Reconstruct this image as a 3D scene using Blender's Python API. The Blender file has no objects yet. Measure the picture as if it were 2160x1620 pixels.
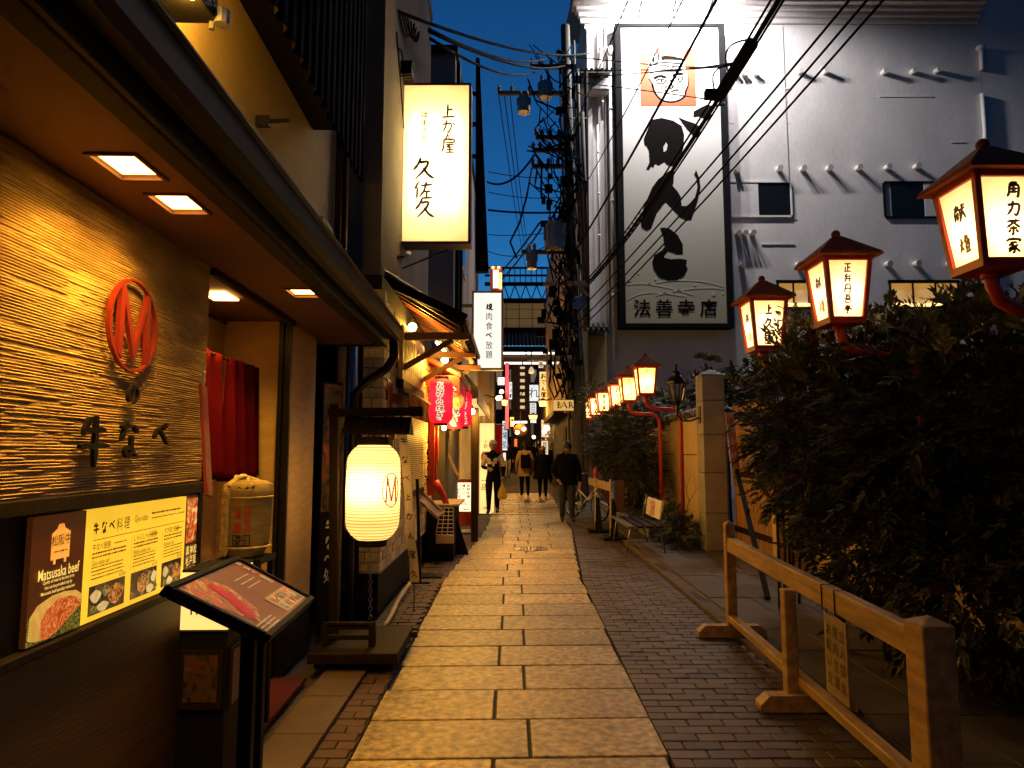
import bpy, bmesh, math, random
from mathutils import Vector, Matrix
from mathutils.geometry import tessellate_polygon
V = Vector
R = math.radians
scene = bpy.context.scene
COL = scene.collection
random.seed(7)

# ------------------------------------------------------------------ camera, sky, exposure
CAMZ = 1.45
PITCH = math.atan(145 / 1440)
cam_data = bpy.data.cameras.new("camera")
cam_data.sensor_width = 36.0
cam_data.lens = 24.0
cam_data.clip_start = 0.05
cam_data.clip_end = 600.0
cam = bpy.data.objects.new("camera", cam_data)
COL.objects.link(cam)
cam.location = (0, 0, CAMZ)
cam.rotation_euler = (R(90) + PITCH, 0, 0)
scene.camera = cam

world = bpy.data.worlds.new("World")
scene.world = world
world.use_nodes = True
wn, wl = world.node_tree.nodes, world.node_tree.links
wn.clear()
w_out = wn.new("ShaderNodeOutputWorld")
w_bg = wn.new("ShaderNodeBackground")
w_sky = wn.new("ShaderNodeTexSky")
w_sky.sky_type = 'NISHITA'
w_sky.sun_disc = False
w_sky.sun_elevation = R(-3.5)
w_sky.sun_rotation = R(0)
w_sky.altitude = 50
w_tint = wn.new("ShaderNodeMix")
w_tint.data_type = 'RGBA'
w_tint.blend_type = 'MULTIPLY'
w_tint.inputs[0].default_value = 1.0
w_tint.inputs[7].default_value = (0.12, 0.92, 2.05, 1)
wl.new(w_sky.outputs[0], w_tint.inputs[6])
wl.new(w_tint.outputs[2], w_bg.inputs[0])
wl.new(w_bg.outputs[0], w_out.inputs[0])
w_bg.inputs[1].default_value = 1.2

vs = scene.view_settings
scene.display_settings.display_device = 'sRGB'
vs.view_transform = 'Standard'
vs.look = 'None'
vs.exposure = 0.0
vs.gamma = 1.0
vs.use_curve_mapping = False
scene.render.engine = 'CYCLES'
cy = scene.cycles
cy.use_denoising = True
cy.max_bounces = 7
cy.diffuse_bounces = 3
cy.glossy_bounces = 3
cy.transmission_bounces = 5
cy.sample_clamp_indirect = 8.0
cy.caustics_reflective = False
cy.caustics_refractive = False
try:
    cy.use_light_tree = True
except Exception:
    pass

WARM = (1.0, 0.51, 0.06)
WARM2 = (1.0, 0.60, 0.20)

# ------------------------------------------------------------------ planning: where a sight line meets the place
ST, CT = math.sin(PITCH), math.cos(PITCH)


def ray(px, py):
    a = (px - 1080) / 1440
    b = (810 - py) / 1440
    return V((a, CT - b * ST, ST + b * CT))


def at(px, py, Y):
    d = ray(px, py)
    d = d * (Y / d.y)
    return V((d.x, d.y, d.z + CAMZ))


def gz(px, py, z=0.0):
    d = ray(px, py)
    d = d * ((z - CAMZ) / d.z)
    return V((d.x, d.y, z))


def onx(px, py, X):
    d = ray(px, py)
    d = d * (X / d.x)
    return V((d.x, d.y, d.z + CAMZ))


# ------------------------------------------------------------------ mesh helpers
WM = {}          # object name -> world matrix
I4 = Matrix.Identity(4)


class MB:
    def __init__(self, M=None):
        self.M = M or I4
        self.v, self.f, self.mi = [], [], []
        self.cur = 0

    def add(self, vs_, fs):
        o = len(self.v)
        M = self.M
        self.v.extend([M @ V(p) for p in vs_])
        self.f.extend([[i + o for i in f] for f in fs])
        self.mi.extend([self.cur] * len(fs))
        return self

    def box(self, x0, x1, y0, y1, z0, z1, T=None):
        vs_ = [(x, y, z) for x in (x0, x1) for y in (y0, y1) for z in (z0, z1)]
        if T is not None:
            vs_ = [T @ V(p) for p in vs_]
        return self.add(vs_, [(0, 1, 3, 2), (4, 6, 7, 5), (0, 4, 5, 1), (2, 3, 7, 6), (0, 2, 6, 4), (1, 5, 7, 3)])

    def cbox(self, c, s, T=None):
        return self.box(c[0] - s[0] / 2, c[0] + s[0] / 2, c[1] - s[1] / 2, c[1] + s[1] / 2, c[2] - s[2] / 2, c[2] + s[2] / 2, T)

    def beam(self, p0, p1, w, h=None, up=(0, 0, 1)):
        h = h or w
        p0, p1 = V(p0), V(p1)
        d = (p1 - p0).normalized()
        u = V(up)
        if abs(d.dot(u)) > .98:
            u = V((0, 1, 0))
        s = d.cross(u).normalized()
        t = s.cross(d).normalized()
        vs_ = [p + s * a + t * b for p in (p0, p1) for a, b in ((-w / 2, -h / 2), (w / 2, -h / 2), (w / 2, h / 2), (-w / 2, h / 2))]
        return self.add(vs_, [(0, 1, 2, 3), (7, 6, 5, 4), (0, 4, 5, 1), (1, 5, 6, 2), (2, 6, 7, 3), (3, 7, 4, 0)])

    def tube(self, pts, r, n=8, cap=True, closed=False):
        pts = [V(p) for p in pts]
        m = len(pts)
        rs = r if isinstance(r, (list, tuple)) else [r] * m
        vs_, fs = [], []
        prev = None
        for i, p in enumerate(pts):
            if closed:
                d = pts[(i + 1) % m] - pts[i - 1]
            else:
                d = pts[min(i + 1, m - 1)] - pts[max(i - 1, 0)]
            d = d.normalized() if d.length > 1e-9 else V((0, 0, 1))
            if prev is None:
                u = V((0, 0, 1)) if abs(d.z) < .9 else V((1, 0, 0))
                a = d.cross(u).normalized()
            else:
                a = (prev - d * prev.dot(d))
                a = a.normalized() if a.length > 1e-6 else d.orthogonal().normalized()
            prev = a
            b = d.cross(a)
            for k in range(n):
                t = 2 * math.pi * k / n
                vs_.append(p + (a * math.cos(t) + b * math.sin(t)) * rs[i])
        for i in range(m if closed else m - 1):
            j = (i + 1) % m
            for k in range(n):
                fs.append((i * n + k, i * n + (k + 1) % n, j * n + (k + 1) % n, j * n + k))
        if cap and not closed:
            fs.append(tuple(range(n - 1, -1, -1)))
            fs.append(tuple((m - 1) * n + k for k in range(n)))
        return self.add(vs_, fs)

    def lathe(self, prof, c=(0, 0, 0), n=16, T=None, cap=True):
        vs_, fs = [], []
        for r, z in prof:
            for k in range(n):
                t = 2 * math.pi * k / n
                p = V((c[0] + r * math.cos(t), c[1] + r * math.sin(t), c[2] + z))
                vs_.append(T @ p if T is not None else p)
        m = len(prof)
        for i in range(m - 1):
            for k in range(n):
                fs.append((i * n + k, i * n + (k + 1) % n, (i + 1) * n + (k + 1) % n, (i + 1) * n + k))
        if cap:
            fs.append(tuple(range(n - 1, -1, -1)))
            fs.append(tuple((m - 1) * n + k for k in range(n)))
        return self.add(vs_, fs)

    def ball(self, c, r, n=10, m=6, sz=None):
        sz = sz or (1, 1, 1)
        vs_, fs = [], []
        for i in range(m + 1):
            ph = math.pi * i / m
            for k in range(n):
                t = 2 * math.pi * k / n
                vs_.append((c[0] + r * sz[0] * math.sin(ph) * math.cos(t), c[1] + r * sz[1] * math.sin(ph) * math.sin(t), c[2] - r * sz[2] * math.cos(ph)))
        for i in range(m):
            for k in range(n):
                fs.append((i * n + k, i * n + (k + 1) % n, (i + 1) * n + (k + 1) % n, (i + 1) * n + k))
        return self.add(vs_, fs)

    def quad(self, a, b, c, d):
        return self.add([a, b, c, d], [(0, 1, 2, 3)])

    def poly(self, pts, z=0.0):
        """flat polygon in the local x/y plane"""
        vs_ = [V((p[0], p[1], z)) for p in pts]
        tr = tessellate_polygon([vs_])
        return self.add(vs_, [tuple(t) for t in tr])

    def prism(self, pts, z0, z1, T=None):
        """polygon in x/y extruded from z0 to z1"""
        n = len(pts)
        lo = [V((p[0], p[1], z0)) for p in pts]
        hi = [V((p[0], p[1], z1)) for p in pts]
        vs_ = lo + hi
        if T is not None:
            vs_ = [T @ p for p in vs_]
        tr = tessellate_polygon([lo])
        fs = [tuple(t) for t in tr] + [tuple(i + n for i in t) for t in tr]
        fs += [(i, (i + 1) % n, (i + 1) % n + n, i + n) for i in range(n)]
        return self.add(vs_, fs)

    def mesh(self, name, mats, smooth=False, inv=None, bevel=0.0, merge=False):
        me = bpy.data.meshes.new(name)
        vs_ = [inv @ p for p in self.v] if inv is not None else self.v
        me.from_pydata([tuple(p) for p in vs_], [], self.f)
        mats = mats if isinstance(mats, (list, tuple)) else [mats]
        for m in mats:
            me.materials.append(m)
        if len(mats) > 1:
            me.polygons.foreach_set("material_index", self.mi)
        bm = bmesh.new()
        bm.from_mesh(me)
        if merge:
            bmesh.ops.remove_doubles(bm, verts=bm.verts, dist=1e-5)
        if bevel:
            es = [e for e in bm.edges if len(e.link_faces) == 2 and e.calc_face_angle(0) > .6]
            bmesh.ops.bevel(bm, geom=es, offset=bevel, segments=1, affect='EDGES', clamp_overlap=True)
        bmesh.ops.recalc_face_normals(bm, faces=bm.faces)
        bm.to_mesh(me)
        bm.free()
        if smooth:
            me.polygons.foreach_set("use_smooth", [True] * len(me.polygons))
        me.update()
        return me

    def build(self, name, mats, parent=None, smooth=False, bevel=0.0, merge=False, **tags):
        inv = WM[parent.name].inverted() if parent is not None else None
        me = self.mesh(name, mats, smooth, inv, bevel, merge)
        o = bpy.data.objects.new(name, me)
        COL.objects.link(o)
        if parent is not None:
            o.parent = parent
            WM[o.name] = WM[parent.name]
        else:
            WM[o.name] = I4
        for k, v_ in tags.items():
            o[k] = v_
        return o


def thing(name, label, cat, loc=(0, 0, 0), group=None, yaw=0.0):
    o = bpy.data.objects.new(name, None)
    COL.objects.link(o)
    o.empty_display_size = .1
    o.location = loc
    o.rotation_euler = (0, 0, yaw)
    WM[o.name] = Matrix.Translation(V(loc)) @ Matrix.Rotation(yaw, 4, 'Z')
    o['label'] = label
    o['category'] = cat
    if group:
        o['group'] = group
    return o


def copy_thing(root, label, loc=None, yaw=None):
    """a copy of a thing with copies of its parts and sub-parts"""
    r = root.copy()
    COL.objects.link(r)
    if loc is not None:
        r.location = loc
    if yaw is not None:
        r.rotation_euler = (0, 0, yaw)
    r['label'] = label
    WM[r.name] = Matrix.Translation(r.location) @ Matrix.Rotation(r.rotation_euler.z, 4, 'Z')
    for ch in KIDS(root):
        c = ch.copy()
        COL.objects.link(c)
        c.parent = r
        WM[c.name] = WM[r.name]
        for g in KIDS(ch):
            d = g.copy()
            COL.objects.link(d)
            d.parent = c
    return r


def KIDS(o):
    return list(o.children)


def place(mesh, name, parent, loc, rot=(0, 0, 0), scl=(1, 1, 1)):
    """one more object that shares a mesh; loc in world space, parent without rotation"""
    o = bpy.data.objects.new(name, mesh)
    COL.objects.link(o)
    o.parent = parent
    o.location = V(loc) - V(parent.location if parent is not None else (0, 0, 0))
    o.rotation_euler = rot
    o.scale = scl
    return o


def structure(o):
    o['kind'] = 'structure'
    return o


def lamp(name, parent, loc, power, color=WARM, radius=.03, kind='POINT', rot=None, size=None, spot=None, blend=.6, spread=180):
    """the light of a lamp that the place has, under the lamp it belongs to"""
    ld = bpy.data.lights.new(name, kind)
    ld.energy = power
    ld.color = color
    if kind == 'AREA':
        ld.shape = 'RECTANGLE'
        ld.size, ld.size_y = size
        ld.spread = R(spread)
    else:
        ld.shadow_soft_size = radius
    if kind == 'SPOT':
        ld.spot_size = spot
        ld.spot_blend = blend
    o = bpy.data.objects.new(name, ld)
    COL.objects.link(o)
    if parent is not None:
        o.parent = parent
        o.matrix_parent_inverse = WM[parent.name].inverted()
    o.location = loc
    if rot is not None:
        o.rotation_euler = rot
    return o


# ------------------------------------------------------------------ materials
MATS = {}


def mat(name, col, rough=.6, var=.25, scale=6.0, bump=0.0, bscale=60.0, metal=0.0, rnd=0.0, stretch=(1, 1, 1), spec=.4, var2=0.0, emit=None, es=0.0, detail=5):
    if name in MATS:
        return MATS[name]
    m = bpy.data.materials.new(name)
    m.use_nodes = True
    n, l = m.node_tree.nodes, m.node_tree.links
    b = n["Principled BSDF"]
    b.inputs["Roughness"].default_value = rough
    b.inputs["Metallic"].default_value = metal
    b.inputs["Specular IOR Level"].default_value = spec
    tc = n.new("ShaderNodeTexCoord")
    mp = n.new("ShaderNodeMapping")
    mp.inputs["Scale"].default_value = stretch
    l.new(tc.outputs["Object"], mp.inputs[0])
    if rnd or var:
        oi = n.new("ShaderNodeObjectInfo")
        vm = n.new("ShaderNodeVectorMath")
        vm.operation = 'ADD'
        ml = n.new("ShaderNodeMath")
        ml.operation = 'MULTIPLY'
        ml.inputs[1].default_value = 37.0
        l.new(oi.outputs["Random"], ml.inputs[0])
        l.new(mp.outputs[0], vm.inputs[0])
        l.new(ml.outputs[0], vm.inputs[1])
        vec = vm.outputs[0]
    else:
        vec = mp.outputs[0]
    nz = n.new("ShaderNodeTexNoise")
    nz.inputs["Scale"].default_value = scale
    nz.inputs["Detail"].default_value = detail
    l.new(vec, nz.inputs["Vector"])
    rp = n.new("ShaderNodeMapRange")
    rp.inputs["From Min"].default_value = .25
    rp.inputs["From Max"].default_value = .75
    rp.inputs["To Min"].default_value = 1 - var
    rp.inputs["To Max"].default_value = 1 + var
    l.new(nz.outputs["Fac"], rp.inputs["Value"])
    fac = rp.outputs[0]
    if var2:
        n2 = n.new("ShaderNodeTexNoise")
        n2.inputs["Scale"].default_value = scale * 14
        n2.inputs["Detail"].default_value = 2
        l.new(vec, n2.inputs["Vector"])
        r2 = n.new("ShaderNodeMapRange")
        r2.inputs["From Min"].default_value = .3
        r2.inputs["From Max"].default_value = .7
        r2.inputs["To Min"].default_value = 1 - var2
        r2.inputs["To Max"].default_value = 1 + var2
        l.new(n2.outputs["Fac"], r2.inputs["Value"])
        mm = n.new("ShaderNodeMath")
        mm.operation = 'MULTIPLY'
        l.new(fac, mm.inputs[0])
        l.new(r2.outputs[0], mm.inputs[1])
        fac = mm.outputs[0]
    if rnd:
        r3 = n.new("ShaderNodeMapRange")
        r3.inputs["To Min"].default_value = 1 - rnd
        r3.inputs["To Max"].default_value = 1 + rnd
        l.new(oi.outputs["Random"], r3.inputs["Value"])
        mm = n.new("ShaderNodeMath")
        mm.operation = 'MULTIPLY'
        l.new(fac, mm.inputs[0])
        l.new(r3.outputs[0], mm.inputs[1])
        fac = mm.outputs[0]
    sc = n.new("ShaderNodeVectorMath")
    sc.operation = 'SCALE'
    sc.inputs[0].default_value = col[:3]
    l.new(fac, sc.inputs["Scale"])
    l.new(sc.outputs[0], b.inputs["Base Color"])
    if bump:
        nb = n.new("ShaderNodeTexNoise")
        nb.inputs["Scale"].default_value = bscale
        nb.inputs["Detail"].default_value = 4
        l.new(vec, nb.inputs["Vector"])
        bp = n.new("ShaderNodeBump")
        bp.inputs["Strength"].default_value = bump
        bp.inputs["Distance"].default_value = .01
        l.new(nb.outputs["Fac"], bp.inputs["Height"])
        l.new(bp.outputs[0], b.inputs["Normal"])
    if emit:
        b.inputs["Emission Color"].default_value = (*emit, 1)
        b.inputs["Emission Strength"].default_value = es
    MATS[name] = m
    return m


def glow(name, col, strength, var=0.0, scale=6.0, base=(.7, .65, .55)):
    """a surface that gives off light evenly"""
    if name in MATS:
        return MATS[name]
    m = mat(name, base, .5, var=0.05, emit=col, es=strength)
    if var:
        n, l = m.node_tree.nodes, m.node_tree.links
        nz = n.new("ShaderNodeTexNoise")
        nz.inputs["Scale"].default_value = scale
        rp = n.new("ShaderNodeMapRange")
        rp.inputs["From Min"].default_value = .3
        rp.inputs["From Max"].default_value = .7
        rp.inputs["To Min"].default_value = strength * (1 - var)
        rp.inputs["To Max"].default_value = strength * (1 + var)
        tc = n.new("ShaderNodeTexCoord")
        l.new(tc.outputs["Object"], nz.inputs["Vector"])
        l.new(nz.outputs["Fac"], rp.inputs["Value"])
        l.new(rp.outputs[0], n["Principled BSDF"].inputs["Emission Strength"])
    return m


def paper(name, col, emit, es, trans=.8, ribs=0.0):
    """thin paper or acrylic: lets the lamp behind it shine through, with a little even glow"""
    if name in MATS:
        return MATS[name]
    m = bpy.data.materials.new(name)
    m.use_nodes = True
    n, l = m.node_tree.nodes, m.node_tree.links
    n.clear()
    out = n.new("ShaderNodeOutputMaterial")
    tr = n.new("ShaderNodeBsdfTranslucent")
    df = n.new("ShaderNodeBsdfDiffuse")
    tr.inputs[0].default_value = (*col, 1)
    df.inputs[0].default_value = (*col, 1)
    mx = n.new("ShaderNodeMixShader")
    mx.inputs[0].default_value = trans
    l.new(df.outputs[0], mx.inputs[1])
    l.new(tr.outputs[0], mx.inputs[2])
    em = n.new("ShaderNodeEmission")
    em.inputs[0].default_value = (*emit, 1)
    em.inputs[1].default_value = es
    ad = n.new("ShaderNodeAddShader")
    l.new(mx.outputs[0], ad.inputs[0])
    l.new(em.outputs[0], ad.inputs[1])
    l.new(ad.outputs[0], out.inputs[0])
    MATS[name] = m
    return m


def pictures(name, ramp, scale=9.0, es=0.0, distort=1.5, kind='noise'):
    """printed food picture: a blotchy print of a few colours"""
    if name in MATS:
        return MATS[name]
    m = bpy.data.materials.new(name)
    m.use_nodes = True
    n, l = m.node_tree.nodes, m.node_tree.links
    b = n["Principled BSDF"]
    tc = n.new("ShaderNodeTexCoord")
    if kind == 'voronoi':
        nz = n.new("ShaderNodeTexVoronoi")
        nz.inputs["Scale"].default_value = scale
        out = nz.outputs["Distance"]
    else:
        nz = n.new("ShaderNodeTexNoise")
        nz.inputs["Scale"].default_value = scale
        nz.inputs["Detail"].default_value = 4
        nz.inputs["Distortion"].default_value = distort
        out = nz.outputs["Fac"]
    l.new(tc.outputs["Object"], nz.inputs["Vector"])
    cr = n.new("ShaderNodeValToRGB")
    el = cr.color_ramp.elements
    while len(el) > 1:
        el.remove(el[-1])
    el[0].position = ramp[0][0]
    el[0].color = (*ramp[0][1], 1)
    for p, c in ramp[1:]:
        e = el.new(p)
        e.color = (*c, 1)
    l.new(out, cr.inputs[0])
    l.new(cr.outputs[0], b.inputs["Base Color"])
    b.inputs["Roughness"].default_value = .4
    if es:
        l.new(cr.outputs[0], b.inputs["Emission Color"])
        b.inputs["Emission Strength"].default_value = es
    MATS[name] = m
    return m


# ------------------------------------------------------------------ lettering
GLY = {}


def glyph(s, off=0.0):
    k = (s, off)
    if k in GLY:
        return GLY[k]
    cu = bpy.data.curves.new("lettering_curve", 'FONT')
    cu.body = s
    cu.resolution_u = 3
    cu.offset = off
    cu.fill_mode = 'FRONT'
    o = bpy.data.objects.new("lettering_curve", cu)
    COL.objects.link(o)
    dg = bpy.context.evaluated_depsgraph_get()
    me = bpy.data.meshes.new_from_object(o.evaluated_get(dg))
    vs_ = [tuple(v.co) for v in me.vertices]
    fs = [tuple(p.vertices) for p in me.polygons]
    bpy.data.objects.remove(o)
    bpy.data.curves.remove(cu)
    bpy.data.meshes.remove(me)
    if vs_:
        bb = (min(v[0] for v in vs_), max(v[0] for v in vs_), min(v[1] for v in vs_), max(v[1] for v in vs_))
    else:
        bb = (0, .3, 0, 1)
    GLY[k] = (vs_, fs, bb)
    return GLY[k]


def write(mb, P, s, x, y, h, align='c', off=0.0, ws=1.0, z=.003, full=False, shear=0.0):
    """horizontal line of print; x,y = centre (or left) of the line on panel P, h = letter height"""
    vs_, fs, bb = glyph(s, off)
    if not vs_:
        return 0
    hh = (bb[3] - bb[2]) if full else .72
    k = h / hh
    w = (bb[1] - bb[0]) * k * ws
    x0 = x - w / 2 if align == 'c' else (x if align == 'l' else x - w)
    yb = (bb[2] + bb[3]) / 2 if full else .36
    pts = [P @ V((x0 + (a - bb[0]) * k * ws + (b - yb) * k * shear, y + (b - yb) * k, z)) for a, b, c in vs_]
    M, mb.M = mb.M, I4
    mb.add(pts, fs)
    mb.M = M
    return w


def write_v(mb, P, s, x, ytop, cell, off=0.0, ws=1.0, z=.003, fill=.88, shear=0.0):
    """a column of characters going down from ytop"""
    for i, c in enumerate(s):
        if c == ' ':
            continue
        if c in BR:
            brush(mb, P, c, x, ytop - cell * (i + .5), cell * fill, ws=ws, z=z)
        else:
            vs_, fs, bb = glyph(c, off)
            k = cell * fill / .92
            w = bb[1] - bb[0]
            pts = [P @ V((x + (a - (bb[0] + bb[1]) / 2) * k * ws, ytop - cell * (i + .5) + (b - (bb[2] + bb[3]) / 2) * k, z)) for a, b, c_ in vs_]
            M, mb.M = mb.M, I4
            mb.add(pts, fs)
            mb.M = M


_BR = """
上:50,10 48,80;52,42 78,38;12,84 90,80
か:12,38 60,32 70,45 62,75 48,90 40,82;40,10 34,50 15,90;78,25 92,45
ん:55,8 20,92;20,92 40,55 52,55 55,80 70,88 92,60
屋:22,12 80,12 78,30 25,32;22,12 20,60 8,92;32,45 85,43;60,45 42,60 82,58;35,76 82,74;58,62 58,92;28,93 92,91
久:42,8 30,35 12,58;38,28 68,24 60,50 20,94;52,48 70,75 95,92
佐:28,8 8,48;22,35 20,95;38,28 95,22;65,8 55,50 32,85;50,58 88,55;68,58 66,88;42,90 95,87
献:8,22 50,20;28,6 28,36;8,38 50,36 50,92 44,88;10,38 8,92;22,48 28,54;38,46 34,54;16,62 44,60;18,74 42,73;30,54 30,92;56,38 95,34;74,10 72,45 54,92;74,45 94,92;86,14 94,24
燈:10,38 16,52;36,30 30,48;24,12 24,50 8,90;26,58 40,82;50,10 66,14 44,40;84,8 66,20;66,18 95,44;52,42 84,40;54,54 84,52 82,68 56,70 54,54;58,76 62,84;80,74 76,84;44,92 96,90
角:40,6 20,30;38,12 64,12 56,28;24,30 78,28 78,90 68,88;24,30 22,70 10,94;26,48 76,46;24,66 76,64;50,30 50,66
力:12,34 82,30 76,84 62,90 56,80;46,8 42,50 12,94
茶:10,20 92,16;36,8 38,28;66,6 62,28;50,28 10,58;50,28 94,56;28,60 76,58;51,46 50,94 42,88;36,68 20,86;64,68 84,84
家:50,4 52,14;14,18 12,32;14,18 90,16 84,30;30,36 76,34;52,36 20,56;44,46 60,66 56,92 44,90;50,58 18,76;54,68 20,92;80,46 60,60;60,60 94,90
正:12,12 88,10;50,12 50,88;50,48 80,46;24,40 24,88;6,90 94,88
弁:50,6 20,34 76,32;66,20 82,36;8,58 94,56;34,42 32,70 14,94;68,40 68,96
丹:26,12 24,60 8,94;26,12 76,10 76,92 64,88;44,26 52,38;6,52 96,50
吾:14,10 86,8;46,10 34,44;24,28 74,26 70,46;6,48 94,46;28,62 26,94;28,62 76,60 74,92;28,90 74,88
亭:50,4 50,14;8,18 92,16;32,26 68,26 66,40 32,40 32,26;12,48 10,60;12,48 90,46 84,60;28,62 74,60;52,62 52,92 40,88
牛:32,10 16,40;24,32 80,30;6,60 94,58;52,6 52,96
な:12,24 52,20;36,8 14,56;66,18 86,34;60,42 60,80 44,92 32,82 44,72 64,78 82,92
べ:6,60 34,32 92,78;62,20 70,32;76,14 84,26
の:52,22 44,60 24,80 12,60 24,28 52,14 84,28 88,60 58,90
お:12,30 62,26;36,8 36,86 20,88 16,74 50,52 80,60 82,82 58,92;72,18 90,34
好:30,8 14,56 44,88;44,30 34,66 8,92;4,38 50,34;56,16 90,14 72,40;72,40 74,88 62,94;50,54 98,50
み:20,18 50,16 26,76 14,78 18,62 50,58 90,76;72,40 62,92
焼:10,38 16,52;36,30 30,48;24,12 24,50 8,90;26,58 40,82;46,20 94,18;70,6 70,34;54,26 52,46;86,26 86,44;44,46 96,44;48,60 94,58;62,60 56,80 44,94;76,60 76,86 96,88 96,76
き:20,24 80,20;14,44 86,40;44,8 70,64;66,66 30,60 26,80 50,92 72,90
"""
BR = {}
for ln in _BR.strip().split("\n"):
    ch, body = ln.split(":")
    BR[ch] = [[tuple(float(t) / 100 for t in p.split(",")) for p in st.split()] for st in body.split(";")]


def ribbon(mb, P, pts, w, z=.003, taper=True, sub=5):
    """one brush stroke: smooth path with swelling width"""
    pts = [V((p[0], p[1], 0)) for p in pts]
    if len(pts) > 2:
        q = [pts[0]] + pts + [pts[-1]]
        path = []
        for i in range(1, len(q) - 2):
            for s in range(sub):
                t = s / sub
                a, b, c, d = q[i - 1], q[i], q[i + 1], q[i + 2]
                path.append(.5 * ((2 * b) + (c - a) * t + (2 * a - 5 * b + 4 * c - d) * t * t + (3 * b - a - 3 * c + d) * t ** 3))
        path.append(pts[-1])
    else:
        path = [pts[0].lerp(pts[1], t / 4) for t in range(5)]
    n = len(path)
    vs_ = []
    for i, p in enumerate(path):
        d = path[min(i + 1, n - 1)] - path[max(i - 1, 0)]
        d = d.normalized() if d.length > 1e-9 else V((1, 0, 0))
        s = V((-d.y, d.x, 0))
        t = i / (n - 1)
        k = 1.0
        if taper:
            k = 1.15 - .5 * math.sin(math.pi * min(1, t * 1.25)) * .5 - (.75 * max(0, t - .7) / .3)
            k = max(.22, k)
            if i == 0:
                k = .55
        vs_.append(P @ (p + s * w * .5 * k + V((0, 0, z))))
        vs_.append(P @ (p - s * w * .5 * k + V((0, 0, z))))
    M, mb.M = mb.M, I4
    mb.add(vs_, [(2 * i, 2 * i + 1, 2 * i + 3, 2 * i + 2) for i in range(n - 1)])
    mb.M = M


def brush(mb, P, ch, x, y, h, ws=1.0, w=.17, z=.003):
    for k, st in enumerate(BR[ch]):
        ribbon(mb, P, [(x + (a - .5) * h * ws, y + (.5 - b) * h) for a, b in st], w * h, z + k * .00003)


def panel(o, r, u):
    """frame of a flat panel: origin o, x along r, y along u, z out of it"""
    r, u = V(r).normalized(), V(u).normalized()
    nrm = r.cross(u).normalized()
    return Matrix(((r.x, u.x, nrm.x, o[0]), (r.y, u.y, nrm.y, o[1]), (r.z, u.z, nrm.z, o[2]), (0, 0, 0, 1)))


def scribble(mb, P, x0, x1, y, h, rng, z=.003):
    """a line of print too small to read: a broken row of marks"""
    x = x0
    while x < x1:
        w = h * rng.uniform(.5, 1.6)
        mb.M, M = I4, mb.M
        hh = h * rng.uniform(.35, .6)
        a = [P @ V((x, y - hh / 2, z)), P @ V((min(x + w, x1), y - hh / 2, z)), P @ V((min(x + w, x1), y + hh / 2, z)), P @ V((x, y + hh / 2, z))]
        mb.add(a, [(0, 1, 2, 3)])
        mb.M = M
        x += w + h * rng.uniform(.15, .35)


def arc(c, r, a0, a1, n, ax='xz'):
    out = []
    for i in range(n + 1):
        t = a0 + (a1 - a0) * i / n
        if ax == 'xz':
            out.append(V((c[0] + r * math.cos(t), c[1], c[2] + r * math.sin(t))))
        elif ax == 'yz':
            out.append(V((c[0], c[1] + r * math.cos(t), c[2] + r * math.sin(t))))
        else:
            out.append(V((c[0] + r * math.cos(t), c[1] + r * math.sin(t), c[2])))
    return out


def sag(p0, p1, s, n=14):
    p0, p1 = V(p0), V(p1)
    return [p0.lerp(p1, i / n) - V((0, 0, s * 4 * (i / n) * (1 - i / n))) for i in range(n + 1)]
# ================================================================== materials in use
M_stone = mat("path_stone", (.40, .285, .115), .46, var=.26, scale=1.6, bump=.3, bscale=90, rnd=.17, var2=.55)
M_joint = mat("joint_sand", (.045, .04, .035), .9, var=.3)
M_brick = mat("paving_brick", (.105, .068, .034), .55, var=.2, scale=5, bump=.25, bscale=80, rnd=.28, var2=.15)
M_brickred = mat("paving_brick_red", (.085, .042, .02), .7, var=.2, scale=5, bump=.25, bscale=80, rnd=.22, var2=.15)
M_kerb = mat("kerb_stone", (.105, .068, .03), .75, var=.25, scale=4, bump=.2, bscale=60, var2=.1)
M_asph = mat("ground_paving", (.06, .05, .04), .85, var=.3, scale=2.0, bump=.3, bscale=50)
M_soil = mat("planter_soil", (.05, .038, .028), .95, var=.4, scale=7, bump=.8, bscale=30)
M_plaster = mat("ochre_plaster", (.62, .48, .26), .85, var=.14, scale=3.5, bump=.35, bscale=120, var2=.06)
M_comb = mat("combed_plaster", (.44, .29, .11), .85, var=.38, scale=4, bump=.3, bscale=90, stretch=(1, 1, 3), var2=.12)
M_soffit = mat("soffit_board", (.105, .036, .012), .7, var=.12, scale=2.2, bump=.1, bscale=60)
M_darkwood = mat("dark_stained_wood", (.018, .010, .005), .65, spec=.12, var=.35, scale=3, bump=.25, bscale=40, stretch=(6, 6, .6))
M_slatwood = mat("brown_panel_wood", (.07, .036, .015), .6, var=.35, scale=2.5, bump=.25, bscale=30, stretch=(1, .35, 7))
M_black = mat("black_paint", (.007, .006, .0055), .6, var=.2, spec=.15)
M_blackmetal = mat("black_metal", (.018, .016, .015), .35, var=.25, metal=.6)
M_gutter = mat("bronze_gutter", (.016, .009, .004), .55, var=.25, scale=3, spec=.12)
M_corr = mat("dark_cladding", (.008, .005, .004), .8, var=.3, scale=2, spec=.05)
M_tile = mat("grey_roof_tile", (.055, .052, .05), .5, var=.3, scale=5, rnd=.25)
M_white = mat("white_render", (.72, .69, .70), .85, var=.13, scale=.8, bump=.5, bscale=2.2, var2=.05, stretch=(1, 1, .45), spec=.15)
M_whitepaint = mat("white_paint", (.78, .76, .72), .5, var=.08)
M_red = mat("vermilion_paint", (.42, .030, .012), .38, var=.15, scale=5)
M_redroof = mat("red_brown_roof", (.20, .05, .018), .8, var=.3, scale=6, spec=.08)
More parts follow.
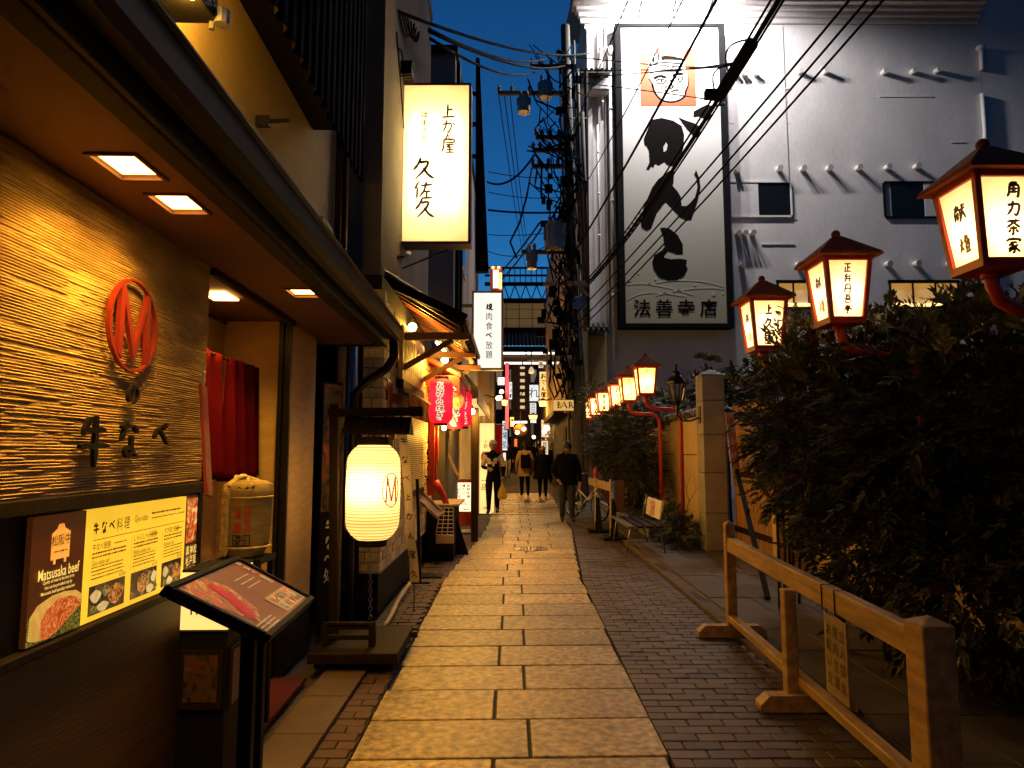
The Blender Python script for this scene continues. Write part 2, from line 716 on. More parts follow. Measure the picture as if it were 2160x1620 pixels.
M_redcloth = mat("red_noren_cloth", (.085, .003, .006), .95, spec=.03, var=.25, scale=3, bump=.4, bscale=200)
M_oakwood = mat("weathered_wood", (.36, .24, .12), .6, var=.3, scale=3, bump=.25, bscale=40, stretch=(8, 8, .7), var2=.1)
M_railwood = mat("rail_wood", (.46, .27, .085), .6, var=.45, scale=3, bump=.2, bscale=30, stretch=(7, .8, 7), var2=.12)
M_palewood = mat("pale_wood", (.52, .40, .24), .6, var=.2, scale=3, stretch=(6, 6, .8))
M_ink = mat("black_ink", (.008, .006, .005), .6, var=.1)
M_brownink = mat("brown_ink", (.055, .016, .006), .6, var=.1)
M_redink = mat("red_ink", (.55, .03, .015), .5, var=.1)
M_whiteink = mat("white_ink", (.8, .78, .7), .5, var=.05)
M_goldink = mat("gold_ink", (.55, .33, .06), .5, var=.1)
M_straw = mat("straw_wrap", (.34, .25, .115), .9, var=.3, scale=9, bump=.9, bscale=90, stretch=(1, 1, 5))
M_rope = mat("straw_rope", (.52, .40, .20), .9, var=.3, scale=30, bump=.8, bscale=120)
M_stonetile = mat("split_stone_tile", (.55, .42, .22), .8, var=.25, scale=7, bump=.6, bscale=45, rnd=.25, var2=.15)
M_granite = mat("grey_granite", (.33, .30, .25), .7, var=.18, scale=5, bump=.2, bscale=80, var2=.2)
M_gardenwall = mat("garden_wall_plaster", (.62, .44, .22), .85, var=.16, scale=1.6, bump=.2, bscale=50, var2=.06)
M_concrete = mat("concrete", (.30, .27, .24), .8, var=.2, scale=3, bump=.2, bscale=50)
M_steel = mat("galvanised_steel", (.36, .35, .34), .4, var=.25, metal=.7, scale=6)
M_cable = mat("cable_rubber", (.008, .008, .009), .8, var=.1, spec=.08)
M_pole = mat("pole_concrete", (.13, .115, .10), .75, var=.3, scale=3, bump=.2)
M_leafdark = mat("nandina_leaf", (.085, .092, .028), .5, var=.45, scale=2.5, rnd=.4, spec=.3)
M_leafred = mat("nandina_leaf_red", (.07, .02, .010), .5, var=.35, scale=2.5, rnd=.4)
M_leafgreen = mat("glossy_leaf", (.065, .085, .035), .4, var=.35, scale=3, rnd=.3)
M_leafceder = mat("fine_leaf", (.035, .038, .012), .6, var=.4, scale=2.5)
M_bark = mat("bark", (.07, .045, .03), .9, var=.35, scale=9, bump=.6, bscale=50)
M_skin = mat("skin", (.36, .16, .085), .55, var=.06)
M_hair = mat("black_hair", (.012, .010, .009), .5, var=.2)
M_doorred = mat("red_timber", (.36, .045, .012), .5, var=.25, scale=3, stretch=(6, 6, .6))
M_sheet = mat("beige_sheet_metal", (.40, .33, .20), .6, var=.15, scale=1.5)
M_farwall = mat("far_wall_dark", (.06, .05, .045), .8, var=.3, scale=1.5)
M_farwall2 = mat("far_wall_brown", (.16, .12, .08), .8, var=.25, scale=1.5)
M_glass = mat("dark_glass", (.01, .01, .012), .12, var=.1, spec=.6)

# ================================================================== ground
def rise(y):
    if y < 16:
        return 0.0
    return .12 * min(1, (y - 16) / 4.5) + max(0, y - 20.5) * .012


g = MB()
ys = [-4, 0, 4, 8, 12, 16, 17, 18, 19, 20, 20.5, 22, 26, 32, 40, 60, 100, 160]
xs = [-60, -20, -6, -2, 0, 2, 4, 8, 24, 60]
vs_ = [(x, y, rise(y) - .055) for y in ys for x in xs]
nx = len(xs)
g.add(vs_, [(j * nx + i, j * nx + i + 1, (j + 1) * nx + i + 1, (j + 1) * nx + i) for j in range(len(ys) - 1) for i in range(nx - 1)])
structure(g.build("ground", M_asph))

# ---- stone path: two slabs a row, rows slightly skewed
path = bpy.data.objects.new("stone_path", None)
COL.objects.link(path)
WM[path.name] = I4
structure(path)


def shift(y):
    return .0 if y < 8 else min(.28, (y - 8) * .055)


rng = random.Random(3)
y = 1.05
row = 0
slab_rows = []
while y < 22:
    xl = -.775 + shift(y) + (.018 if row % 2 else 0) + rng.uniform(-.012, .012)
    xr = .745 + .012 * max(0, y - 4) + (shift(y) if y > 8 else 0) + rng.uniform(-.012, .012)
    xm = (-.095 if row % 2 == 0 else .09) + shift(y) + rng.uniform(-.015, .015)
    d = .476
    for a, b in ((xl, xm - .009), (xm + .009, xr)):
        if y > 9.5 and b - a > .5 and rng.random() < .5:
            c = (a + b) / 2 + rng.uniform(-.1, .1)
            spans = ((a, c - .006), (c + .006, b))
        else:
            spans = ((a, b),)
        for (p, q) in spans:
            mb = MB()
            sk = -.028
            h = rise(y + .2) + rng.uniform(-.002, .002)
            pts = [(p, y + sk * -p + .004), (q, y + sk * -q + .004), (q, y + d - .015 + sk * -q), (p, y + d - .015 + sk * -p)]
            mb.prism(pts, h - .05, h)
            mb.build("slab", M_stone, path, bevel=.004)
    y += d
    row += 1
j = MB()
for k in range(16, 440):
    y0, y1 = 1.0 + (k - 16) * .05, 1.0 + (k - 15) * .05
    if y1 > 22:
        break
jn = MB()
for k in range(21):
    a, b = 1 + k, 2 + k
    jn.quad((-.76 + shift(a), a, rise(a) - .014), (.74 + .012 * max(0, a - 4) + shift(a), a, rise(a) - .014), (.74 + .012 * max(0, b - 4) + shift(b), b, rise(b) - .014), (-.76 + shift(b), b, rise(b) - .014))
jn.build("joint_bed", M_joint, path)


# ---- brick pavements on both sides
def bricks(name, x0f, x1f, y0, y1, near, m, bw=.195, bd=.098, seed=1, lim=300, skip=None):
    rg = random.Random(seed)
    top = bpy.data.objects.new(name, None)
    COL.objects.link(top)
    WM[top.name] = I4
    structure(top)
    meshes = []
    for q in range(4):
        mb = MB()
        mb.cbox((0, 0, -.02), (bw - .008, bd - .008, .04))
        meshes.append(mb.mesh("brick", m, bevel=.004))
    rest = MB()
    spots = []
    ny = int((y1 - y0) / bd)
    for r in range(ny):
        yy = y0 + (r + .5) * bd
        a, b = x0f(yy), x1f(yy)
        off = (r % 2) * bw / 2
        n = int((b - a) / bw) + 3
        for c in range(-1, n):
            xx = a + off + (c + .5) * bw - bw / 2
            lo, hi = max(a, xx - bw / 2), min(b, xx + bw / 2)
            if hi - lo < .03:
                continue
            if skip and skip(xx, yy):
                continue
            spots.append((xx, yy, lo, hi))
    vis = [s for s in spots if s[1] > near]
    vis.sort(key=lambda s: s[1])
    keep = set(id(s) for s in vis[:lim])
    for s in spots:
        xx, yy, lo, hi = s
        z = rise(yy) - .016 + rg.uniform(-.003, .003)
        if id(s) in keep:
            wv = (hi - lo) / bw
            o = place(meshes[rg.randrange(4)], "brick", top, ((lo + hi) / 2, yy, z), (rg.uniform(-.012, .012), rg.uniform(-.012, .012), rg.uniform(-.01, .01)), (wv, 1, 1))
        else:
            rest.box(lo + .004, hi - .004, yy - bd / 2 + .004, yy + bd / 2 - .004, z - .02, z)
    o = rest.build("brickwork", m, top)
    o['kind'] = 'stuff'
    bed = MB()
    for k in range(int((y1 - y0) / .5)):
        a, b = y0 + k * .5, y0 + (k + 1) * .5
        bed.quad((x0f(a), a, rise(a) - .03), (x1f(a), a, rise(a) - .03), (x1f(b), b, rise(b) - .03), (x0f(b), b, rise(b) - .03))
    bed.build("brick_bed", M_joint, top)
    return top


bricks("right_brick_pavement", lambda t: .765 + .012 * max(0, t - 4) + shift(t), lambda t: 1.78, 1.2, 16.0, 2.9, M_brick, seed=5)
bricks("left_brick_pavement", lambda t: -.97 if t < 5.3 else -1.16, lambda t: -.79 + shift(t), 1.6, 16.0, 2.9, M_brickred, bw=.17, seed=6)

# pale kerb band in front of the restaurant, gutter strip on the right, dark strip beyond it
kb = bpy.data.objects.new("kerb_band", None)
COL.objects.link(kb)
WM[kb.name] = I4
structure(kb)
for k in range(6):
    a = 2.05 + k * .55
    mb = MB()
    mb.prism([(-1.235 - .012 * (a - 3), a), (-.975, a), (-.975, a + .543), (-1.235 - .012 * (a - 3), a + .543)], -.05, .004)
    mb.build("kerb_stone", M_kerb, kb, bevel=.004)
gs = bpy.data.objects.new("gutter_strip", None)
COL.objects.link(gs)
WM[gs.name] = I4
structure(gs)
for k in range(16):
    a = 2.0 + k * .6
    x = 1.79 + .008 * (a - 5)
    mb = MB()
    mb.box(x, x + .15, a, a + .592, -.05, .006)
    if k % 3 == 2:
        for q in range(9):
            mb.box(x + .035, x + .115, a + .05 + q * .055, a + .075 + q * .055, .006, .010)
    mb.build("gutter_stone", M_kerb, gs, bevel=.004)
tp = bpy.data.objects.new("temple_side_paving", None)
COL.objects.link(tp)
WM[tp.name] = I4
structure(tp)
rng = random.Random(9)
for k in range(24):
    for q in range(3):
        a = 1.5 + k * .62
        x = 1.975 + q * .42 + .008 * (a - 5)
        if q == 2 and a > 10.2:
            continue
        mb = MB()
        mb.box(x, x + .412, a + (k % 2) * 0, a + .612, -.05, -.004 + rng.uniform(-.004, .004))
        mb.build("paving_stone", mat("dark_paving_stone", (.10, .08, .06), .8, var=.25, scale=3, bump=.2, rnd=.15), tp, bevel=.004)
for nm, (hx, hy, hr) in (("manhole_cover", (.28, 10.55, .27)), ("manhole_cover", (.62, 19.4, .33))):
    t = thing(nm, "dark round iron manhole cover among the pale slabs, the nearer one" if hy < 12 else "dark round iron manhole cover far up the path near the walkers", "manhole cover", (hx, hy, rise(hy)), "manhole covers in the path")
    mb = MB()
    mb.lathe([(0.0, .002), (hr, .002), (hr, .007), (hr - .03, .007), (hr - .035, .004), (0.0, .004)], (hx, hy, rise(hy)), 28, cap=False)
    for q in range(-4, 5):
        for r_ in range(-4, 5):
            if (q * q + r_ * r_) ** .5 * .05 < hr - .07:
                mb.cbox((hx + q * .05, hy + r_ * .05, rise(hy) + .006), (.03, .03, .005))
    mb.build("lid", M_blackmetal, t)
t = thing("drain_cover", "small dark metal drain cover in red brick by the takoyaki stall", "drain cover", (-.98, 8.3, 0))
mb = MB()
mb.box(-1.13, -.83, 8.2, 8.42, -.02, .002)
mb.build("plate", M_blackmetal, t)
# ================================================================== beef restaurant on the near left
dA = ray(1045, 955)
dA = V((dA.x, dA.y, 0)).normalized()
nA = V((dA.y, -dA.x, 0))
pA = V((-1.51, 5.29, 0))
oA = pA - dA * pA.dot(dA)
FA = Matrix(((nA.x, dA.x, 0, oA.x), (nA.y, dA.y, 0, oA.y), (0, 0, 1, 0), (0, 0, 0, 1)))
FAi = FA.inverted()


def onf(px, py, w=0.0):
    """(u, z) where the sight line meets the plane w of the restaurant's facade"""
    d = ray(px, py)
    c = FAi @ V((0, 0, CAMZ))
    e = FAi @ (V((0, 0, CAMZ)) + d)
    k = (w - c.x) / (e.x - c.x)
    p = c + (e - c) * k
    return p.y, p.z


rest = thing("restaurant_building", "ochre plaster beef restaurant with deep eave and combed wall at near left", "building", FA @ V((0, 3.3, 0)))
UE = 3.26     # end of the combed wall
SOF = 2.34

# combed plaster wall: real ribs with breaks
rng = random.Random(11)
mb = MB(FA)
u0, u1, z0, z1 = .9, UE, 1.315, SOF
pitch = .0094
nr = int((z1 - z0) / pitch)
nu = 96
prof = [(-.5, .0), (-.28, .0044), (0, .0058), (.26, .0044)]
vs_ = []
wob = [[rng.random() for _ in range(nu + 1)] for _ in range(nr)]
ph = [rng.uniform(0, 6) for _ in range(4)]
for r_ in range(nr):
    base = z0 + (r_ + .5) * pitch
    run = 1.0
    rows = [[], [], [], []]
    for i in range(nu + 1):
        u = u0 + (u1 - u0) * i / nu
        if rng.random() < .2:
            run = rng.choice([1, 1, 1, .8, .9, .5, .3, 1.1])
        wave = .002 * math.sin(u * 2.1 + ph[0]) + .0015 * math.sin(u * 5.3 + ph[1] + base * 2)
        for q, (dz, dw) in enumerate(prof):
            rows[q].append((dw * run + rng.uniform(-.0004, .0004) + (.0006 if q == 0 else 0), u, base + dz * pitch + wave))
    for q in range(4):
        vs_.extend(rows[q])
n1 = nu + 1
fs = [(j * n1 + i, j * n1 + i + 1, (j + 1) * n1 + i + 1, (j + 1) * n1 + i) for j in range(nr * 4 - 1) for i in range(nu)]
mb.add(vs_, fs)
mb.build("combed_wall", M_comb, rest, smooth=False)
mb = MB(FA)
mb.box(-.25, -.008, -1.0, UE - .002, 1.30, 2.6)        # wall core behind the ribs
mb.box(-.25, .004, -1.0, .9, 1.315, 2.34)
mb.box(-.95, -.25, UE - .12, UE - .006, .02, SOF)       # return into the doorway
mb.build("wall", M_plaster, rest)
mb = MB(FA)
mb.box(-.02, .03, .0, UE + .01, 1.268, 1.315)
mb.box(-.02, .035, .0, UE + .01, .845, .875)
mb.build("sign_trim", M_darkwood, rest, bevel=.004)
mb = MB(FA)
mb.box(-.25, .0, -1.0, UE, .0, .845)
mb.build("lower_panel", M_slatwood, rest)
mb = MB(FA)
mb.box(-.25, -.004, -1.0, UE, .875, 1.268)
mb.box(-.03, .012, UE - .03, UE + .012, .0, 1.268)
mb.build("sign_recess", M_black, rest)
# doorway
mb = MB(FA)
mb.box(-.95, -.45, UE - .12, 5.35, SOF - .02, SOF + .05)
mb.build("doorway_ceiling", M_soffit, rest)
mb = MB(FA)
mb.box(-.62, -.46, UE - .1, 4.62, .28, SOF - .02)
mb.build("doorway_wall", mat("doorway_plaster", (.55, .36, .17), .8, var=.16, scale=5, bump=.4, bscale=90, stretch=(1, 1, 5), var2=.1), rest)
mb = MB(FA)
mb.box(-.62, -.455, UE - .1, 4.62, .0, .28)
mb.box(-.6, -.02, 4.63, 4.70, .0, .30)
mb.build("skirting", M_black, rest)
mb = MB(FA)
mb.box(-.5, -.02, 4.64, 5.33, .30, SOF + .02)
mb.build("door_pillar", mat("pillar_plaster", (.55, .36, .17), .8, var=.16, scale=5, bump=.4, bscale=90, stretch=(1, 1, 5), var2=.1), rest, bevel=.005)
mb = MB(FA)
mb.box(-.5, -.014, 4.63, 5.335, .0, .298)
mb.build("pillar_base", M_black, rest, bevel=.004)
mb = MB(FA)
mb.box(-.045, .0, 4.60, 4.632, .0, SOF + .02)
mb.box(-.075, -.046, 4.575, 4.60, .0, SOF + .02)
mb.build("door_track", M_blackmetal, rest)
mb = MB(FA)
mb.box(-.95, -.018, UE - .1, 4.62, -.02, .008)
mb.box(-.02, .16, UE - 1.2, 4.62, -.02, .006)
mb.build("door_mat", mat("red_door_mat", (.085, .012, .012), .95, var=.4, scale=6, bump=.6, bscale=150), rest)
# soffit (with openings for the recessed lights), fascia, gutter
LIGHTS = [((195, 330), (345, 372)), ((328, 415), (428, 442)), ((607, 611), (669, 623))]
lu = []
for k, (cx_, cy_, su, sw) in enumerate(((270, 351, .34, .2), (378, 429, .34, .2), (638, 617, .34, .2))):
    d = ray(cx_, cy_)
    p = V((0, 0, CAMZ)) + d * ((SOF - CAMZ) / d.z)
    q = FAi @ p
    lu.append((q.x, q.y))
mb = MB(FA)
LW, LU = .066, .09
cuts = sorted(lu, key=lambda t: t[1])
ucur = -1.0
for (w, u) in cuts:
    mb.box(-.05, .46, ucur, u - LU, SOF, SOF + .05)
    mb.box(-.05, w - LW, u - LU, u + LU, SOF, SOF + .05)
    mb.box(w + LW, .46, u - LU, u + LU, SOF, SOF + .05)
    ucur = u + LU
mb.box(-.05, .46, ucur, 5.62, SOF, SOF + .05)
mb.box(-.95, -.05, 4.62, 5.62, SOF + .002, SOF + .05)
mb.box(-.45, -.05, UE - .1, 4.62, SOF + .002, SOF + .05)
mb.box(-.95, -.05, -1.0, UE - .1, SOF + .002, SOF + .05)
mb.build("soffit", M_soffit, rest)
mb = MB(FA)
mb.box(-.001, .03, UE, 4.6, SOF - .035, SOF - .001)
mb.build("lintel_trim", M_darkwood, rest)
mb = MB(FA)
mb.box(.46, .485, -1.0, 5.66, SOF - .015, SOF + .15)
mb.box(-.05, .46, 5.62, 5.655, SOF - .01, SOF + .15)
mb.build("fascia", mat("brown_fascia", (.013, .008, .004), .6, spec=.1, var=.3, scale=3), rest, bevel=.004)
mb = MB(FA)
g0 = [(.640, .055), (.655, .035), (.70, .035), (.725, .06), (.735, .14), (.75, .145), (.75, .152), (.728, .152), (.718, .07), (.70, .045), (.66, .045), (.648, .06), (.648, .15), (.640, .15)]
n = len(g0)
for a, b in ((-1.0, 5.7),):
    lo = [(w - .15, a, SOF + z) for w, z in g0]
    hi = [(w - .15, b, SOF + z) for w, z in g0]
    mb.add(lo + hi, [(i, (i + 1) % n, (i + 1) % n + n, i + n) for i in range(n)] + [(0, 1, 2, 3, 4, 5, 6, 7, 8, 9, 10, 11, 12, 13)])
for k in range(8):
    mb.box(.486, .59, -.6 + k * .82, -.575 + k * .82, SOF + .145, SOF + .156)
mb.build("gutter", M_gutter, rest)
mb = MB(FA)
mb.add([(.485, -1, SOF + .155), (.485, 5.66, SOF + .155), (-.02, 5.66, SOF + .21), (-.02, -1, SOF + .21), (.485, -1, SOF + .151), (.485, 5.66, SOF + .151), (-.02, 5.66, SOF + .18), (-.02, -1, SOF + .18)],
       [(0, 1, 2, 3), (4, 5, 6, 7), (0, 1, 5, 4), (1, 2, 6, 5), (2, 3, 7, 6), (3, 0, 4, 7)])
for k in range(15):
    u = -.9 + k * .45
    mb.beam((.48, u, SOF + .16), (-.02, u, SOF + .215), .03, .012)
mb.build("eave_roof", mat("eave_sheet", (.05, .04, .032), .45, var=.3, metal=.4), rest)
# rain pipe elbow at the end of the gutter
dp = MB(FA)
dp.tube([(.54, 5.6, SOF + .03), (.54, 5.62, SOF - .10), (.48, 5.66, SOF - .19), (.30, 5.72, SOF - .30), (.20, 5.73, SOF - .40), (.19, 5.73, .9), (.19, 5.73, .05)], .038, 10)
dp.build("rain_pipe", M_blackmetal, rest, smooth=True)

# upper wall, overhang of dark corrugated cladding, louvre vent, small pipes
mb = MB(FA)
mb.box(-.3, -.03, -1.0, 6.05, SOF + .15, 7.6)
mb.build("upper_wall", mat("upper_plaster", (.58, .42, .20), .85, var=.12, scale=1.8, bump=.3, bscale=90, var2=.05), rest)
mb = MB(FA)
mb.box(-.028, .325, -1.0, 5.05, 3.92, 3.96)
mb.build("overhang_floor", M_corr, rest)
mb = MB(FA)
n = 140
vs_, fs = [], []
for i in range(n + 1):
    u = .2 + (5.06 - .2) * i / n
    w = .35 + .022 * math.sin(i * math.pi / 2 + .6)
    vs_ += [(w, u, 3.50), (w, u, 7.6)]
fs = [(2 * i, 2 * i + 2, 2 * i + 3, 2 * i + 1) for i in range(n)]
mb.add(vs_, fs)
mb.box(-.028, .36, 5.05, 5.085, 3.93, 7.6)
mb.build("corrugated_cladding", M_corr, rest)
mb = MB(FA)
a = onf(681, 415)
b = onf(720, 520)
vu0, vu1, vz0, vz1 = a[0], b[0] + .06, 2.93, 3.30
for zz in (vz0, vz1):
    mb.box(-.03, .012, vu0, vu1, zz - .02, zz + .02)
for uu in (vu0, vu1):
    mb.box(-.03, .013, uu - .018, uu + .018, vz0, vz1)
mb.build("vent_frame", M_gutter, rest)
for k in range(8):
    mb = MB(FA)
    z = vz0 + .035 + k * (vz1 - vz0 - .04) / 8
    mb.add([(-.026, vu0 + .02, z + .03), (.006, vu0 + .02, z), (.006, vu1 - .02, z), (-.026, vu1 - .02, z + .03), (-.028, vu0 + .02, z + .035), (.008, vu0 + .02, z + .004), (.008, vu1 - .02, z + .004), (-.028, vu1 - .02, z + .035)],
           [(0, 1, 2, 3), (4, 5, 6, 7), (0, 1, 5, 4), (2, 3, 7, 6)])
    mb.build("louvre_slat", M_blackmetal, rest)
for k, (w, u) in enumerate(((.02, 5.74), (.03, 5.88), (.0, 6.01))):
    mb = MB(FA)
    mb.tube([(w, u, 2.8), (w, u, 7.5)], .03 + .008 * k, 8)
    for z in (3.2, 4.4, 5.6):
        mb.lathe([(.045, 0), (.045, .03)], (w, u, z), 8)
    mb.build("wall_pipe", M_gutter if k == 0 else M_blackmetal, rest, smooth=True)
mb = MB(FA)
mb.box(-.03, .05, 3.86, 3.90, 3.36, 3.42)
mb.tube([(.02, 3.88, 3.39), (.16, 3.88, 3.40)], .012, 6)
mb.build("wall_bracket", M_blackmetal, rest)

# recessed lights
for k, (w, u) in enumerate(lu):
    t = thing("recessed_light", ["square recessed downlight in the eave nearest the camera", "square recessed downlight in the eave, second from the camera", "square recessed downlight in the eave past the doorway"][k], "light", FA @ V((w, u, SOF)), "recessed lights in the eave")
    mb = MB(FA)
    for (a, b, c, d) in ((-LW - .012, -LW, -LU - .012, LU + .012), (LW, LW + .012, -LU - .012, LU + .012), (-LW, LW, -LU - .012, -LU), (-LW, LW, LU, LU + .012)):
        mb.box(w + a, w + b, u + c, u + d, SOF - .008, SOF + .045)
    mb.build("frame", M_soffit, t)
    mb = MB(FA)
    mb.box(w - LW, w + LW, u - LU, u + LU, SOF + .012, SOF + .02)
    mb.build("diffuser", glow("downlight_glow", (1.0, .52, .10), 14.0), t)
    lamp("light", t, FA @ V((w, u, SOF - .012)), [8.5, 7, 10][k], WARM, kind='AREA', size=(.13, .19), rot=(0, 0, 0), spread=125)
t = thing("recessed_light", "recessed downlight in the doorway ceiling above the red curtain", "light", FA @ V((-.25, 4.28, SOF)), "recessed lights in the eave")
mb = MB(FA)
du, dw = onf(462, 660, -.18)[0], -.18
mb.box(dw - .07, dw + .07, du - .1, du + .1, SOF - .012, SOF - .004)
mb.build("diffuser", glow("downlight_glow", (1.0, .52, .10), 14.0), t)
lamp("light", t, FA @ V((dw, du, SOF - .02)), 6, WARM, kind='AREA', size=(.13, .19), rot=(0, 0, 0), spread=130)

# box sign overhead: only its dark underside and lit street side show
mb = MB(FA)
mb.box(.385, .458, -1.0, 5.6, SOF - .018, SOF - .002)  # dark board added to stand for shade on the outer soffit
mb.build("soffit_shade_board", M_darkwood, rest, bevel=.004)
t = thing("projecting_box_sign", "dark box sign with lit yellow side hanging above the eave at top", "sign", FA @ V((0, 2.45, 3.1)))
a = at(265, 50, 2.63)
b = at(466, 55, 2.63)
q0, q1 = FAi @ a, FAi @ b
mb = MB(FA)
zb = a.z
mb.box(-.02, q1.x, 2.15, 2.63, zb - .02, zb + .03)
mb.box(q1.x - .03, q1.x - .002, 2.15, 2.2, zb + .03, zb + 1.2)
mb.box(q1.x - .03, q1.x - .002, 2.58, 2.63, zb + .03, zb + 1.2)
mb.build("frame", M_black, t, bevel=.004)
mb = MB(FA)
mb.box(.0, q1.x - .03, 2.59, 2.62, zb + .03, zb + 1.2)
mb.box(q1.x - .028, q1.x - .012, 2.2, 2.58, zb + .03, zb + 1.2)
mb.build("lit_panel", glow("sign_yellow", (1, .62, .12), 1.1), t)
mb = MB(FA)
mb.tube([(q1.x - .02, 2.62, zb - .05), (q1.x - .02, 2.62, zb + .3)], .012, 8)
mb.lathe([(.0, -.03), (.03, -.03), (.03, .03), (.0, .03)], (q1.x + .02, 2.62, zb + .0), 10, T=None)
mb.build("corner_fitting", M_steel, t)
lamp("light", t, FA @ V((.2, 2.45, zb - .06)), 7, WARM, radius=.03)
lamp("light", t, FA @ V((q1.x * .5, 2.74, zb + .3)), 20, WARM, radius=.15)
for (px, py, rr) in ((304, 17, .016), (404, 21, .009)):
    p = at(px, py, 2.45)
    mb = MB()
    mb.lathe([(0, -.012), (rr, -.008), (rr, .004), (0, .004)], (p.x, p.y, zb - .012), 10)
    mb.build("spot_lamp", glow("tiny_spot", (1, .6, .15), 2.0), t)

# oval emblem of the house, and raised characters below it
P_wall = panel(FA @ V((.012, 0, 0)), dA, (0, 0, 1))       # x = u, y = z
def pw(px, py):
    u, z = onf(px, py, .02)
    return u, z
t = thing("oval_emblem_sign", "red oval ring emblem with a tall letter M on combed wall", "sign", FA @ V((.02, pw(275, 685)[0], pw(275, 685)[1])))
ua, ub = pw(222, 690)[0], pw(327, 690)[0]
za, zb2 = pw(275, 587)[1], pw(275, 786)[1]
uc, zc, ru, rz = (ua + ub) / 2, (za + zb2) / 2, (ub - ua) / 2, (za - zb2) / 2
mb = MB(FA)
nn = 40
vs_, fs = [], []
for i in range(nn):
    a = 2 * math.pi * i / nn
    for k, (s, w) in enumerate(((1.0, .018), (1.0, .034), (.915, .034), (.915, .018))):
        sz = 1.0 if s == 1.0 else .955
        vs_.append((w, uc + ru * s * math.cos(a), zc + rz * sz * math.sin(a)))
for i in range(nn):
    j2 = (i + 1) % nn
    for k in range(4):
        k2 = (k + 1) % 4
        fs.append((i * 4 + k, i * 4 + k2, j2 * 4 + k2, j2 * 4 + k))
mb.add(vs_, fs)
M_emb = mat("emblem_vermilion", (.21, .016, .007), .45, var=.15)
mb.build("ring", M_emb, t)
mb = MB(FA)
T = Matrix(((0, 0, 1, 0), (1, 0, 0, uc), (0, 1, 0, zc), (0, 0, 0, 1)))
a, b = ru, rz
mb.prism([(-.62 * a, -.66 * b), (-.60 * a, .70 * b), (-.44 * a, .78 * b), (.03 * a, -.42 * b), (.50 * a, .78 * b), (.60 * a, .72 * b), (.70 * a, -.62 * b), (.54 * a, -.74 * b), (.46 * a, .44 * b), (.07 * a, -.68 * b), (-.01 * a, -.68 * b), (-.44 * a, .40 * b), (-.46 * a, -.76 * b)], .018, .034, T)
mb.build("letter", M_emb, t)
t = thing("raised_lettering", "dark metal Japanese characters raised on combed wall under the emblem", "sign", FA @ V((.02, pw(270, 900)[0], pw(270, 900)[1])))
for ch, (px, py), hh in (("の", (272, 832), .085), ("牛", (190, 930), .19), ("な", (264, 925), .15), ("べ", (332, 918), .125)):
    u, z = pw(px, py)
    mb = MB()
    brush(mb, P_wall, ch, u, z, hh, w=.11, z=.022)
    o = mb.build("character", M_black, t)
    sm = o.modifiers.new("thickness", 'SOLIDIFY')
    sm.thickness = .014
    sm.offset = 0

# lit menu panel under the combed wall
P_menu = panel(FA @ V((.016, 0, 0)), dA, (0, 0, 1))
t = thing("menu_light_box", "glowing yellow beef menu panel with food pictures below combed wall", "menu sign", FA @ V((0, 2.6, .87)))
uA, uB, uC, uD = pw(65, 1230)[0], pw(180, 1200)[0], pw(392, 1140)[0], pw(433, 1120)[0]
uD = min(uD, UE - .05)
zt, zbm = 1.258, .882
mb = MB(FA)
mb.box(-.003, .014, uA, uB - .002, zbm, zt)
mb.build("beef_panel", glow("menu_dark", (.10, .022, .004), .35, base=(.08, .02, .01)), t)
mb = MB(FA)
mb.box(-.003, .014, uB, uC, zbm, zt)
mb.build("menu_panel", glow("menu_yellow", (1.0, .55, .022), .92, var=.08, scale=3, base=(.6, .5, .2)), t)
mb = MB(FA)
mb.box(-.003, .014, uC + .002, uD, zbm, zt)
mb.build("side_panel", glow("menu_dark", (.10, .022, .004), .35), t)
rg = random.Random(2)
ink = MB()
W = uC - uB
xx = lambda f: uB + W * f
zz = lambda f: zbm + (zt - zbm) * f
x = xx(.06)
for i, ch in enumerate("牛なべ料理"):
    write_v(ink, P_menu, ch, xx(.07 + .066 * i), zz(.895), .052, ws=.85)
write(ink, P_menu, "Gyu-nabe", xx(.475), zz(.85), .026, 'c', ws=.72)
scribble(ink, P_menu, xx(.58), xx(.92), zz(.875), .012, rg)
scribble(ink, P_menu, xx(.58), xx(.97), zz(.825), .008, rg)
M0 = ink.M
ink.add([P_menu @ V((xx(.05), zz(.718), .003)), P_menu @ V((xx(.97), zz(.718), .003)), P_menu @ V((xx(.97), zz(.724), .003)), P_menu @ V((xx(.05), zz(.724), .003))], [(0, 1, 2, 3)])
for c, (f0, f1, ti, en) in enumerate(((.05, .37, "牛なべ御膳", "Gyu-nabe set"), (.41, .69, "しゃぶしゃぶ御膳", "Shabu-shabu set"), (.73, .98, "すき焼き御膳", "Sukiyaki set"))):
    write(ink, P_menu, ti, xx(f0), zz(.655), .020, 'l', ws=.8)
    scribble(ink, P_menu, xx(f0 + (f1 - f0) * .55), xx(f1 - .03), zz(.655), .009, rg)
    for r_ in range(2):
        scribble(ink, P_menu, xx(f0), xx(f1 - .03), zz(.60 - r_ * .035), .011, rg)
    write(ink, P_menu, en, xx(f0), zz(.515), .018, 'l', ws=.8)
    for r_ in range(4):
        scribble(ink, P_menu, xx(f0), xx(f1 - .02 - .05 * rg.random()), zz(.475 - r_ * .033), .008, rg)
    write(ink, P_menu, ["¥3,800-", "¥5,500-", "¥5,500-"][c], xx(f1 - .02), zz(.345), .014, 'r', ws=.8)
    if c:
        a = f0 - .02
        ink.add([P_menu @ V((xx(a), zz(.35), .003)), P_menu @ V((xx(a) + .0015, zz(.35), .003)), P_menu @ V((xx(a) + .0015, zz(.66), .003)), P_menu @ V((xx(a), zz(.66), .003))], [(0, 1, 2, 3)])
ink.build("print", M_brownink, t)
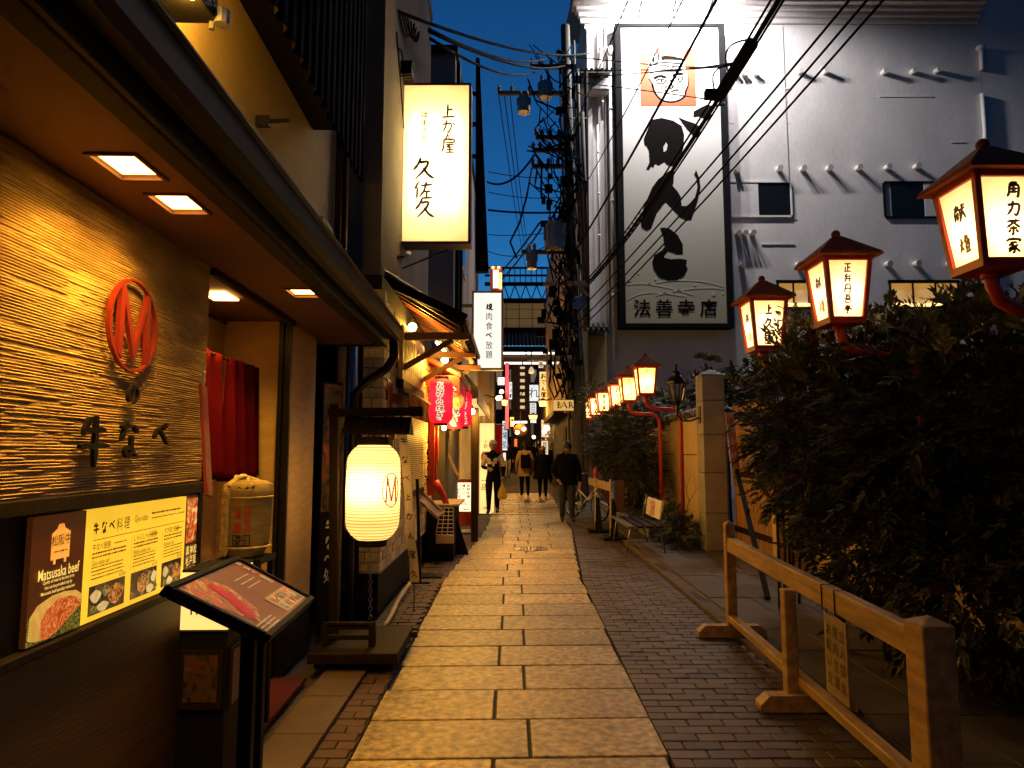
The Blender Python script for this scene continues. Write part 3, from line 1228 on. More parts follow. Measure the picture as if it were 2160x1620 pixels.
FOOD = pictures("food_print", [(0, (.01, .006, .003)), (.42, (.05, .02, .005)), (.48, (.45, .20, .03)), (.55, (.50, .07, .015)), (.62, (.65, .42, .12)), (.8, (.75, .6, .3))], 26, es=.55, distort=2.5)
for c, (f0, f1) in enumerate(((.05, .37), (.41, .69), (.73, .98))):
    mb = MB(FA)
    mb.box(.0145, .0165, xx(f0), xx(f1 - .02), zz(.05), zz(.31))
    o = mb.build("food_picture", pictures("food_base", [(0, (.006, .004, .002)), (.5, (.03, .014, .004)), (.62, (.14, .07, .02)), (.8, (.3, .2, .06))], 18, es=.5), t)
    for k, (fx, fz, r1, r2, m) in enumerate(((.72, .5, .30, .46, "meat"), (.16, .62, .18, .28, "egg"), (.42, .72, .13, .26, "bowl"), (.36, .2, .2, .22, "egg"), (.10, .2, .1, .16, "green"))):
        mb = MB()
        cx_, cz_ = xx(f0) + (xx(f1 - .02) - xx(f0)) * (fx if c != 1 else 1 - fx * .8), zz(.05 + .26 * fz)
        hw, hh = (xx(f1 - .02) - xx(f0)) * r1 * .5 * 1.6, (zz(.31) - zz(.05)) * r2 * .5 * 1.5
        a0, a1, b0, b1 = xx(f0), xx(f1 - .02), zz(.05), zz(.31)
        pts = [(min(a1, max(a0, cx_ + hw * math.cos(a) * (1 + .12 * math.sin(3 * a + c)))), min(b1, max(b0, cz_ + hh * math.sin(a) * (1 + .1 * math.cos(4 * a))))) for a in [2 * math.pi * i / 18 for i in range(18)]]
        mb.M = P_menu
        mb.poly(pts, .002 + .0006 * k)
        mb.build("dish_print", {"meat": FOOD, "egg": pictures("egg_print", [(.3, (.5, .33, .1)), (.6, (.8, .66, .3)), (.75, (.6, .4, .1))], 30, es=.6), "bowl": pictures("bowl_print", [(.35, (.02, .012, .006)), (.55, (.2, .14, .06)), (.7, (.7, .55, .25))], 22, es=.5), "green": pictures("green_print", [(.35, (.02, .03, .005)), (.6, (.2, .22, .03)), (.75, (.5, .4, .1))], 35, es=.5)}[m], t)
# left panel: plaque, words, raw beef
W2 = uB - uA
gx = lambda f: uA + W2 * f
ink = MB()
write(ink, P_menu, "Matsusaka beef", gx(.50), zz(.535), .034, ws=.70, off=.012)
for r_, s in enumerate(("Quality of meat at the best price", "that can be provided only by", "Matsusaka beef specialty restaurant")):
    write(ink, P_menu, s, gx(.50), zz(.468 - r_ * .043), .0105, ws=.80, off=.01)
ink.build("white_print", glow("print_white", (.95, .62, .12), .9), t)
mb = MB(P_menu)
px0, pz0, s = gx(.5), zz(.755), .046
mb.poly([(px0 - s, pz0 - s), (px0 - s, pz0 + s * .75), (px0 - s * .45, pz0 + s * 1.05), (px0 - s * .3, pz0 + s * 1.35), (px0 + s * .25, pz0 + s * 1.35), (px0 + s * .4, pz0 + s * 1.05), (px0 + s, pz0 + s * .75), (px0 + s, pz0 - s), (px0 + s * .7, pz0 - s), (px0 + s * .7, pz0 - s * 1.3), (px0 + s * .45, pz0 - s * 1.3), (px0 + s * .45, pz0 - s), (px0 - s * .45, pz0 - s), (px0 - s * .45, pz0 - s * 1.3), (px0 - s * .7, pz0 - s * 1.3), (px0 - s * .7, pz0 - s)], .001)
mb.build("plaque_print", glow("plaque_orange", (1, .33, .02), .8), t)
mb = MB()
write(mb, P_menu, "松阪牛", px0, pz0 + .012, .026, ws=.9, off=.01, z=.0024)
scribble(mb, P_menu, px0 - .035, px0 + .035, pz0 - .022, .009, rg, z=.0024)
mb.build("plaque_words", M_brownink, t)
def blob(pts, name, m, z):
    mb = MB(P_menu)
    mb.poly([(gx(a), zz(b)) for a, b in pts], z)
    return mb.build(name, m, t)
blob([(0, 0), (0, .22), (.98, .2), (.98, .0)], "leaf_print", pictures("leaf_print_colour", [(.3, (.01, .012, .002)), (.5, (.06, .07, .008)), (.62, (.4, .34, .05)), (.75, (.02, .02, .003))], 40, es=.5, distort=4), .0008)
blob([(.02, .05), (.03, .22), (.15, .30), (.40, .345), (.62, .35), (.85, .33), (.98, .28), (.98, .20), (.75, .12), (.55, .05), (.38, .015), (.15, .02)], "beef_print", pictures("beef_fat", [(.3, (.45, .22, .03)), (.5, (.75, .48, .10)), (.7, (.55, .25, .04))], 10, es=.6, distort=1), .0016)
blob([(.22, .02), (.22, .16), (.30, .24), (.50, .30), (.75, .30), (.96, .24), (.96, .20), (.74, .12), (.52, .04), (.36, .01)], "beef_print", pictures("beef_red", [(.30, (.30, .035, .006)), (.46, (.50, .075, .012)), (.52, (.75, .33, .08)), (.56, (.45, .06, .01)), (.7, (.55, .12, .02))], 13, es=.75, distort=6), .0024)
# right panel: hot pot picture and vertical words
mb = MB(P_menu)
mb.poly([(uC + .006, zz(.45)), (uD - .006, zz(.45)), (uD - .006, zz(.97)), (uC + .006, zz(.97))], .001)
mb.build("pot_print", pictures("pot_colour", [(.30, (.02, .01, .004)), (.45, (.5, .06, .01)), (.54, (.65, .12, .02)), (.60, (.75, .45, .12)), (.75, (.8, .6, .3))], 22, es=.8, distort=2), t)
ink = MB()
for k, s in enumerate(("松阪牛", "神戸牛", "黒毛肉")):
    write_v(ink, P_menu, s, uD - .018 - k * (uD - uC) * .32, zz(.42), .045, ws=.75, off=.015)
ink.build("white_print", glow("print_white", (.95, .62, .12), .9), t)

# red tally board hanging at the wall's end
t = thing("red_hanging_board", "long red board hanging tilted at the end of the combed wall", "board", FA @ V((.03, UE, 1.7)))
a, b = at(428, 812, 3.1), at(440, 1048, 2.98)
mb = MB()
mb.beam(a, b, .062, .014, up=(1, 0, 0))
mb.build("board", mat("dull_red_board", (.20, .018, .010), .5, var=.3), t, bevel=.003)
mb = MB()
mb.tube([a + V((0, 0, .05)), a - V((0, 0, .01))], .004, 6)
mb.ball(a + V((0, 0, .055)), .008, 8, 5)
mb.build("hook", M_steel, t)

# red noren curtain and its rod
t = thing("noren_curtain", "dark red split noren curtain hanging across the restaurant doorway", "curtain", FA @ V((-.24, 4.2, 2.0)))
CW = -.24
u0, z0 = onf(450, 752, CW)
u1, z1 = onf(562, 783, CW)
zr = (z0 + z1) / 2
mb = MB(FA)
mb.tube([(CW, u0 - .3, zr), (CW, onf(590, 793, CW)[0], zr)], .011, 8)
mb.tube([(CW, u1 + .085, zr), (CW - .2, u1 + .085, zr + .01)], .011, 8)
mb.build("rod", M_darkwood, t, smooth=True)
zlo = onf(548, 1008, CW)[1]
rg = random.Random(8)
for k, (a, b) in enumerate(((u0 - .25, u0 + (u1 - u0) * .14), (u0 + (u1 - u0) * .16, u0 + (u1 - u0) * .68), (u0 + (u1 - u0) * .685, u1))):
    n, m = 34, 14
    vs_ = []
    p0 = rg.uniform(0, 6)
    for j_ in range(m + 1):
        f = j_ / m
        for i in range(n + 1):
            u = a + (b - a) * i / n
            u += (.02 * f * math.sin(3 * f + k) if 0 < i < n else (.02 * f * (1 if i == 0 else -1)))
            w = CW + .012 + (.008 + .032 * f) * math.sin(u * 38 + p0 + .6 * math.sin(u * 9)) + .012 * f * math.sin(u * 71)
            vs_.append((w, u, zr + .012 - (zr - zlo) * f - .012 * math.sin(u * 20) * f))
    mb = MB(FA)
    mb.add(vs_, [(j_ * (n + 1) + i, j_ * (n + 1) + i + 1, (j_ + 1) * (n + 1) + i + 1, (j_ + 1) * (n + 1) + i) for j_ in range(m) for i in range(n)])
    o = mb.build("curtain_panel", M_redcloth, t, smooth=True)
    sm = o.modifiers.new("thickness", 'SOLIDIFY')
    sm.thickness = .004

# straw-wrapped sake barrel on its stand
bc = at(522, 1090, 3.75)
rB, hB = .118, .40
zB = at(522, 1172, 3.75).z
st = thing("barrel_stand", "black square stand carrying the straw sake barrel beside the doorway", "stand", (bc.x, bc.y, 0))
mb = MB()
mb.box(bc.x - .12, bc.x + .12, bc.y - .12, bc.y + .12, zB - .03, zB - .002)
for sx in (-.1, .1):
    for sy in (-.1, .1):
        mb.box(bc.x + sx - .015, bc.x + sx + .015, bc.y + sy - .015, bc.y + sy + .015, .0, zB - .03)
mb.build("frame", M_black, st)
t = thing("sake_barrel", "straw wrapped sake barrel tied with thick rope, red writing on its front", "barrel", (bc.x, bc.y, zB))
mb = MB()
mb.lathe([(.0, 0), (rB * .78, .0), (rB * .80, .02), (rB * .95, .05), (rB, .08), (rB * 1.04, .2), (rB * 1.06, hB - .09), (rB * 1.10, hB - .06), (rB * 1.06, hB - .02), (rB * .8, hB), (0, hB + .01)], (bc.x, bc.y, zB), 32, cap=False)
mb.build("barrel_body", M_straw, t, smooth=True)
mb = MB()
for z in (.055, hB - .085):
    mb.tube([V((bc.x + rB * 1.07 * math.cos(a), bc.y + rB * 1.07 * math.sin(a), zB + z)) for a in [2 * math.pi * i / 28 for i in range(28)]], .006, 6, closed=True)
for k in range(3):
    a0 = -2.25 + k * .16
    pts = [V((bc.x + rB * 1.13 * math.cos(a0), bc.y + rB * 1.13 * math.sin(a0), zB + z)) for z in (.02, .1, .2, hB - .1, hB - .05)] + [V((bc.x + rB * .6 * math.cos(a0), bc.y + rB * .6 * math.sin(a0), zB + hB + .02)), V((bc.x, bc.y, zB + hB + .03))]
    if k < 2:
        for tw in range(2):
            mb.tube([p + V((.008 * math.cos(i * 1.9 + tw * 3.14), .004, .006 * math.sin(i * 1.9 + tw * 3.14))) for i, p in enumerate([pts[0].lerp(pts[1], .5)] + sum([[pts[i].lerp(pts[i + 1], f) for f in (0, .33, .66)] for i in range(6)], []))], .011, 6)
for k in range(5):
    a0 = -2.6 + k * 1.05
    mb.tube([V((bc.x + rB * f * math.cos(a0 + .5 * f), bc.y + rB * f * math.sin(a0 + .5 * f), zB + hB + .02 - .04 * f)) for f in (0, .4, .8, 1.1)], .008, 6)
mb.build("rope", M_rope, t, smooth=True)
mr, mk = MB(), MB()
def wrap(mb_, fn):
    tmp = MB()
    fn(tmp)
    vs_ = []
    for p in tmp.v:
        a = p.x / rB - math.pi / 2 + .12
        rr = rB * 1.075
        vs_.append((bc.x + rr * math.cos(a), bc.y + rr * math.sin(a), zB + p.y))
    mb_.add(vs_, tmp.f)
wrap(mr, lambda q: (write_v(q, I4, "酒清御蔵", -.018, .275, .036, off=.02), write_v(q, I4, "元吟極銘", .028, .275, .036, off=.02)))
mr.build("red_writing", M_redink, t)
def seal(q):
    x0, x1, y0, y1 = -.04, .045, .065, .122
    for a, b, c, d in ((x0, x1, y0, y0 + .005), (x0, x1, y1 - .005, y1), (x0, x0 + .005, y0, y1), (x1 - .005, x1, y0, y1), (x0, x1, .091, .095)):
        q.add([(a, c, 0), (b, c, 0), (b, d, 0), (a, d, 0)], [(0, 1, 2, 3)])
    write(q, I4, "灘酒", .0025, .108, .022, off=.02)
    write(q, I4, "極上", .0025, .078, .022, off=.02)
wrap(mk, lambda q: (seal(q), write(q, I4, "金鶴", .01, hB - .052, .036, off=.03)))
mk.build("black_writing", M_ink, t)
# ================================================================== things standing in front of the beef restaurant
# tilted menu board on a stand
A, B, C, D = at(360, 1240, 1.67), at(500, 1178, 2.12), at(655, 1262, 2.27), at(565, 1340, 1.81)
t = thing("menu_stand", "tilted menu board on black legs in front of the glowing menu panel", "menu stand", (-.80, 2.1, 0))
P_mb = panel(A, B - A, D - A)           # x towards the far side, y towards the street: print column runs along y
P_mb = panel(D, C - D, A - D)
nrm = V((P_mb[0][2], P_mb[1][2], P_mb[2][2]))
Wm, Hm = (C - D).length, (A - D).length
mb = MB(P_mb)
mb.box(-.0, Wm, .0, Hm, -.022, -.004)
for x0, x1, y0, y1 in ((-.012, Wm + .012, -.012, .008), (-.012, Wm + .012, Hm - .008, Hm + .012), (-.012, .008, .008, Hm - .008), (Wm - .008, Wm + .012, .008, Hm - .008)):
    mb.box(x0, x1, y0, y1, -.024, .006)
mb.build("board_frame", M_black, t, bevel=.003)
mb = MB(P_mb)
mb.box(.008, Wm - .008, .008, Hm - .008, -.004, .0)
mb.build("menu_sheet", mat("menu_sheet_brown", (.26, .11, .03), .35, var=.2, scale=6), t)
mb = MB(P_mb)
mb.poly([(.02, Hm * .62), (.02, Hm * .95), (Wm * .35, Hm * .97), (Wm * .42, Hm * .7), (Wm * .3, Hm * .3), (Wm * .12, Hm * .15)], .0012)
mb.build("dish_print", pictures("stand_dish", [(.3, (.05, .02, .01)), (.45, (.55, .30, .08)), (.52, (.6, .05, .02)), (.62, (.7, .5, .2))], 24, distort=2), t)
mb = MB(P_mb)
mb.poly([(Wm * .14, Hm * .22), (Wm * .22, Hm * .3), (Wm * .32, Hm * .58), (Wm * .34, Hm * .86), (Wm * .27, Hm * .84), (Wm * .2, Hm * .55), (Wm * .10, Hm * .32)], .0022)
mb.build("meat_print", mat("meat_red_print", (.62, .02, .012), .35, var=.3, scale=30), t)
mb = MB(P_mb)
mb.poly([(Wm * .52, Hm * .06), (Wm * .95, Hm * .06), (Wm * .95, Hm * .36), (Wm * .52, Hm * .36)], .0012)
mb.build("price_card", mat("card_cream", (.62, .50, .30), .4, var=.06), t)
for r_ in range(2):
    for c in range(3):
        mb = MB(P_mb)
        x, y = Wm * (.57 + c * .125), Hm * (.09 + r_ * .135)
        mb.poly([(x, y), (x + Wm * .1, y), (x + Wm * .1, y + Hm * .1), (x, y + Hm * .1)], .0022)
        mb.build("dish_print", FOOD if (r_ + c) % 2 else pictures("bowl_print", [(.35, (.02, .012, .006)), (.55, (.2, .14, .06)), (.7, (.7, .55, .25))], 22), t)
ink = MB()
for i, ch in enumerate("牛なべ御膳"):
    write_v(ink, P_mb, ch, Wm * .90, Hm * (.97 - .1 * i), Hm * .1, off=.01)
for k in range(3):
    write_v(ink, P_mb, "すき焼"[k], Wm * .16, Hm * (.16 - .05 * k) + .0, Hm * .05)
    scribble(ink, P_mb, Wm * .55, Wm * .8, Hm * (.58 + .08 * k), .009, rg)
for k in range(3):
    scribble(ink, P_mb, Wm * .03, Wm * .3, Hm * (.05 + .05 * k), .010, rg)
ink.build("white_print", M_whiteink, t)
mid = (A + B + C + D) / 4 - nrm * .03
for s in (0, 1):
    q = D.lerp(C, .62 + s * .2) * .5 + A.lerp(B, .62 + s * .2) * .5 - nrm * .03
    mb = MB()
    mb.beam(q, (q.x, q.y, .02), .04, .03)
    mb.build("leg", M_black, t, bevel=.003)
mb = MB()
mb.box(mid.x - .16, mid.x + .16, mid.y + .0, mid.y + .34, 0.007, .02)
mb.build("foot_plate", M_black, t, bevel=.003)

# lit pedestal sign behind it ("Gyu-nabe"), black cabinet below
t = thing("pedestal_sign", "black pedestal with lit white box top reading nabe behind the menu stand", "sign", FA @ V((.12, 3.2, 0)))
w0, w1 = .045, .245
pu0, pu1 = 3.02, 3.30
zp0, zp1 = .70, .94
mb = MB(FA)
mb.box(w0, w1, pu0, pu1, 0.007, zp0 - .01)
mb.box(w0 - .004, w1 + .004, pu0 - .004, pu1 + .004, zp0 - .012, zp0)
mb.box(w0 - .003, w1 + .003, pu0 - .003, pu1 + .003, zp1, zp1 + .012)
mb.build("cabinet", M_black, t, bevel=.004)
mb = MB(FA)
mb.box(w0, w1, pu0, pu1, zp0 + .002, zp1 - .002)
mb.build("lit_box", glow("pedestal_white", (1.0, .62, .18), 1.15), t)
Pq = panel(FA @ V((w0, pu0 - .002, zp0)), nA, (0, 0, 1))
Pq2 = panel(FA @ V((w1 + .002, pu0, zp0)), dA, (0, 0, 1))
ink = MB()
write(ink, Pq, "nabe", .115, .09, .05, ws=1.15)
write(ink, Pq2, "Gyu", .12, .09, .05, ws=.9)
ink.build("print", M_brownink, t)
mb = MB(FA)
for x0, x1, z0, z1 in ((w0 + .01, w1 - .01, .38, .62),):
    mb.box(x0, x1, pu0 - .012, pu0 - .002, z0, z1)
    mb.box(w1 + .002, w1 + .010, pu0 + .03, pu1 - .03, .36, .62)
mb.build("picture_frame", M_darkwood, t)
mb = MB(FA)
mb.box(w0 + .03, w1 - .03, pu0 - .014, pu0 - .012, .41, .60)
mb.box(w1 + .010, w1 + .012, pu0 + .05, pu1 - .05, .38, .60)
mb.build("picture", pictures("dim_picture", [(.35, (.02, .012, .006)), (.5, (.09, .05, .02)), (.6, (.12, .03, .012)), (.7, (.14, .10, .05))], 14), t)

# ------------------------------------------------------------------ lantern stand
LS = thing("lantern_stand", "black wooden stand with small roof and platform holding the big paper lantern", "stand", (-1.05, 5.05, 0))
bx0, bx1, by0, by1 = -1.36, -.76, 4.68, 5.42
mb = MB()
mb.box(bx0, bx1, by0, by1, .055, .125)
mb.build("platform", M_darkwood, LS, bevel=.006)
for sx in (bx0 + .05, bx1 - .05):
    for sy in (by0 + .08, by1 - .08):
        mb = MB()
        mb.lathe([(0, -.015), (.03, -.015), (.032, 0), (.03, .015), (0, .015)], n=14, T=Matrix.Translation((sx, sy, .034)) @ Matrix.Rotation(R(90), 4, 'Y'), cap=False)
        mb.build("wheel", M_blackmetal, LS, smooth=False)
mb = MB()
mb.tube([(bx1 + .0, by1 - .12, .09), (bx1 + .05, by1 - .12, .09)], .022, 10)
mb.build("caster_lock", M_blackmetal, LS)
pt, pb = at(706, 852, 5.02), at(703, 1385, 5.02)
mb = MB()
mb.beam((pb.x, 5.02, .125), (pt.x, 5.02, pt.z), .062, .062)
mb.build("post", M_darkwood, LS, bevel=.004)
ba, bb = at(700, 871, 5.02), at(893, 868, 5.02)
mb = MB()
mb.beam((ba.x - .02, 5.02, ba.z), (bb.x - .1, 5.02, ba.z + .01), .06, .06)
mb.beam((bb.x - .1, 5.02, ba.z + .01), (bb.x, 5.02, ba.z + .012), .066, .07)
mb.build("beam", M_darkwood, LS, bevel=.004)
# little shingled roof under the beam
ra, rb = at(735, 905, 5.02), at(855, 905, 5.02)
zr, zt2 = ra.z - .02, ba.z - .03
mb = MB()
for s in (-1, 1):
    mb.add([(ra.x - .02, 5.02, zt2), (rb.x + .02, 5.02, zt2), (rb.x + .02, 5.02 + s * .13, zr), (ra.x - .02, 5.02 + s * .13, zr), (ra.x - .02, 5.02, zt2 - .018), (rb.x + .02, 5.02, zt2 - .018), (rb.x + .02, 5.02 + s * .13, zr - .018), (ra.x - .02, 5.02 + s * .13, zr - .018)],
           [(0, 1, 2, 3), (4, 5, 6, 7), (0, 1, 5, 4), (1, 2, 6, 5), (2, 3, 7, 6), (3, 0, 4, 7)])
mb.build("little_roof", M_darkwood, LS)
for k in range(4):
    x = ra.x + (rb.x - ra.x) * (k + .3) / 3.6
    mb = MB()
    for s in (-1, 1):
        mb.beam((x, 5.02 + s * .01, zt2 + .005), (x, 5.02 + s * .14, zr + .005), .014, .016)
    mb.build("roof_batten", M_darkwood, LS)
mb = MB()
mb.prism([(-.13, zr - .02), (.13, zr - .02), (0, zt2)], rb.x + .021, rb.x + .045, Matrix(((0, 0, 1, 0), (1, 0, 0, 5.02), (0, 1, 0, 0), (0, 0, 0, 1))))
mb.build("gable", M_darkwood, LS)
# low ladder frame on the platform
fa, fb = at(680, 1316, 4.86), at(792, 1312, 4.86)
mb = MB()
for x in (fa.x + .02, fb.x - .02):
    mb.beam((x, 4.86, .125), (x, 4.86, fa.z), .045, .045)
for z in (fa.z - .02, .27, .185):
    mb.beam((fa.x, 4.86, z), (fb.x, 4.86, z), .03, .032)
mb.build("low_rail", M_darkwood, LS, bevel=.003)

# the paper lantern
lc = at(787, 1038, 5.02)
zt_, zb_ = at(787, 938, 5.02).z, at(787, 1138, 5.02).z
hl = zt_ - zb_
rl = .196
t = thing("paper_lantern", "big cream paper lantern with red emblem glowing under the black stand", "lantern", (lc.x, 5.02, zb_))
prof = []
nring = 46
for i in range(nring * 2 + 1):
    f = i / (nring * 2)
    e = abs(2 * f - 1)
    r_ = rl * (1 - .045 * e ** 2) * (1 - max(0, (e - .62) / .38) ** 2.2 * .42)
    r_ -= .0042 if i % 2 == 0 else 0
    prof.append((r_, f * hl))
mb = MB()
mb.lathe(prof, (lc.x, 5.02, zb_), 40, cap=False)
mb.build("paper_shade", paper("lantern_paper", (.85, .78, .60), (1.0, .50, .06), .25, trans=.85), t, smooth=True)
mb = MB()
mb.lathe([(.0, 0), (rl * .56, 0), (rl * .58, .05), (rl * .56, .065), (0, .065)], (lc.x, 5.02, zt_ - .01), 28, cap=False)
mb.build("top_ring", M_darkwood, t)
mb = MB()
for r_, z_ in prof[2:-2:3]:
    mb.tube([V((lc.x + (r_ + .004) * math.cos(a_), 5.02 + (r_ + .004) * math.sin(a_), zb_ + z_)) for a_ in [2 * math.pi * i / 32 for i in range(32)]], .0019, 4, closed=True)
o = mb.build("bamboo_ribs", mat("bamboo_rib", (.32, .19, .05), .7), t)
o['kind'] = 'stuff'
mb = MB()
mb.lathe([(.0, 0), (rl * .53, 0), (rl * .56, .05), (.0, .05)], (lc.x, 5.02, zb_ - .045), 28, cap=False)
mb.build("bottom_ring", M_darkwood, t)
mb = MB()
mb.tube([(lc.x, 5.02, zt_ + .05), (lc.x, 5.02, zr + .06)], .006, 6)
mb.build("hanging_cord", M_black, t)
mb = MB()
mb.ball((lc.x - .01, 5.0, zb_ + hl * .56), .038, 14, 8)
mb.build("bulb", glow("bulb_glow", (1, .62, .22), 40), t)
lamp("light", t, (lc.x - .01, 4.94, zb_ + hl * .56), 7, (1, .68, .28), radius=.045)
# red oval emblem on the paper, facing the street
mb = MB()
def on_paper(u, z, off=.004):
    """u = metres round the paper from the side that faces the camera"""
    a = -math.pi / 2 + u / rl + lc.x * 0
    return V((lc.x + (rl + off) * math.cos(a), 5.02 + (rl + off) * math.sin(a), z))
ue, ze = .175, zb_ + hl * .53
ring_pts = [on_paper(ue + .072 * math.cos(a), ze + .118 * math.sin(a)) for a in [2 * math.pi * i / 30 for i in range(30)]]
mb.tube(ring_pts, .0038, 5, closed=True)
for pts in (((-.045, -.085), (-.035, .09)), ((-.035, .09), (.0, -.08)), ((.0, -.08), (.035, .09)), ((.035, .09), (.045, -.085))):
    mb.tube([on_paper(ue + pts[0][0] + (pts[1][0] - pts[0][0]) * f, ze + pts[0][1] + (pts[1][1] - pts[0][1]) * f) for f in (0, .33, .66, 1)], .0055, 5)
mb.build("emblem", M_redink, t)

# weathered hanging plank with brush writing
a, b = at(849, 908, 5.25), at(873, 1228, 5.25)
t = thing("hanging_plank_sign", "weathered pale plank with dark brush writing hanging right of the paper lantern", "sign", a)
Pp = panel(b - V((.032, 0, 0)), (1, .0, 0), a - b)
L = (a - b).length
rg = random.Random(4)
nseg = 14
lft = [(.004 + .006 * math.sin(i * .9) + rg.uniform(-.002, .002), L * i / nseg) for i in range(nseg + 1)]
rgt = [(.068 + .007 * math.sin(i * .7 + 1) + rg.uniform(-.002, .002), L * i / nseg) for i in range(nseg, -1, -1)]
mb = MB(Pp)
mb.prism(lft + rgt, -.012, .004)
mb.build("plank", M_palewood, t)
mb = MB()
for i, ch in enumerate("牛なべ上かん屋久"):
    brush(mb, Pp, ch, .036, L * (.93 - .125 * i), .062, w=.12, z=.006)
mb.build("brush_writing", M_ink, t)
mb = MB()
mb.tube([a + V((0, 0, -.01)), a + V((.0, -.1, .1))], .003, 5)
mb.tube([b, b + V((.005, 0, -.12)), b + V((.0, 0, -.22))], .004, 5)
mb.build("cord", M_black, t)
# pale bamboo pole lying on the bricks
t = thing("bamboo_pole", "pale bamboo pole lying on the bricks beside the lantern platform", "pole", gz(806, 1332))
mb = MB()
a, b = gz(806, 1334), gz(862, 1236)
pts = [a.lerp(b, i / 8) + V((.008 * math.sin(i), 0, .022)) for i in range(9)]
mb.tube(pts, [.021 + (.005 if i % 3 == 0 else 0) for i in range(9)], 8)
mb.build("cane", M_palewood, t, smooth=True)
t = thing("poster_stand", "thin black easel standing against the tiled wall past the lantern", "stand", gz(886, 1232))
e0, e1 = gz(886, 1232), at(880, 1010, gz(886, 1232).y)
mb = MB()
mb.beam((e0.x, e0.y, .01), (e1.x, e0.y, e1.z), .035, .02)
mb.beam((e0.x - .22, e0.y, .012), (e0.x + .11, e0.y, .012), .02, .02)
mb.beam((e0.x - .2, e0.y + .02, .01), (e0.x - .2, e0.y + .02, .9), .03, .02)
mb.build("easel", M_blackmetal, t)

# poster board, lattice and posts in the gap before the tiled building
t = thing("poster_board", "tall black and red poster board with white writing beside the doorway pillar", "poster", (-1.62, 5.62, 0))
a, b, c = at(674, 1370, 5.6), at(713, 815, 5.75), at(713, 1370, 5.75)
Pb = panel((a.x, 5.5, .03), (c.x - a.x, .2, 0), (0, 0, 1))
Wb, Hb = ((c.x - a.x) ** 2 + .04) ** .5, 2.0
mb = MB(Pb)
mb.box(0, Wb, 0, Hb, -.02, 0)
mb.build("board", M_black, t)
mb = MB(Pb)
mb.poly([(.01, .95), (Wb - .01, .95), (Wb - .01, Hb - .02), (.01, Hb - .02)], .002)
mb.build("picture", pictures("poster_picture", [(.35, (.02, .015, .01)), (.5, (.16, .12, .06)), (.58, (.42, .05, .02)), (.66, (.30, .22, .10))], 6, distort=1.2), t)
mb = MB()
write_v(mb, Pb, "牛なべ処", Wb * .5, .9, .13)
mb.build("white_writing", M_whiteink, t)
t = thing("gap_lattice", "dark vertical lattice screen in the gap beside the doorway pillar", "screen", (-1.6, 6.0, 0))
mb = MB()
mb.box(-2.3, -1.36, 6.16, 6.19, 0, 3.0)
mb.build("backing", M_black, t)
for k in range(13):
    mb = MB()
    x = -1.98 + k * .042
    mb.box(x, x + .02, 6.1, 6.13, .1, 2.4)
    mb.build("slat", M_darkwood, t)
t = thing("timber_post", "rough light timber post between poster board and tiled wall", "post", (-1.46, 5.85, 0))
a, b = at(722, 700, 5.85), at(722, 1300, 5.85)
mb = MB()
mb.box(a.x - .03, a.x + .035, 5.82, 5.88, .02, 2.5)
mb.build("shaft", M_oakwood, t, bevel=.004)
mb = MB()
mb.box(a.x - .045, a.x + .05, 5.80, 5.9, 0, .09)
mb.build("base_block", M_black, t)
t = thing("grey_pipe", "grey drain pipe with a joint collar beside the tiled wall corner", "pipe", (-1.4, 6.0, 0))
a = at(744, 800, 6.0)
mb = MB()
mb.tube([(a.x, 6.0, .3), (a.x, 6.0, 2.6)], .045, 12)
mb.lathe([(.052, -.02), (.052, .02)], (a.x, 6.0, at(744, 862, 6).z), 12)
mb.build("tube", M_steel, t, smooth=True)
t = thing("meter_box", "slim brown metal box on a post with white label under the lantern", "box", (-1.3, 5.75, 0))
a, b = at(727, 1200, 5.75), at(743, 1310, 5.75)
mb = MB()
mb.box(a.x, b.x, 5.7, 5.76, .12, a.z)
mb.build("body", M_gutter, t, bevel=.004)
mb = MB()
mb.box(a.x + .01, b.x - .012, 5.69, 5.70, a.z - .16, a.z - .10)
mb.build("label_plate", M_whitepaint, t)
# ================================================================== tiled okonomiyaki building
BX, BY = -1.18, 6.2          # street face and front corner of the tiled ground floor
tb = thing("tiled_restaurant_building", "dark building with split stone tile ground floor behind the paper lantern", "building", (-1.6, 8.2, 0))
mb = MB()
mb.box(-2.2, BX - .03, BY + .03, 10.15, 0, 3.1)
mb.build("ground_floor", M_black, tb)
mb = MB()
mb.box(-3.4, -1.33, 6.75, 10.6, 3.0, 8.55)
mb.box(-3.4, -1.31, 6.73, 10.62, 8.55, 8.7)
mb.build("upper_floors", mat("brown_render", (.17, .13, .085), .85, var=.2, scale=1.5, bump=.3, bscale=60), tb)
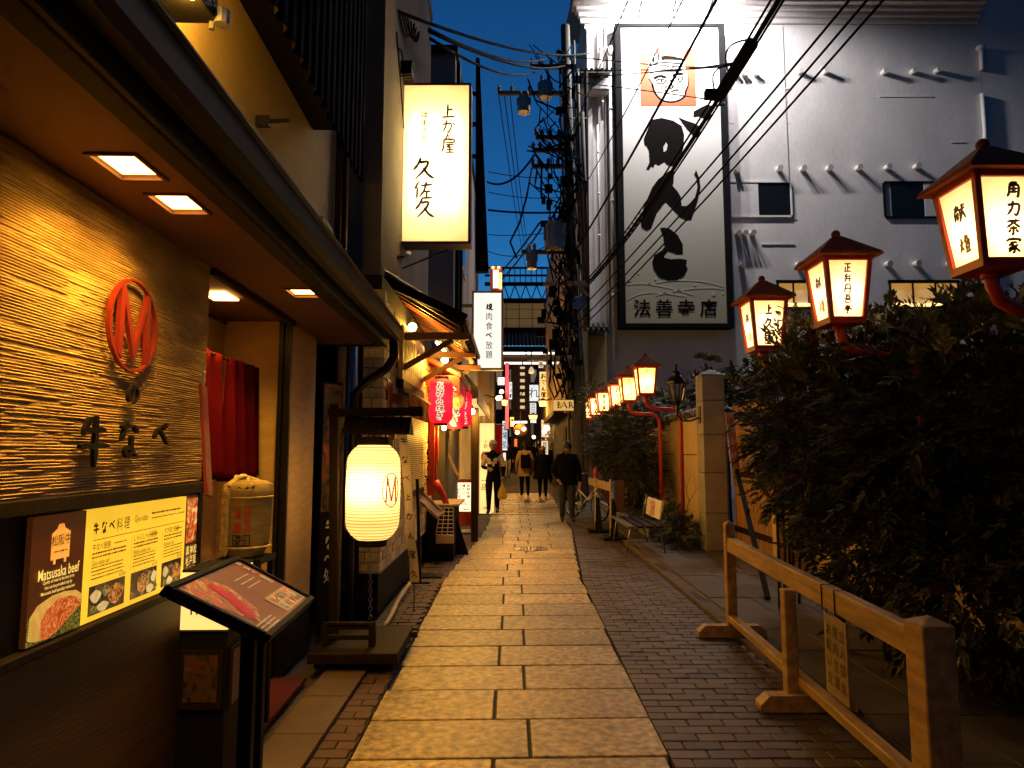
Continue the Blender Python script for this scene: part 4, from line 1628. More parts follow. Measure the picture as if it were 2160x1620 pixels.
# tiles: front of the corner and the street side
tm = []
for q in range(3):
    mb = MB()
    mb.cbox((0, 0, 0), (.255, .03, .085))
    for i, p in enumerate(mb.v):
        mb.v[i] = p + V((random.uniform(-.003, .003), random.uniform(-.006, .006), random.uniform(-.003, .003)))
    tm.append(mb.mesh("stone_tile", M_stonetile, bevel=.004))
def tile(x, y, z, rot, w=.255):
    place(tm[random.randrange(3)], "stone_tile", tb, (x, y, z), (0, 0, rot), (w / .255, 1, 1))
z = .43
r_ = 0
count = 0
while z < 3.0:
    for k in range(2):
        w = .128 if r_ % 2 else (.16 if k == 0 else .096)
        x = BX - .26 + (k * .13 if r_ % 2 else k * .164) + w / 2
        if x - w / 2 < BX + .0:
            tile(x + .0, BY + .015, z, 0, w - .005)
    y = BY + .02 + (r_ % 2) * .13
    if r_ % 2:
        tile(BX - .012, BY + .07, z, R(90), .12)
    while y < 10.1:
        yc = y + .13
        open_ = (7.62 < yc < 9.0 and 1.02 < z < 1.86) or (6.42 < yc < 6.86 and .9 < z < 2.15) or (7.0 < yc < 8.45 and 1.86 < z < 2.75)
        if not open_ and count < 270:
            tile(BX - .012, yc, z, R(90))
            count += 1
        y += .262
    z += .092
    r_ += 1
mb = MB()
mb.box(BX - .29, BX + .012, BY - .02, BY + .2, .385, .405)
mb.box(BX - .03, BX + .012, BY + .2, 10.15, .385, .405)
mb.build("tile_sill", M_concrete, tb)
# chain and slats below the tiles
mb = MB()
for k in range(16):
    p = at(781, 1160 + k * 9.5, 6.1)
    mb.tube(arc((p.x, 6.1, p.z), .016, 0, 2 * math.pi, 8, 'xz' if k % 2 else 'yz')[:-1], .004, 5, closed=True)
mb.build("rain_chain", M_steel, tb)
for k in range(7):
    mb = MB()
    x = BX - .28 + k * .042
    mb.box(x, x + .02, BY + .0, BY + .025, .02, .38)
    mb.build("base_slat", M_darkwood, tb)
# red lattice window near the corner
f = MB()
for a, b, c, d in ((6.42, 6.45, .9, 2.15), (6.83, 6.86, .9, 2.15), (6.45, 6.83, .9, .93), (6.45, 6.83, 2.12, 2.15)):
    f.box(BX - .05, BX + .01, a, b, c, d)
win = f.build("lattice_window", M_doorred, tb)
for k in range(6):
    mb = MB()
    y = 6.49 + k * .058
    mb.box(BX - .045, BX - .005, y, y + .022, .93, 2.12)
    mb.build("bar", M_doorred, win)
# window with a bamboo blind lit from within
f = MB()
f.box(BX - .05, BX + .012, 7.58, 7.62, .98, 1.9)
f.box(BX - .05, BX + .012, 9.0, 9.04, .98, 1.9)
f.box(BX - .05, BX + .03, 7.58, 9.04, .95, 1.0)
win = f.build("blind_window", M_darkwood, tb)
mb = MB()
mb.box(BX - .06, BX - .05, 7.62, 9.0, 1.0, 1.88)
mb.build("lit_pane", glow("blind_glow", (1, .50, .09), 1.6, var=.35, scale=2.5), win)
for k in range(38):
    mb = MB()
    z = 1.02 + k * .0228
    mb.box(BX + .012, BX + .020, 7.5, 9.08, z, z + .014)
    if k == 0:
        bl = mb.mesh("blind_slat", mat("bamboo_blind", (.55, .40, .16), .6, var=.2, scale=5, emit=(1, .5, .09), es=.10))
    o = place(bl, "blind_slat", tb, (tb.location.x, tb.location.y, tb.location.z + k * .0228))
    o.location = V((-tb.location.x, -tb.location.y, -tb.location.z + k * .0228))
# pent roof of grey tiles over the entrance
ry0, ry1 = 7.0, 9.85
ridge, eave = (BX - .3, 3.38), (-.50, 2.80)
mb = MB()
mb.add([(ridge[0], ry0, ridge[1]), (eave[0], ry0, eave[1]), (eave[0], ry1, eave[1]), (ridge[0], ry1, ridge[1]), (ridge[0], ry0, ridge[1] - .07), (eave[0], ry0, eave[1] - .07), (eave[0], ry1, eave[1] - .07), (ridge[0], ry1, ridge[1] - .07)],
       [(0, 1, 2, 3), (4, 5, 6, 7), (0, 1, 5, 4), (1, 2, 6, 5), (2, 3, 7, 6), (3, 0, 4, 7)])
mb.build("pent_roof", M_darkwood, tb)
rtm = MB()
pts = [(.085 * math.cos(a), .03 + .05 * math.sin(a)) for a in [math.pi * i / 6 for i in range(7)]]
d = V((eave[0] - ridge[0], 0, eave[1] - ridge[1]))
Ld = d.length
rtm.prism(pts, 0, Ld / 4 + .02)
rt = rtm.mesh("roof_tile", M_tile)
ang = math.atan2(-(eave[1] - ridge[1]), eave[0] - ridge[0])
dirn = d.normalized()
upn = V((-dirn.z, 0, dirn.x))
for k in range(17):
    for s in range(4):
        y = ry0 + .08 + k * .168
        p = V((ridge[0], y, ridge[1])) + dirn * (Ld * s / 4) + upn * (.006 * (4 - s) - .03)
        o = bpy.data.objects.new("roof_tile", rt)
        COL.objects.link(o)
        o.parent = tb
        Mx = Matrix(((0, upn.x, dirn.x, p.x - tb.location.x), (1, 0, 0, p.y - tb.location.y), (0, upn.z, dirn.z, p.z - tb.location.z), (0, 0, 0, 1)))
        o.matrix_local = Mx
mb = MB()
mb.beam((ridge[0] - .3, ry0 - .03, ridge[1] + .06), (eave[0] + .02, ry0 - .03, eave[1] + .03), .1, .09)
mb.build("verge_board", M_corr, tb)
mb = MB()
for y in (7.05, 8.4, 9.7):
    mb.beam((BX, y, 2.66), (eave[0] + .05, y, 2.66), .07, .075)
    mb.beam((BX, y, 2.3), (eave[0] - .12, y, 2.62), .05, .055)
mb.beam((eave[0] - .06, ry0, 2.72), (eave[0] - .06, ry1, 2.72), .06, .06)
mb.build("roof_bracket", mat("red_brown_beam", (.15, .045, .02), .5, var=.3), tb)
for k in range(10):
    mb = MB()
    y = ry0 + .15 + k * .29
    mb.beam((BX - .1, y, 3.19), (eave[0], y, 2.71), .035, .04)
    mb.build("rafter", mat("red_brown_beam", (.15, .045, .02)), tb)

# signboard, hooks with short curtain, lamps under the roof
t = thing("cloth_signboard", "orange lit signboard with dark brush strokes above the bamboo blind", "sign", (BX + .06, 7.7, 2.2))
Psb = panel((BX + .06, 6.95, 2.2), (.02, 1, 0), (0, 0, 1))
mb = MB(Psb)
mb.box(0, 1.45, 0, .56, -.05, 0)
mb.build("board", mat("sign_amber", (.60, .36, .08), .6, var=.15, scale=3), t)
mb = MB()
for i, ch in enumerate("お好み焼き"):
    brush(mb, Psb, ch, .2 + .26 * i, .29, .42, ws=.62, w=.15, z=.004)
mb.build("brush_writing", M_ink, t)
mb = MB()
mb.box(BX - .02, BX + .08, 6.9, 8.5, 2.10, 2.195)
mb.build("sign_beam", M_black, t)
t = thing("short_curtain", "short orange shop curtain on a bamboo rod under the amber signboard", "curtain", (BX + .1, 7.6, 2.05))
mb = MB()
mb.tube([(BX + .12, 6.75, 2.07), (BX + .12, 8.75, 2.07)], .02, 8)
mb.build("rod", M_palewood, t, smooth=True)
for k in range(5):
    y0 = 6.95 + k * .34
    mb = MB()
    vs_ = []
    for i in range(13):
        y = y0 + .32 * i / 12
        for q, zq in enumerate((2.06, 1.95, 1.83)):
            vs_.append((BX + .125 + .014 * q * math.sin(y * 40), y, zq))
    mb.add(vs_, [(i * 3 + q, i * 3 + 3 + q, i * 3 + 4 + q, i * 3 + 1 + q) for i in range(12) for q in range(2)])
    mb.build("curtain_panel", mat("orange_cloth", (.60, .26, .05), .9, var=.2, scale=4) if k not in (2, 4) else mat("rust_cloth", (.40, .08, .02), .9, var=.2), t, smooth=True)
for k, (px, py, Y, r_, pw_, lab) in enumerate(((938, 759, 9.0, .048, 90, "round globe lamp under the tiled pent roof above the red lanterns"), (870, 690, 7.7, .05, 70, "shaded bulb high under the tiled pent roof by the amber sign"), (937, 903, 9.7, .035, 50, "bare bulb hanging below the red paper lanterns"), (996, 868, 11.2, .05, 90, "bright bare bulb on the post beyond the red lanterns"))):
    p = at(px, py, Y)
    t = thing("hanging_bulb", lab, "lamp", p, "bare bulbs of the okonomiyaki restaurant")
    mb = MB()
    mb.ball(p, r_, 14, 8)
    mb.build("bulb", glow("bulb_warm", (1, .62, .2), 22), t, smooth=True)
    mb = MB()
    mb.lathe([(.0, .0), (.018, .0), (.018, .05), (.008, .06), (.0, .06)], (p.x, p.y, p.z + r_ * .9), 10, cap=False)
    mb.tube([(p.x, p.y, p.z + r_ + .05), (p.x - .05, p.y, p.z + .22)], .006, 5)
    mb.build("socket", M_blackmetal, t)
    lamp("light", t, (p.x + .02, p.y - .09, p.z - .06), pw_, (1, .51, .06), radius=.05)
t = thing("tube_light", "short white fluorescent tube under the tiled pent roof", "lamp", at(932, 735, 8.9), )
a, b = at(921, 722, 8.3), at(945, 749, 9.4)
b = V((b.x, b.y, a.z))
mb = MB()
mb.tube([a, b], .018, 8)
mb.build("tube", glow("tube_white", (1, .85, .55), 9), t)
mb = MB()
mb.beam(a + V((.03, 0, .03)), b + V((.03, 0, .03)), .05, .03)
mb.build("fitting", M_darkwood, t)

# red pillar, stall with tray and wire rack
t = thing("red_door_pillar", "bright red painted wooden pillar at the takoyaki stall entrance", "pillar", (-1.05, 9.6, 0))
a, b = at(914, 885, 9.6), at(914, 1045, 9.6)
mb = MB()
mb.box(a.x - .06, a.x + .03, 9.55, 9.65, b.z, 2.2)
mb.box(a.x + .03, a.x + .075, 9.58, 9.64, 1.35, 2.2)
mb.box(a.x + .03, a.x + .055, 9.58, 9.64, .95, 1.35)
mb.build("shaft", M_red, t, bevel=.006)
mb = MB()
pts = [a + V((.03, -.02, 0))]
q = at(918, 1030, 9.55)
mb.tube([(q.x, 9.55, q.z + .1), (q.x + .05, 9.55, q.z), (q.x + .12, 9.55, q.z - .12), (q.x + .19, 9.55, q.z - .3)], [.05, .055, .045, .035], 8)
mb.build("curved_brace", M_red, t, smooth=True)
t = thing("leaf_garland", "string of dark dried leaves hanging down beside the red pillar", "garland", at(902, 960, 9.4))
mb = MB()
rg = random.Random(5)
for k in range(26):
    p = at(903 + rg.uniform(-3, 3), 905 + k * 4.2, 9.3)
    s = rg.uniform(.025, .05)
    dv = V((rg.uniform(-1, .4), rg.uniform(-.5, .2), rg.uniform(-1, .2))).normalized() * s
    sd = dv.cross(V((0, 1, .3))).normalized() * s * .35
    mb.add([p, p + dv * .5 + sd, p + dv, p + dv * .5 - sd], [(0, 1, 2, 3)])
o = mb.build("leaves", M_leafdark, t)
o['kind'] = 'stuff'
sk = thing("stall_counter", "dark takoyaki stall counter with wooden top by the red pillar", "stall", (-.98, 9.75, 0))
a, b = at(908, 1170, 9.75), at(975, 1060, 9.75)
mb = MB()
mb.box(-1.16, -.80, 9.5, 10.5, 0, b.z - .03)
mb.build("cabinet", M_darkwood, sk, bevel=.006)
mb = MB()
mb.box(-1.18, -.72, 9.42, 10.54, b.z - .03, b.z)
mb.build("counter_top", M_oakwood, sk, bevel=.005)
mb = MB()
mb.prism([(-.80, 0), (-.62, 0), (-.80, .55)], 9.95, 9.98, Matrix(((1, 0, 0, 0), (0, 0, 1, 0), (0, 1, 0, 0), (0, 0, 0, 1))))
mb.build("side_brace", M_darkwood, sk)
t = thing("wire_rack", "white wire leaflet rack hanging on front of stall counter", "rack", (-.9, 9.4, .3))
a, b = at(921, 1072, 9.3), at(957, 1136, 9.3)
y0 = 9.3
mb = MB()
zt_, zb_ = a.z, b.z
tw = .05
for f in (0, .33, .66, 1):
    x = a.x + .045 + (b.x - a.x - .06) * f
    x2 = a.x + (b.x - a.x) * f
    mb.tube([(x, y0 + .06, zt_), (x2, y0 - .05, zb_ + .06)], .0045, 5)
for f in (0, .15, .3, .45, .6, .75, .9):
    y = y0 + .06 - .11 * f
    z = zt_ + (zb_ + .06 - zt_) * f
    xa = a.x + .045 * (1 - f)
    xb = b.x - .015 * (1 - f)
    mb.tube([(xa, y, z), (xb, y, z)], .0045, 5)
mb.build("wires", M_whitepaint, t)
mb = MB()
mb.box(a.x, b.x, y0 - .055, y0 + .04, zb_ - .06, zb_ + .05)
mb.build("tray", mat("cream_plastic", (.62, .50, .28), .5, var=.1), t)
t = thing("wooden_menu_tray", "tilted wooden menu tray beside the wire rack at the stall", "tray", at(900, 1060, 9.0))
a, b = at(876, 1036, 9.0), at(928, 1086, 8.9)
mb = MB()
mb.beam(a, b, .13, .03, up=(.3, -.6, .7))
mb.build("board", M_oakwood, t, bevel=.004)
mb = MB()
for s in (-1, 1):
    dd = (b - a).normalized().cross(V((.3, -.6, .7))).normalized() * .065 * s
    mb.beam(a + dd, b + dd, .015, .05, up=(.3, -.6, .7))
mb.beam(b - (b - a).cross(V((.3, -.6, .7))).normalized() * .07, b + (b - a).cross(V((.3, -.6, .7))).normalized() * .07, .015, .05, up=(.3, -.6, .7))
mb.build("edge", M_palewood, t)
t = thing("potted_flowers", "small pot of white flowers beside the wooden menu tray", "plant", at(882, 1040, 9.1))
p = at(886, 1040, 9.1)
mb = MB()
mb.lathe([(0, -.1), (.045, -.1), (.06, 0), (0, 0)], p, 12, cap=False)
mb.build("pot", M_black, t)
mb = MB()
for k in range(26):
    a = rg.uniform(0, 6.28)
    mb.ball((p.x + rg.uniform(0, .07) * math.cos(a), p.y + rg.uniform(0, .07) * math.sin(a), p.z + rg.uniform(.02, .09)), .012, 6, 4)
o = mb.build("blossoms", M_whitepaint, t)
o['kind'] = 'stuff'
sp = at(884, 1080, 9.1)
t = thing("plank_rest", "slender dark post holding the menu tray and flower pot", "post", (p.x, p.y + .02, 0))
mb = MB()
mb.box(p.x - .03, p.x + .03, p.y - .02, p.y + .06, 0, p.z - .1)
mb.box(p.x - .06, p.x + .12, p.y - .06, p.y + .08, p.z - .115, p.z - .1)
mb.build("shaft", M_darkwood, t)
# tilted specials board on the wall behind
t = thing("tilted_menu_plank", "long tilted menu plank with red strip leaning on the dark doorway wall", "menu board", at(955, 980, 11.0))
a, b = at(942, 952, 10.8), at(966, 1003, 10.8)
mb = MB()
mb.beam(a, b, .1, .03)
mb.build("plank", M_oakwood, t)
mb = MB()
mb.beam(a + V((.012, -.03, 0)), b + V((.012, -.03, 0)), .03, .012)
mb.build("red_strip", M_red, t)

# red canopy with tiles, and the red paper lanterns under it
rc = thing("red_tiled_canopy", "small tiled canopy with red lit underside above the red lanterns", "canopy", (-.95, 10.6, 2.5))
mb = MB()
cy0, cy1 = 9.25, 12.0
rd, ev = (-1.2, 2.78), (-.70, 2.52)
mb.add([(rd[0], cy0, rd[1]), (ev[0], cy0, ev[1]), (ev[0], cy1, ev[1]), (rd[0], cy1, rd[1]), (rd[0], cy0, rd[1] - .05), (ev[0], cy0, ev[1] - .05), (ev[0], cy1, ev[1] - .05), (rd[0], cy1, rd[1] - .05)],
       [(0, 1, 2, 3), (4, 5, 6, 7), (0, 1, 5, 4), (1, 2, 6, 5), (2, 3, 7, 6), (3, 0, 4, 7)])
mb.build("deck", M_red, rc)
mb = MB()
mb.box(ev[0] - .05, ev[0] - .02, cy0, cy1, ev[1] - .28, ev[1] - .04)
mb.box(rd[0], ev[0] - .05, cy0 + .0, cy0 + .03, ev[1] - .16, ev[1] - .02)
mb.build("valance", M_red, rc)
for k in range(24):
    mb = MB()
    if k == 0:
        q = MB()
        q.prism([(.055 * math.cos(a), .035 * math.sin(a)) for a in [math.pi * i / 5 for i in range(6)]], 0, .56)
        ct = q.mesh("roof_tile", M_tile)
    dd = V((ev[0] - rd[0], 0, ev[1] - rd[1])).normalized()
    up_ = V((-dd.z, 0, dd.x))
    y = cy0 + .06 + k * .115
    o = bpy.data.objects.new("roof_tile", ct)
    COL.objects.link(o)
    o.parent = rc
    p = V((rd[0], y, rd[1])) - rc.location
    o.matrix_local = Matrix(((0, up_.x, dd.x, p.x), (1, 0, 0, p.y), (0, up_.z, dd.z, p.z), (0, 0, 0, 1)))
M_redpaper = paper("red_lantern_paper", (.75, .05, .12), (1.0, .015, .06), .42, trans=.6)
def red_lantern(px, py0, py1, Y, wpx, chars, lab, face=-.05, power=8, rot=0):
    a, b = at(px, py0, Y), at(px, py1, Y)
    h = a.z - b.z
    r_ = wpx / 2 / 1440 * Y
    t = thing("red_paper_lantern", lab, "lantern", (a.x, Y, b.z), "red paper lanterns of the okonomiyaki restaurant")
    prof = []
    for i in range(41):
        f = i / 40
        e = abs(2 * f - 1)
        rr = r_ * (1 - max(0, (e - .66) / .34) ** 2.4 * .42) - (.0025 if i % 2 else 0)
        prof.append((rr, f * h))
    mb = MB()
    mb.lathe(prof, (a.x, Y, b.z), 28, cap=False)
    mb.build("paper_shade", M_redpaper, t, smooth=True)
    mb = MB()
    mb.lathe([(0, 0), (r_ * .6, 0), (r_ * .6, .04), (0, .04)], (a.x, Y, a.z - .005), 20, cap=False)
    mb.build("end_ring", M_black, t)
    mb = MB()
    mb.lathe([(0, 0), (r_ * .58, 0), (r_ * .58, .035), (0, .035)], (a.x, Y, b.z - .03), 20, cap=False)
    mb.build("end_ring", M_black, t)
    # writing: white halo with dark strokes, wrapped round the paper
    flat_w, flat_k = MB(), MB()
    n = len(chars)
    ch_h = h * .86 / n
    for i, c in enumerate(chars):
        yy = h * .93 - ch_h * (i + .5)
        if c in BR:
            for k, st in enumerate(BR[c]):
                ribbon(flat_w, I4, [((x - .5) * ch_h * 1.05, yy + (.5 - y) * ch_h) for x, y in st], ch_h * .30, .004, taper=False)
                ribbon(flat_k, I4, [((x - .5) * ch_h * 1.05, yy + (.5 - y) * ch_h) for x, y in st], ch_h * .115, .008)
        else:
            write_v(flat_w, I4, c, 0, yy + ch_h / 2, ch_h, off=.09, z=.004, fill=1.0)
            write_v(flat_k, I4, c, 0, yy + ch_h / 2, ch_h, off=.0, z=.008, fill=1.0)
    for fm, nm, m in ((flat_w, "white_writing", glow("lantern_white", (1, .86, .66), 1.0)), (flat_k, "dark_writing", M_brownink)):
        out = MB()
        vs_ = []
        for p in fm.v:
            ang = p.x / r_ - math.pi / 2 + rot
            f = min(1, max(0, p.y / h))
            e = abs(2 * f - 1)
            rr = r_ * (1 - max(0, (e - .66) / .34) ** 2.4 * .42) + p.z
            vs_.append((a.x + rr * math.cos(ang), Y + rr * math.sin(ang), b.z + p.y))
        out.add(vs_, fm.f)
        out.build(nm, m, t)
    mb = MB()
    mb.tube([(a.x, Y, a.z + .03), (a.x, Y, a.z + .14)], .005, 5)
    mb.tube([(a.x - .08, Y, a.z + .135), (a.x + .08, Y, a.z + .145)], .008, 5)
    mb.build("hanger", M_blackmetal, t)
    mb = MB()
    mb.ball((a.x, Y, (a.z + b.z) / 2), .03, 10, 6)
    mb.build("bulb", glow("bulb_red", (1, .3, .2), 12), t)
    lamp("light", t, (a.x, Y - .0, (a.z + b.z) / 2 + .02), power, (1, .25, .14), radius=.05)
    return t
red_lantern(931, 800, 893, 9.0, 50, "お好み焼き", "tall red lantern with white okonomiyaki writing, nearest of the red lanterns", power=4)
red_lantern(960, 812, 905, 9.9, 42, "たこ焼き", "red lantern partly behind the tall one, takoyaki writing", power=4)
red_lantern(978, 826, 900, 10.9, 36, "お好み焼", "smallest red lantern, farthest under the red canopy", power=3)
t = thing("round_wicker_lamp", "round orange wicker lamp between the red paper lanterns", "lamp", at(964, 845, 9.5))
p = at(964, 845, 9.55)
mb = MB()
mb.ball(p, .1, 16, 10, (1, 1, 1.15))
mb.build("shade", glow("wicker_glow", (1, .36, .05), 1.1, var=.5, scale=22), t, smooth=True)
mb = MB()
for k in range(10):
    a0 = 2 * math.pi * k / 10
    mb.tube([V((p.x + .103 * math.sin(ph) * math.cos(a0 + ph * .5), p.y + .103 * math.sin(ph) * math.sin(a0 + ph * .5), p.z + .118 * math.cos(ph))) for ph in [math.pi * i / 10 for i in range(11)]], .004, 4)
mb.build("strips", mat("wicker_strip", (.5, .2, .05), .6), t)

# standing lit sign of the restaurant
t = thing("standing_light_sign", "lit white standing sign in a red frame, menu words above the shop name", "sign", (-.9, 12.9, 0))
a, b = at(962, 1018, 12.7), at(993, 1079, 12.7)
x0, x1, z0, z1 = a.x, b.x, b.z, a.z
mb = MB()
mb.box(x0 - .03, x1 + .03, 12.7, 12.8, z1, z1 + .06)
mb.box(x0 - .03, x0, 12.7, 12.8, z0, z1)
mb.box(x1, x1 + .07, 12.68, 12.82, 0.02, z1 + .12)
mb.box(x0 - .03, x1, 12.7, 12.8, z0 - .26, z0)
mb.build("frame", M_doorred, t, bevel=.004)
mb = MB()
mb.box(x0 - .05, x1 + .12, 12.62, 12.88, 0, .03)
mb.build("foot", M_whitepaint, t)
mb = MB()
mb.box(x0, x1, 12.71, 12.79, z0, z1)
mb.build("lit_panel", glow("panel_white_warm", (1, .83, .52), 1.35), t)
Ps = panel((x0, 12.708, z0), (1, 0, 0), (0, 0, 1))
wS, hS = x1 - x0, z1 - z0
mb = MB()
for k, s in enumerate(("お好み焼", "焼そば", "一品料理")):
    write_v(mb, Ps, s, wS * (.83 - .31 * k), hS * .96, hS * .125)
for i, c in enumerate("ふたご"):
    write_v(mb, Ps, c, wS * (.42 + .22 * i), hS * .37, hS * .17)
scribble(mb, Ps, wS * .5, wS * .9, hS * .08, .035, rg)
mb.box(0, 0, 0, 0, 0, 0)
mb.build("print", M_ink, t)
# ================================================================== big lit sign and things on the brown building
def box_sign(name, label, x0, x1, z0, z1, Y, depth, frame_m, panel_m, side_m=None, fw=.02):
    t = thing(name, label, "sign", ((x0 + x1) / 2, Y, z0))
    mb = MB()
    for a, b, c, d in ((x0 - fw, x0, z0 - fw, z1 + fw), (x1, x1 + fw, z0 - fw, z1 + fw), (x0, x1, z0 - fw, z0), (x0, x1, z1, z1 + fw)):
        mb.box(a, b, Y - .01, Y + depth, c, d)
    mb.box(x0, x1, Y + depth - .02, Y + depth - .002, z0, z1)
    mb.build("frame", frame_m, t, bevel=.004)
    mb = MB()
    mb.box(x0, x1, Y + .0, Y + .006, z0, z1)
    mb.build("lit_panel", panel_m, t)
    return t, panel((x0, Y - .002, z0), (1, 0, 0), (0, 0, 1))


a, b = at(853, 180, 8.0), at(987, 509, 8.0)
M_acr = paper("acrylic_panel", (.85, .80, .60), (1.0, .55, .10), .30, trans=.9)
t, Pk = box_sign("vertical_light_sign", "tall white lit box sign with brush characters projecting from brown building", a.x, b.x, b.z, a.z, 8.0, .26, M_doorred if False else mat("maroon_frame", (.10, .025, .012), .4, var=.2), M_acr, fw=.03)
wK, hK = b.x - a.x, a.z - b.z
mb = MB()
for f in (.30, .70):
    mb.tube([(a.x + wK * f, 8.13, b.z + .26), (a.x + wK * f, 8.13, a.z - .26)], .016, 8)
mb.build("tube", glow("inner_tube", (1, .80, .5), 12), t)
for f in (.2, .5, .8):
    lamp("light", t, (a.x + wK * f, 8.12, (a.z + b.z) / 2), 105, (1, .86, .62), kind='AREA', size=(.07, hK * .60), rot=(R(-90), 0, 0))
def kx(px): return (px - 853) / 134 * wK
def kz(py): return (509 - py) / 329 * hK
mb = MB()
mb.box(a.x - .034, a.x - .031, 8.02, 8.24, b.z + .1, a.z - .1)  # added glowing side, put in to light the wall strip behind
mb.build("side_panel", glow("added_side_glow", (1, .55, .1), 2.2), t)
ink = MB()
for ch, px, py, h in (("上", 944, 236, 38), ("か", 945, 268, 32), ("ん", 946, 288, 26), ("屋", 946, 309, 34), ("久", 894, 357, 52), ("佐", 895, 403, 42), ("久", 897, 440, 46)):
    brush(ink, Pk, ch, kx(px), kz(py), h / 329 * hK, w=.115)
for i, c in enumerate("はまぐり"):
    write_v(ink, Pk, c, kx(896), kz(236 + 17 * i), 15 / 329 * hK, off=.03)
ink.build("brush_writing", M_brownink, t)
for py in (275, 425):
    z = at(835, py, 8).z
    mb = MB()
    mb.box(-1.335, a.x - .035, 8.05, 8.20, z - .14, z + .14)
    mb.build("wall_arm", mat("maroon_frame", (.10, .025, .012)), t)
t = thing("security_camera", "small white security camera on a wall arm below the tall lit sign", "camera", at(860, 540, 7.6))
p = at(862, 541, 7.7)
mb = MB()
mb.tube([p + V((-.0, 0, .035)), p + V((.0, -.12, -.03))], .03, 12)
mb.build("body", M_whitepaint, t)
mb = MB()
mb.tube([(-1.33, 7.75, p.z), (-1.26, 7.75, p.z + .01), (p.x, p.y, p.z)], .01, 6)
mb.lathe([(.03, 0), (.03, .01)], n=10, T=Matrix.Translation((-1.33, 7.75, p.z)) @ Matrix.Rotation(R(90), 4, 'Y'))
mb.build("arm", M_blackmetal, t)
t = thing("wall_vent_hood", "small ribbed vent hood on the brown wall just above the tall lit sign", "vent", at(858, 157, 7.8))
p = at(845, 158, 7.9)
mb = MB()
for k in range(4):
    mb.box(-1.331, -1.2 + .0 * k, 7.75 + .06 * k, 7.785 + .06 * k, p.z - .07, p.z + .07)
mb.box(-1.333, -1.19, 7.74, 8.0, p.z + .07, p.z + .09)
mb.build("hood", M_gutter, t)
mb = MB()
p0 = at(880, 555, 7.9)
t = thing("sign_stay_rod", "thin dark stay rod slanting below the tall lit sign", "rod", p0)
mb.tube([at(849, 566, 7.8), at(945, 527, 8.15)], .012, 6)
mb.build("rod", M_blackmetal, t)
t = thing("wall_cables", "tangle of dark cables looping on the brown wall above the lit sign", "cable", at(850, 60, 7.5))
rg = random.Random(12)
mb = MB()
for k in range(6):
    p = at(822 + k * 3, 20 + k * 6, 7.4 + .1 * k)
    q = at(850 + k * 8, 60 + rg.uniform(-10, 20), 8.4)
    mb.tube([V((-1.31, v_.y, v_.z)) + V((.02 * k, 0, 0)) for v_ in sag(p, q, .12 + .1 * rg.random(), 10)], .010, 5)
mb.tube([V((-1.30, 7.6 + .2 * math.sin(a), 6.0 + .14 * math.cos(a))) for a in [i * .5 for i in range(14)]], .009, 5)
mb.tube([V((-1.31, 7.3, 6.2)), V((-1.3, 7.45, 5.9)), V((-1.31, 7.7, 5.7)), V((-1.31, 7.9, 5.35))], .009, 5)
mb.build("cables", M_cable, t)

# ================================================================== left side of the alley further up
lc_ = thing("grey_clad_building", "tall building with pale grey cladding rising behind the lit sign at left", "building", (-1.6, 16, 0))
mb = MB()
mb.box(-4.5, -1.26, 14.4, 25, 2.9, 10.3)
mb.build("wall", mat("grey_cladding", (.24, .23, .24), .7, var=.15, scale=2, bump=.1), lc_)
mb = MB()
mb.box(-4.5, -1.20, 14.3, 25.05, 10.3, 10.45)
mb.tube([(-1.2, 14.6, 3), (-1.2, 14.6, 10.2)], .05, 8)
mb.tube([(-1.18, 15.4, 3), (-1.18, 15.4, 9.0)], .035, 8)
mb.build("coping", M_black, lc_)
for k in range(3):
    f = MB()
    z = 4.0 + k * 2.0
    f.box(-1.27, -1.235, 16.2 + k * .4, 17.4 + k * .4, z, z + .9)
    w = f.build("window", M_blackmetal, lc_)
    f = MB()
    f.box(-1.236, -1.228, 16.28 + k * .4, 17.32 + k * .4, z + .08, z + .82)
    f.build("pane", M_glass, w)
t = thing("dark_vertical_fin", "dark tapering vertical fin sign standing out against the blue sky", "sign", at(1012, 560, 16))
zt_, zb_ = at(1008, 125, 16).z, at(1012, 575, 16).z
xt0, xt1 = at(1004, 125, 16).x, at(1012, 130, 16).x
xb0, xb1 = at(1003, 560, 16).x, at(1031, 560, 16).x
mb = MB()
mb.add([(xb0, 15.9, zb_), (xb1, 15.9, zb_), (xt1, 15.9, zt_ - .03), (xt0, 15.9, zt_), (xb0, 16.1, zb_), (xb1, 16.1, zb_), (xt1, 16.1, zt_ - .03), (xt0, 16.1, zt_)], [(0, 1, 2, 3), (4, 5, 6, 7), (0, 1, 5, 4), (1, 2, 6, 5), (2, 3, 7, 6), (3, 0, 4, 7)])
mb.build("fin", M_corr, t)
mb = MB()
for py in (198, 262, 330):
    z = at(1000, py, 16).z
    mb.beam((-1.2, 16, z), (xt0 + .05, 16, z), .07, .09)
mb.build("wall_arm", M_corr, t)
ld = thing("low_shop_building", "low shops with dark wall and lit glass door past the red lanterns", "building", (-1.3, 14, 0))
mb = MB()
mb.box(-3.5, -1.0, 10.25, 12.9, 0, 3.0)
mb.box(-3.5, -1.08, 12.9, 17.2, 0, 3.0)
mb.box(-3.5, -.95, 17.2, 25, 0, 3.0)
mb.build("wall", M_farwall, ld)
for k in range(6):
    f = MB()
    y = 12.95 + k * .7
    f.box(-1.08, -.99, y, y + .08, 0.1, 2.35)
    o = f.build("door_post", mat("pale_frame", (.58, .46, .26), .5, var=.1), ld)
    mb = MB()
    mb.box(-1.07, -1.055, y + .08, y + .7, .1, 2.35)
    mb.build("lit_pane", glow("shop_glow", (1, .58, .16), 1.0, var=.4, scale=3), o)
mb = MB()
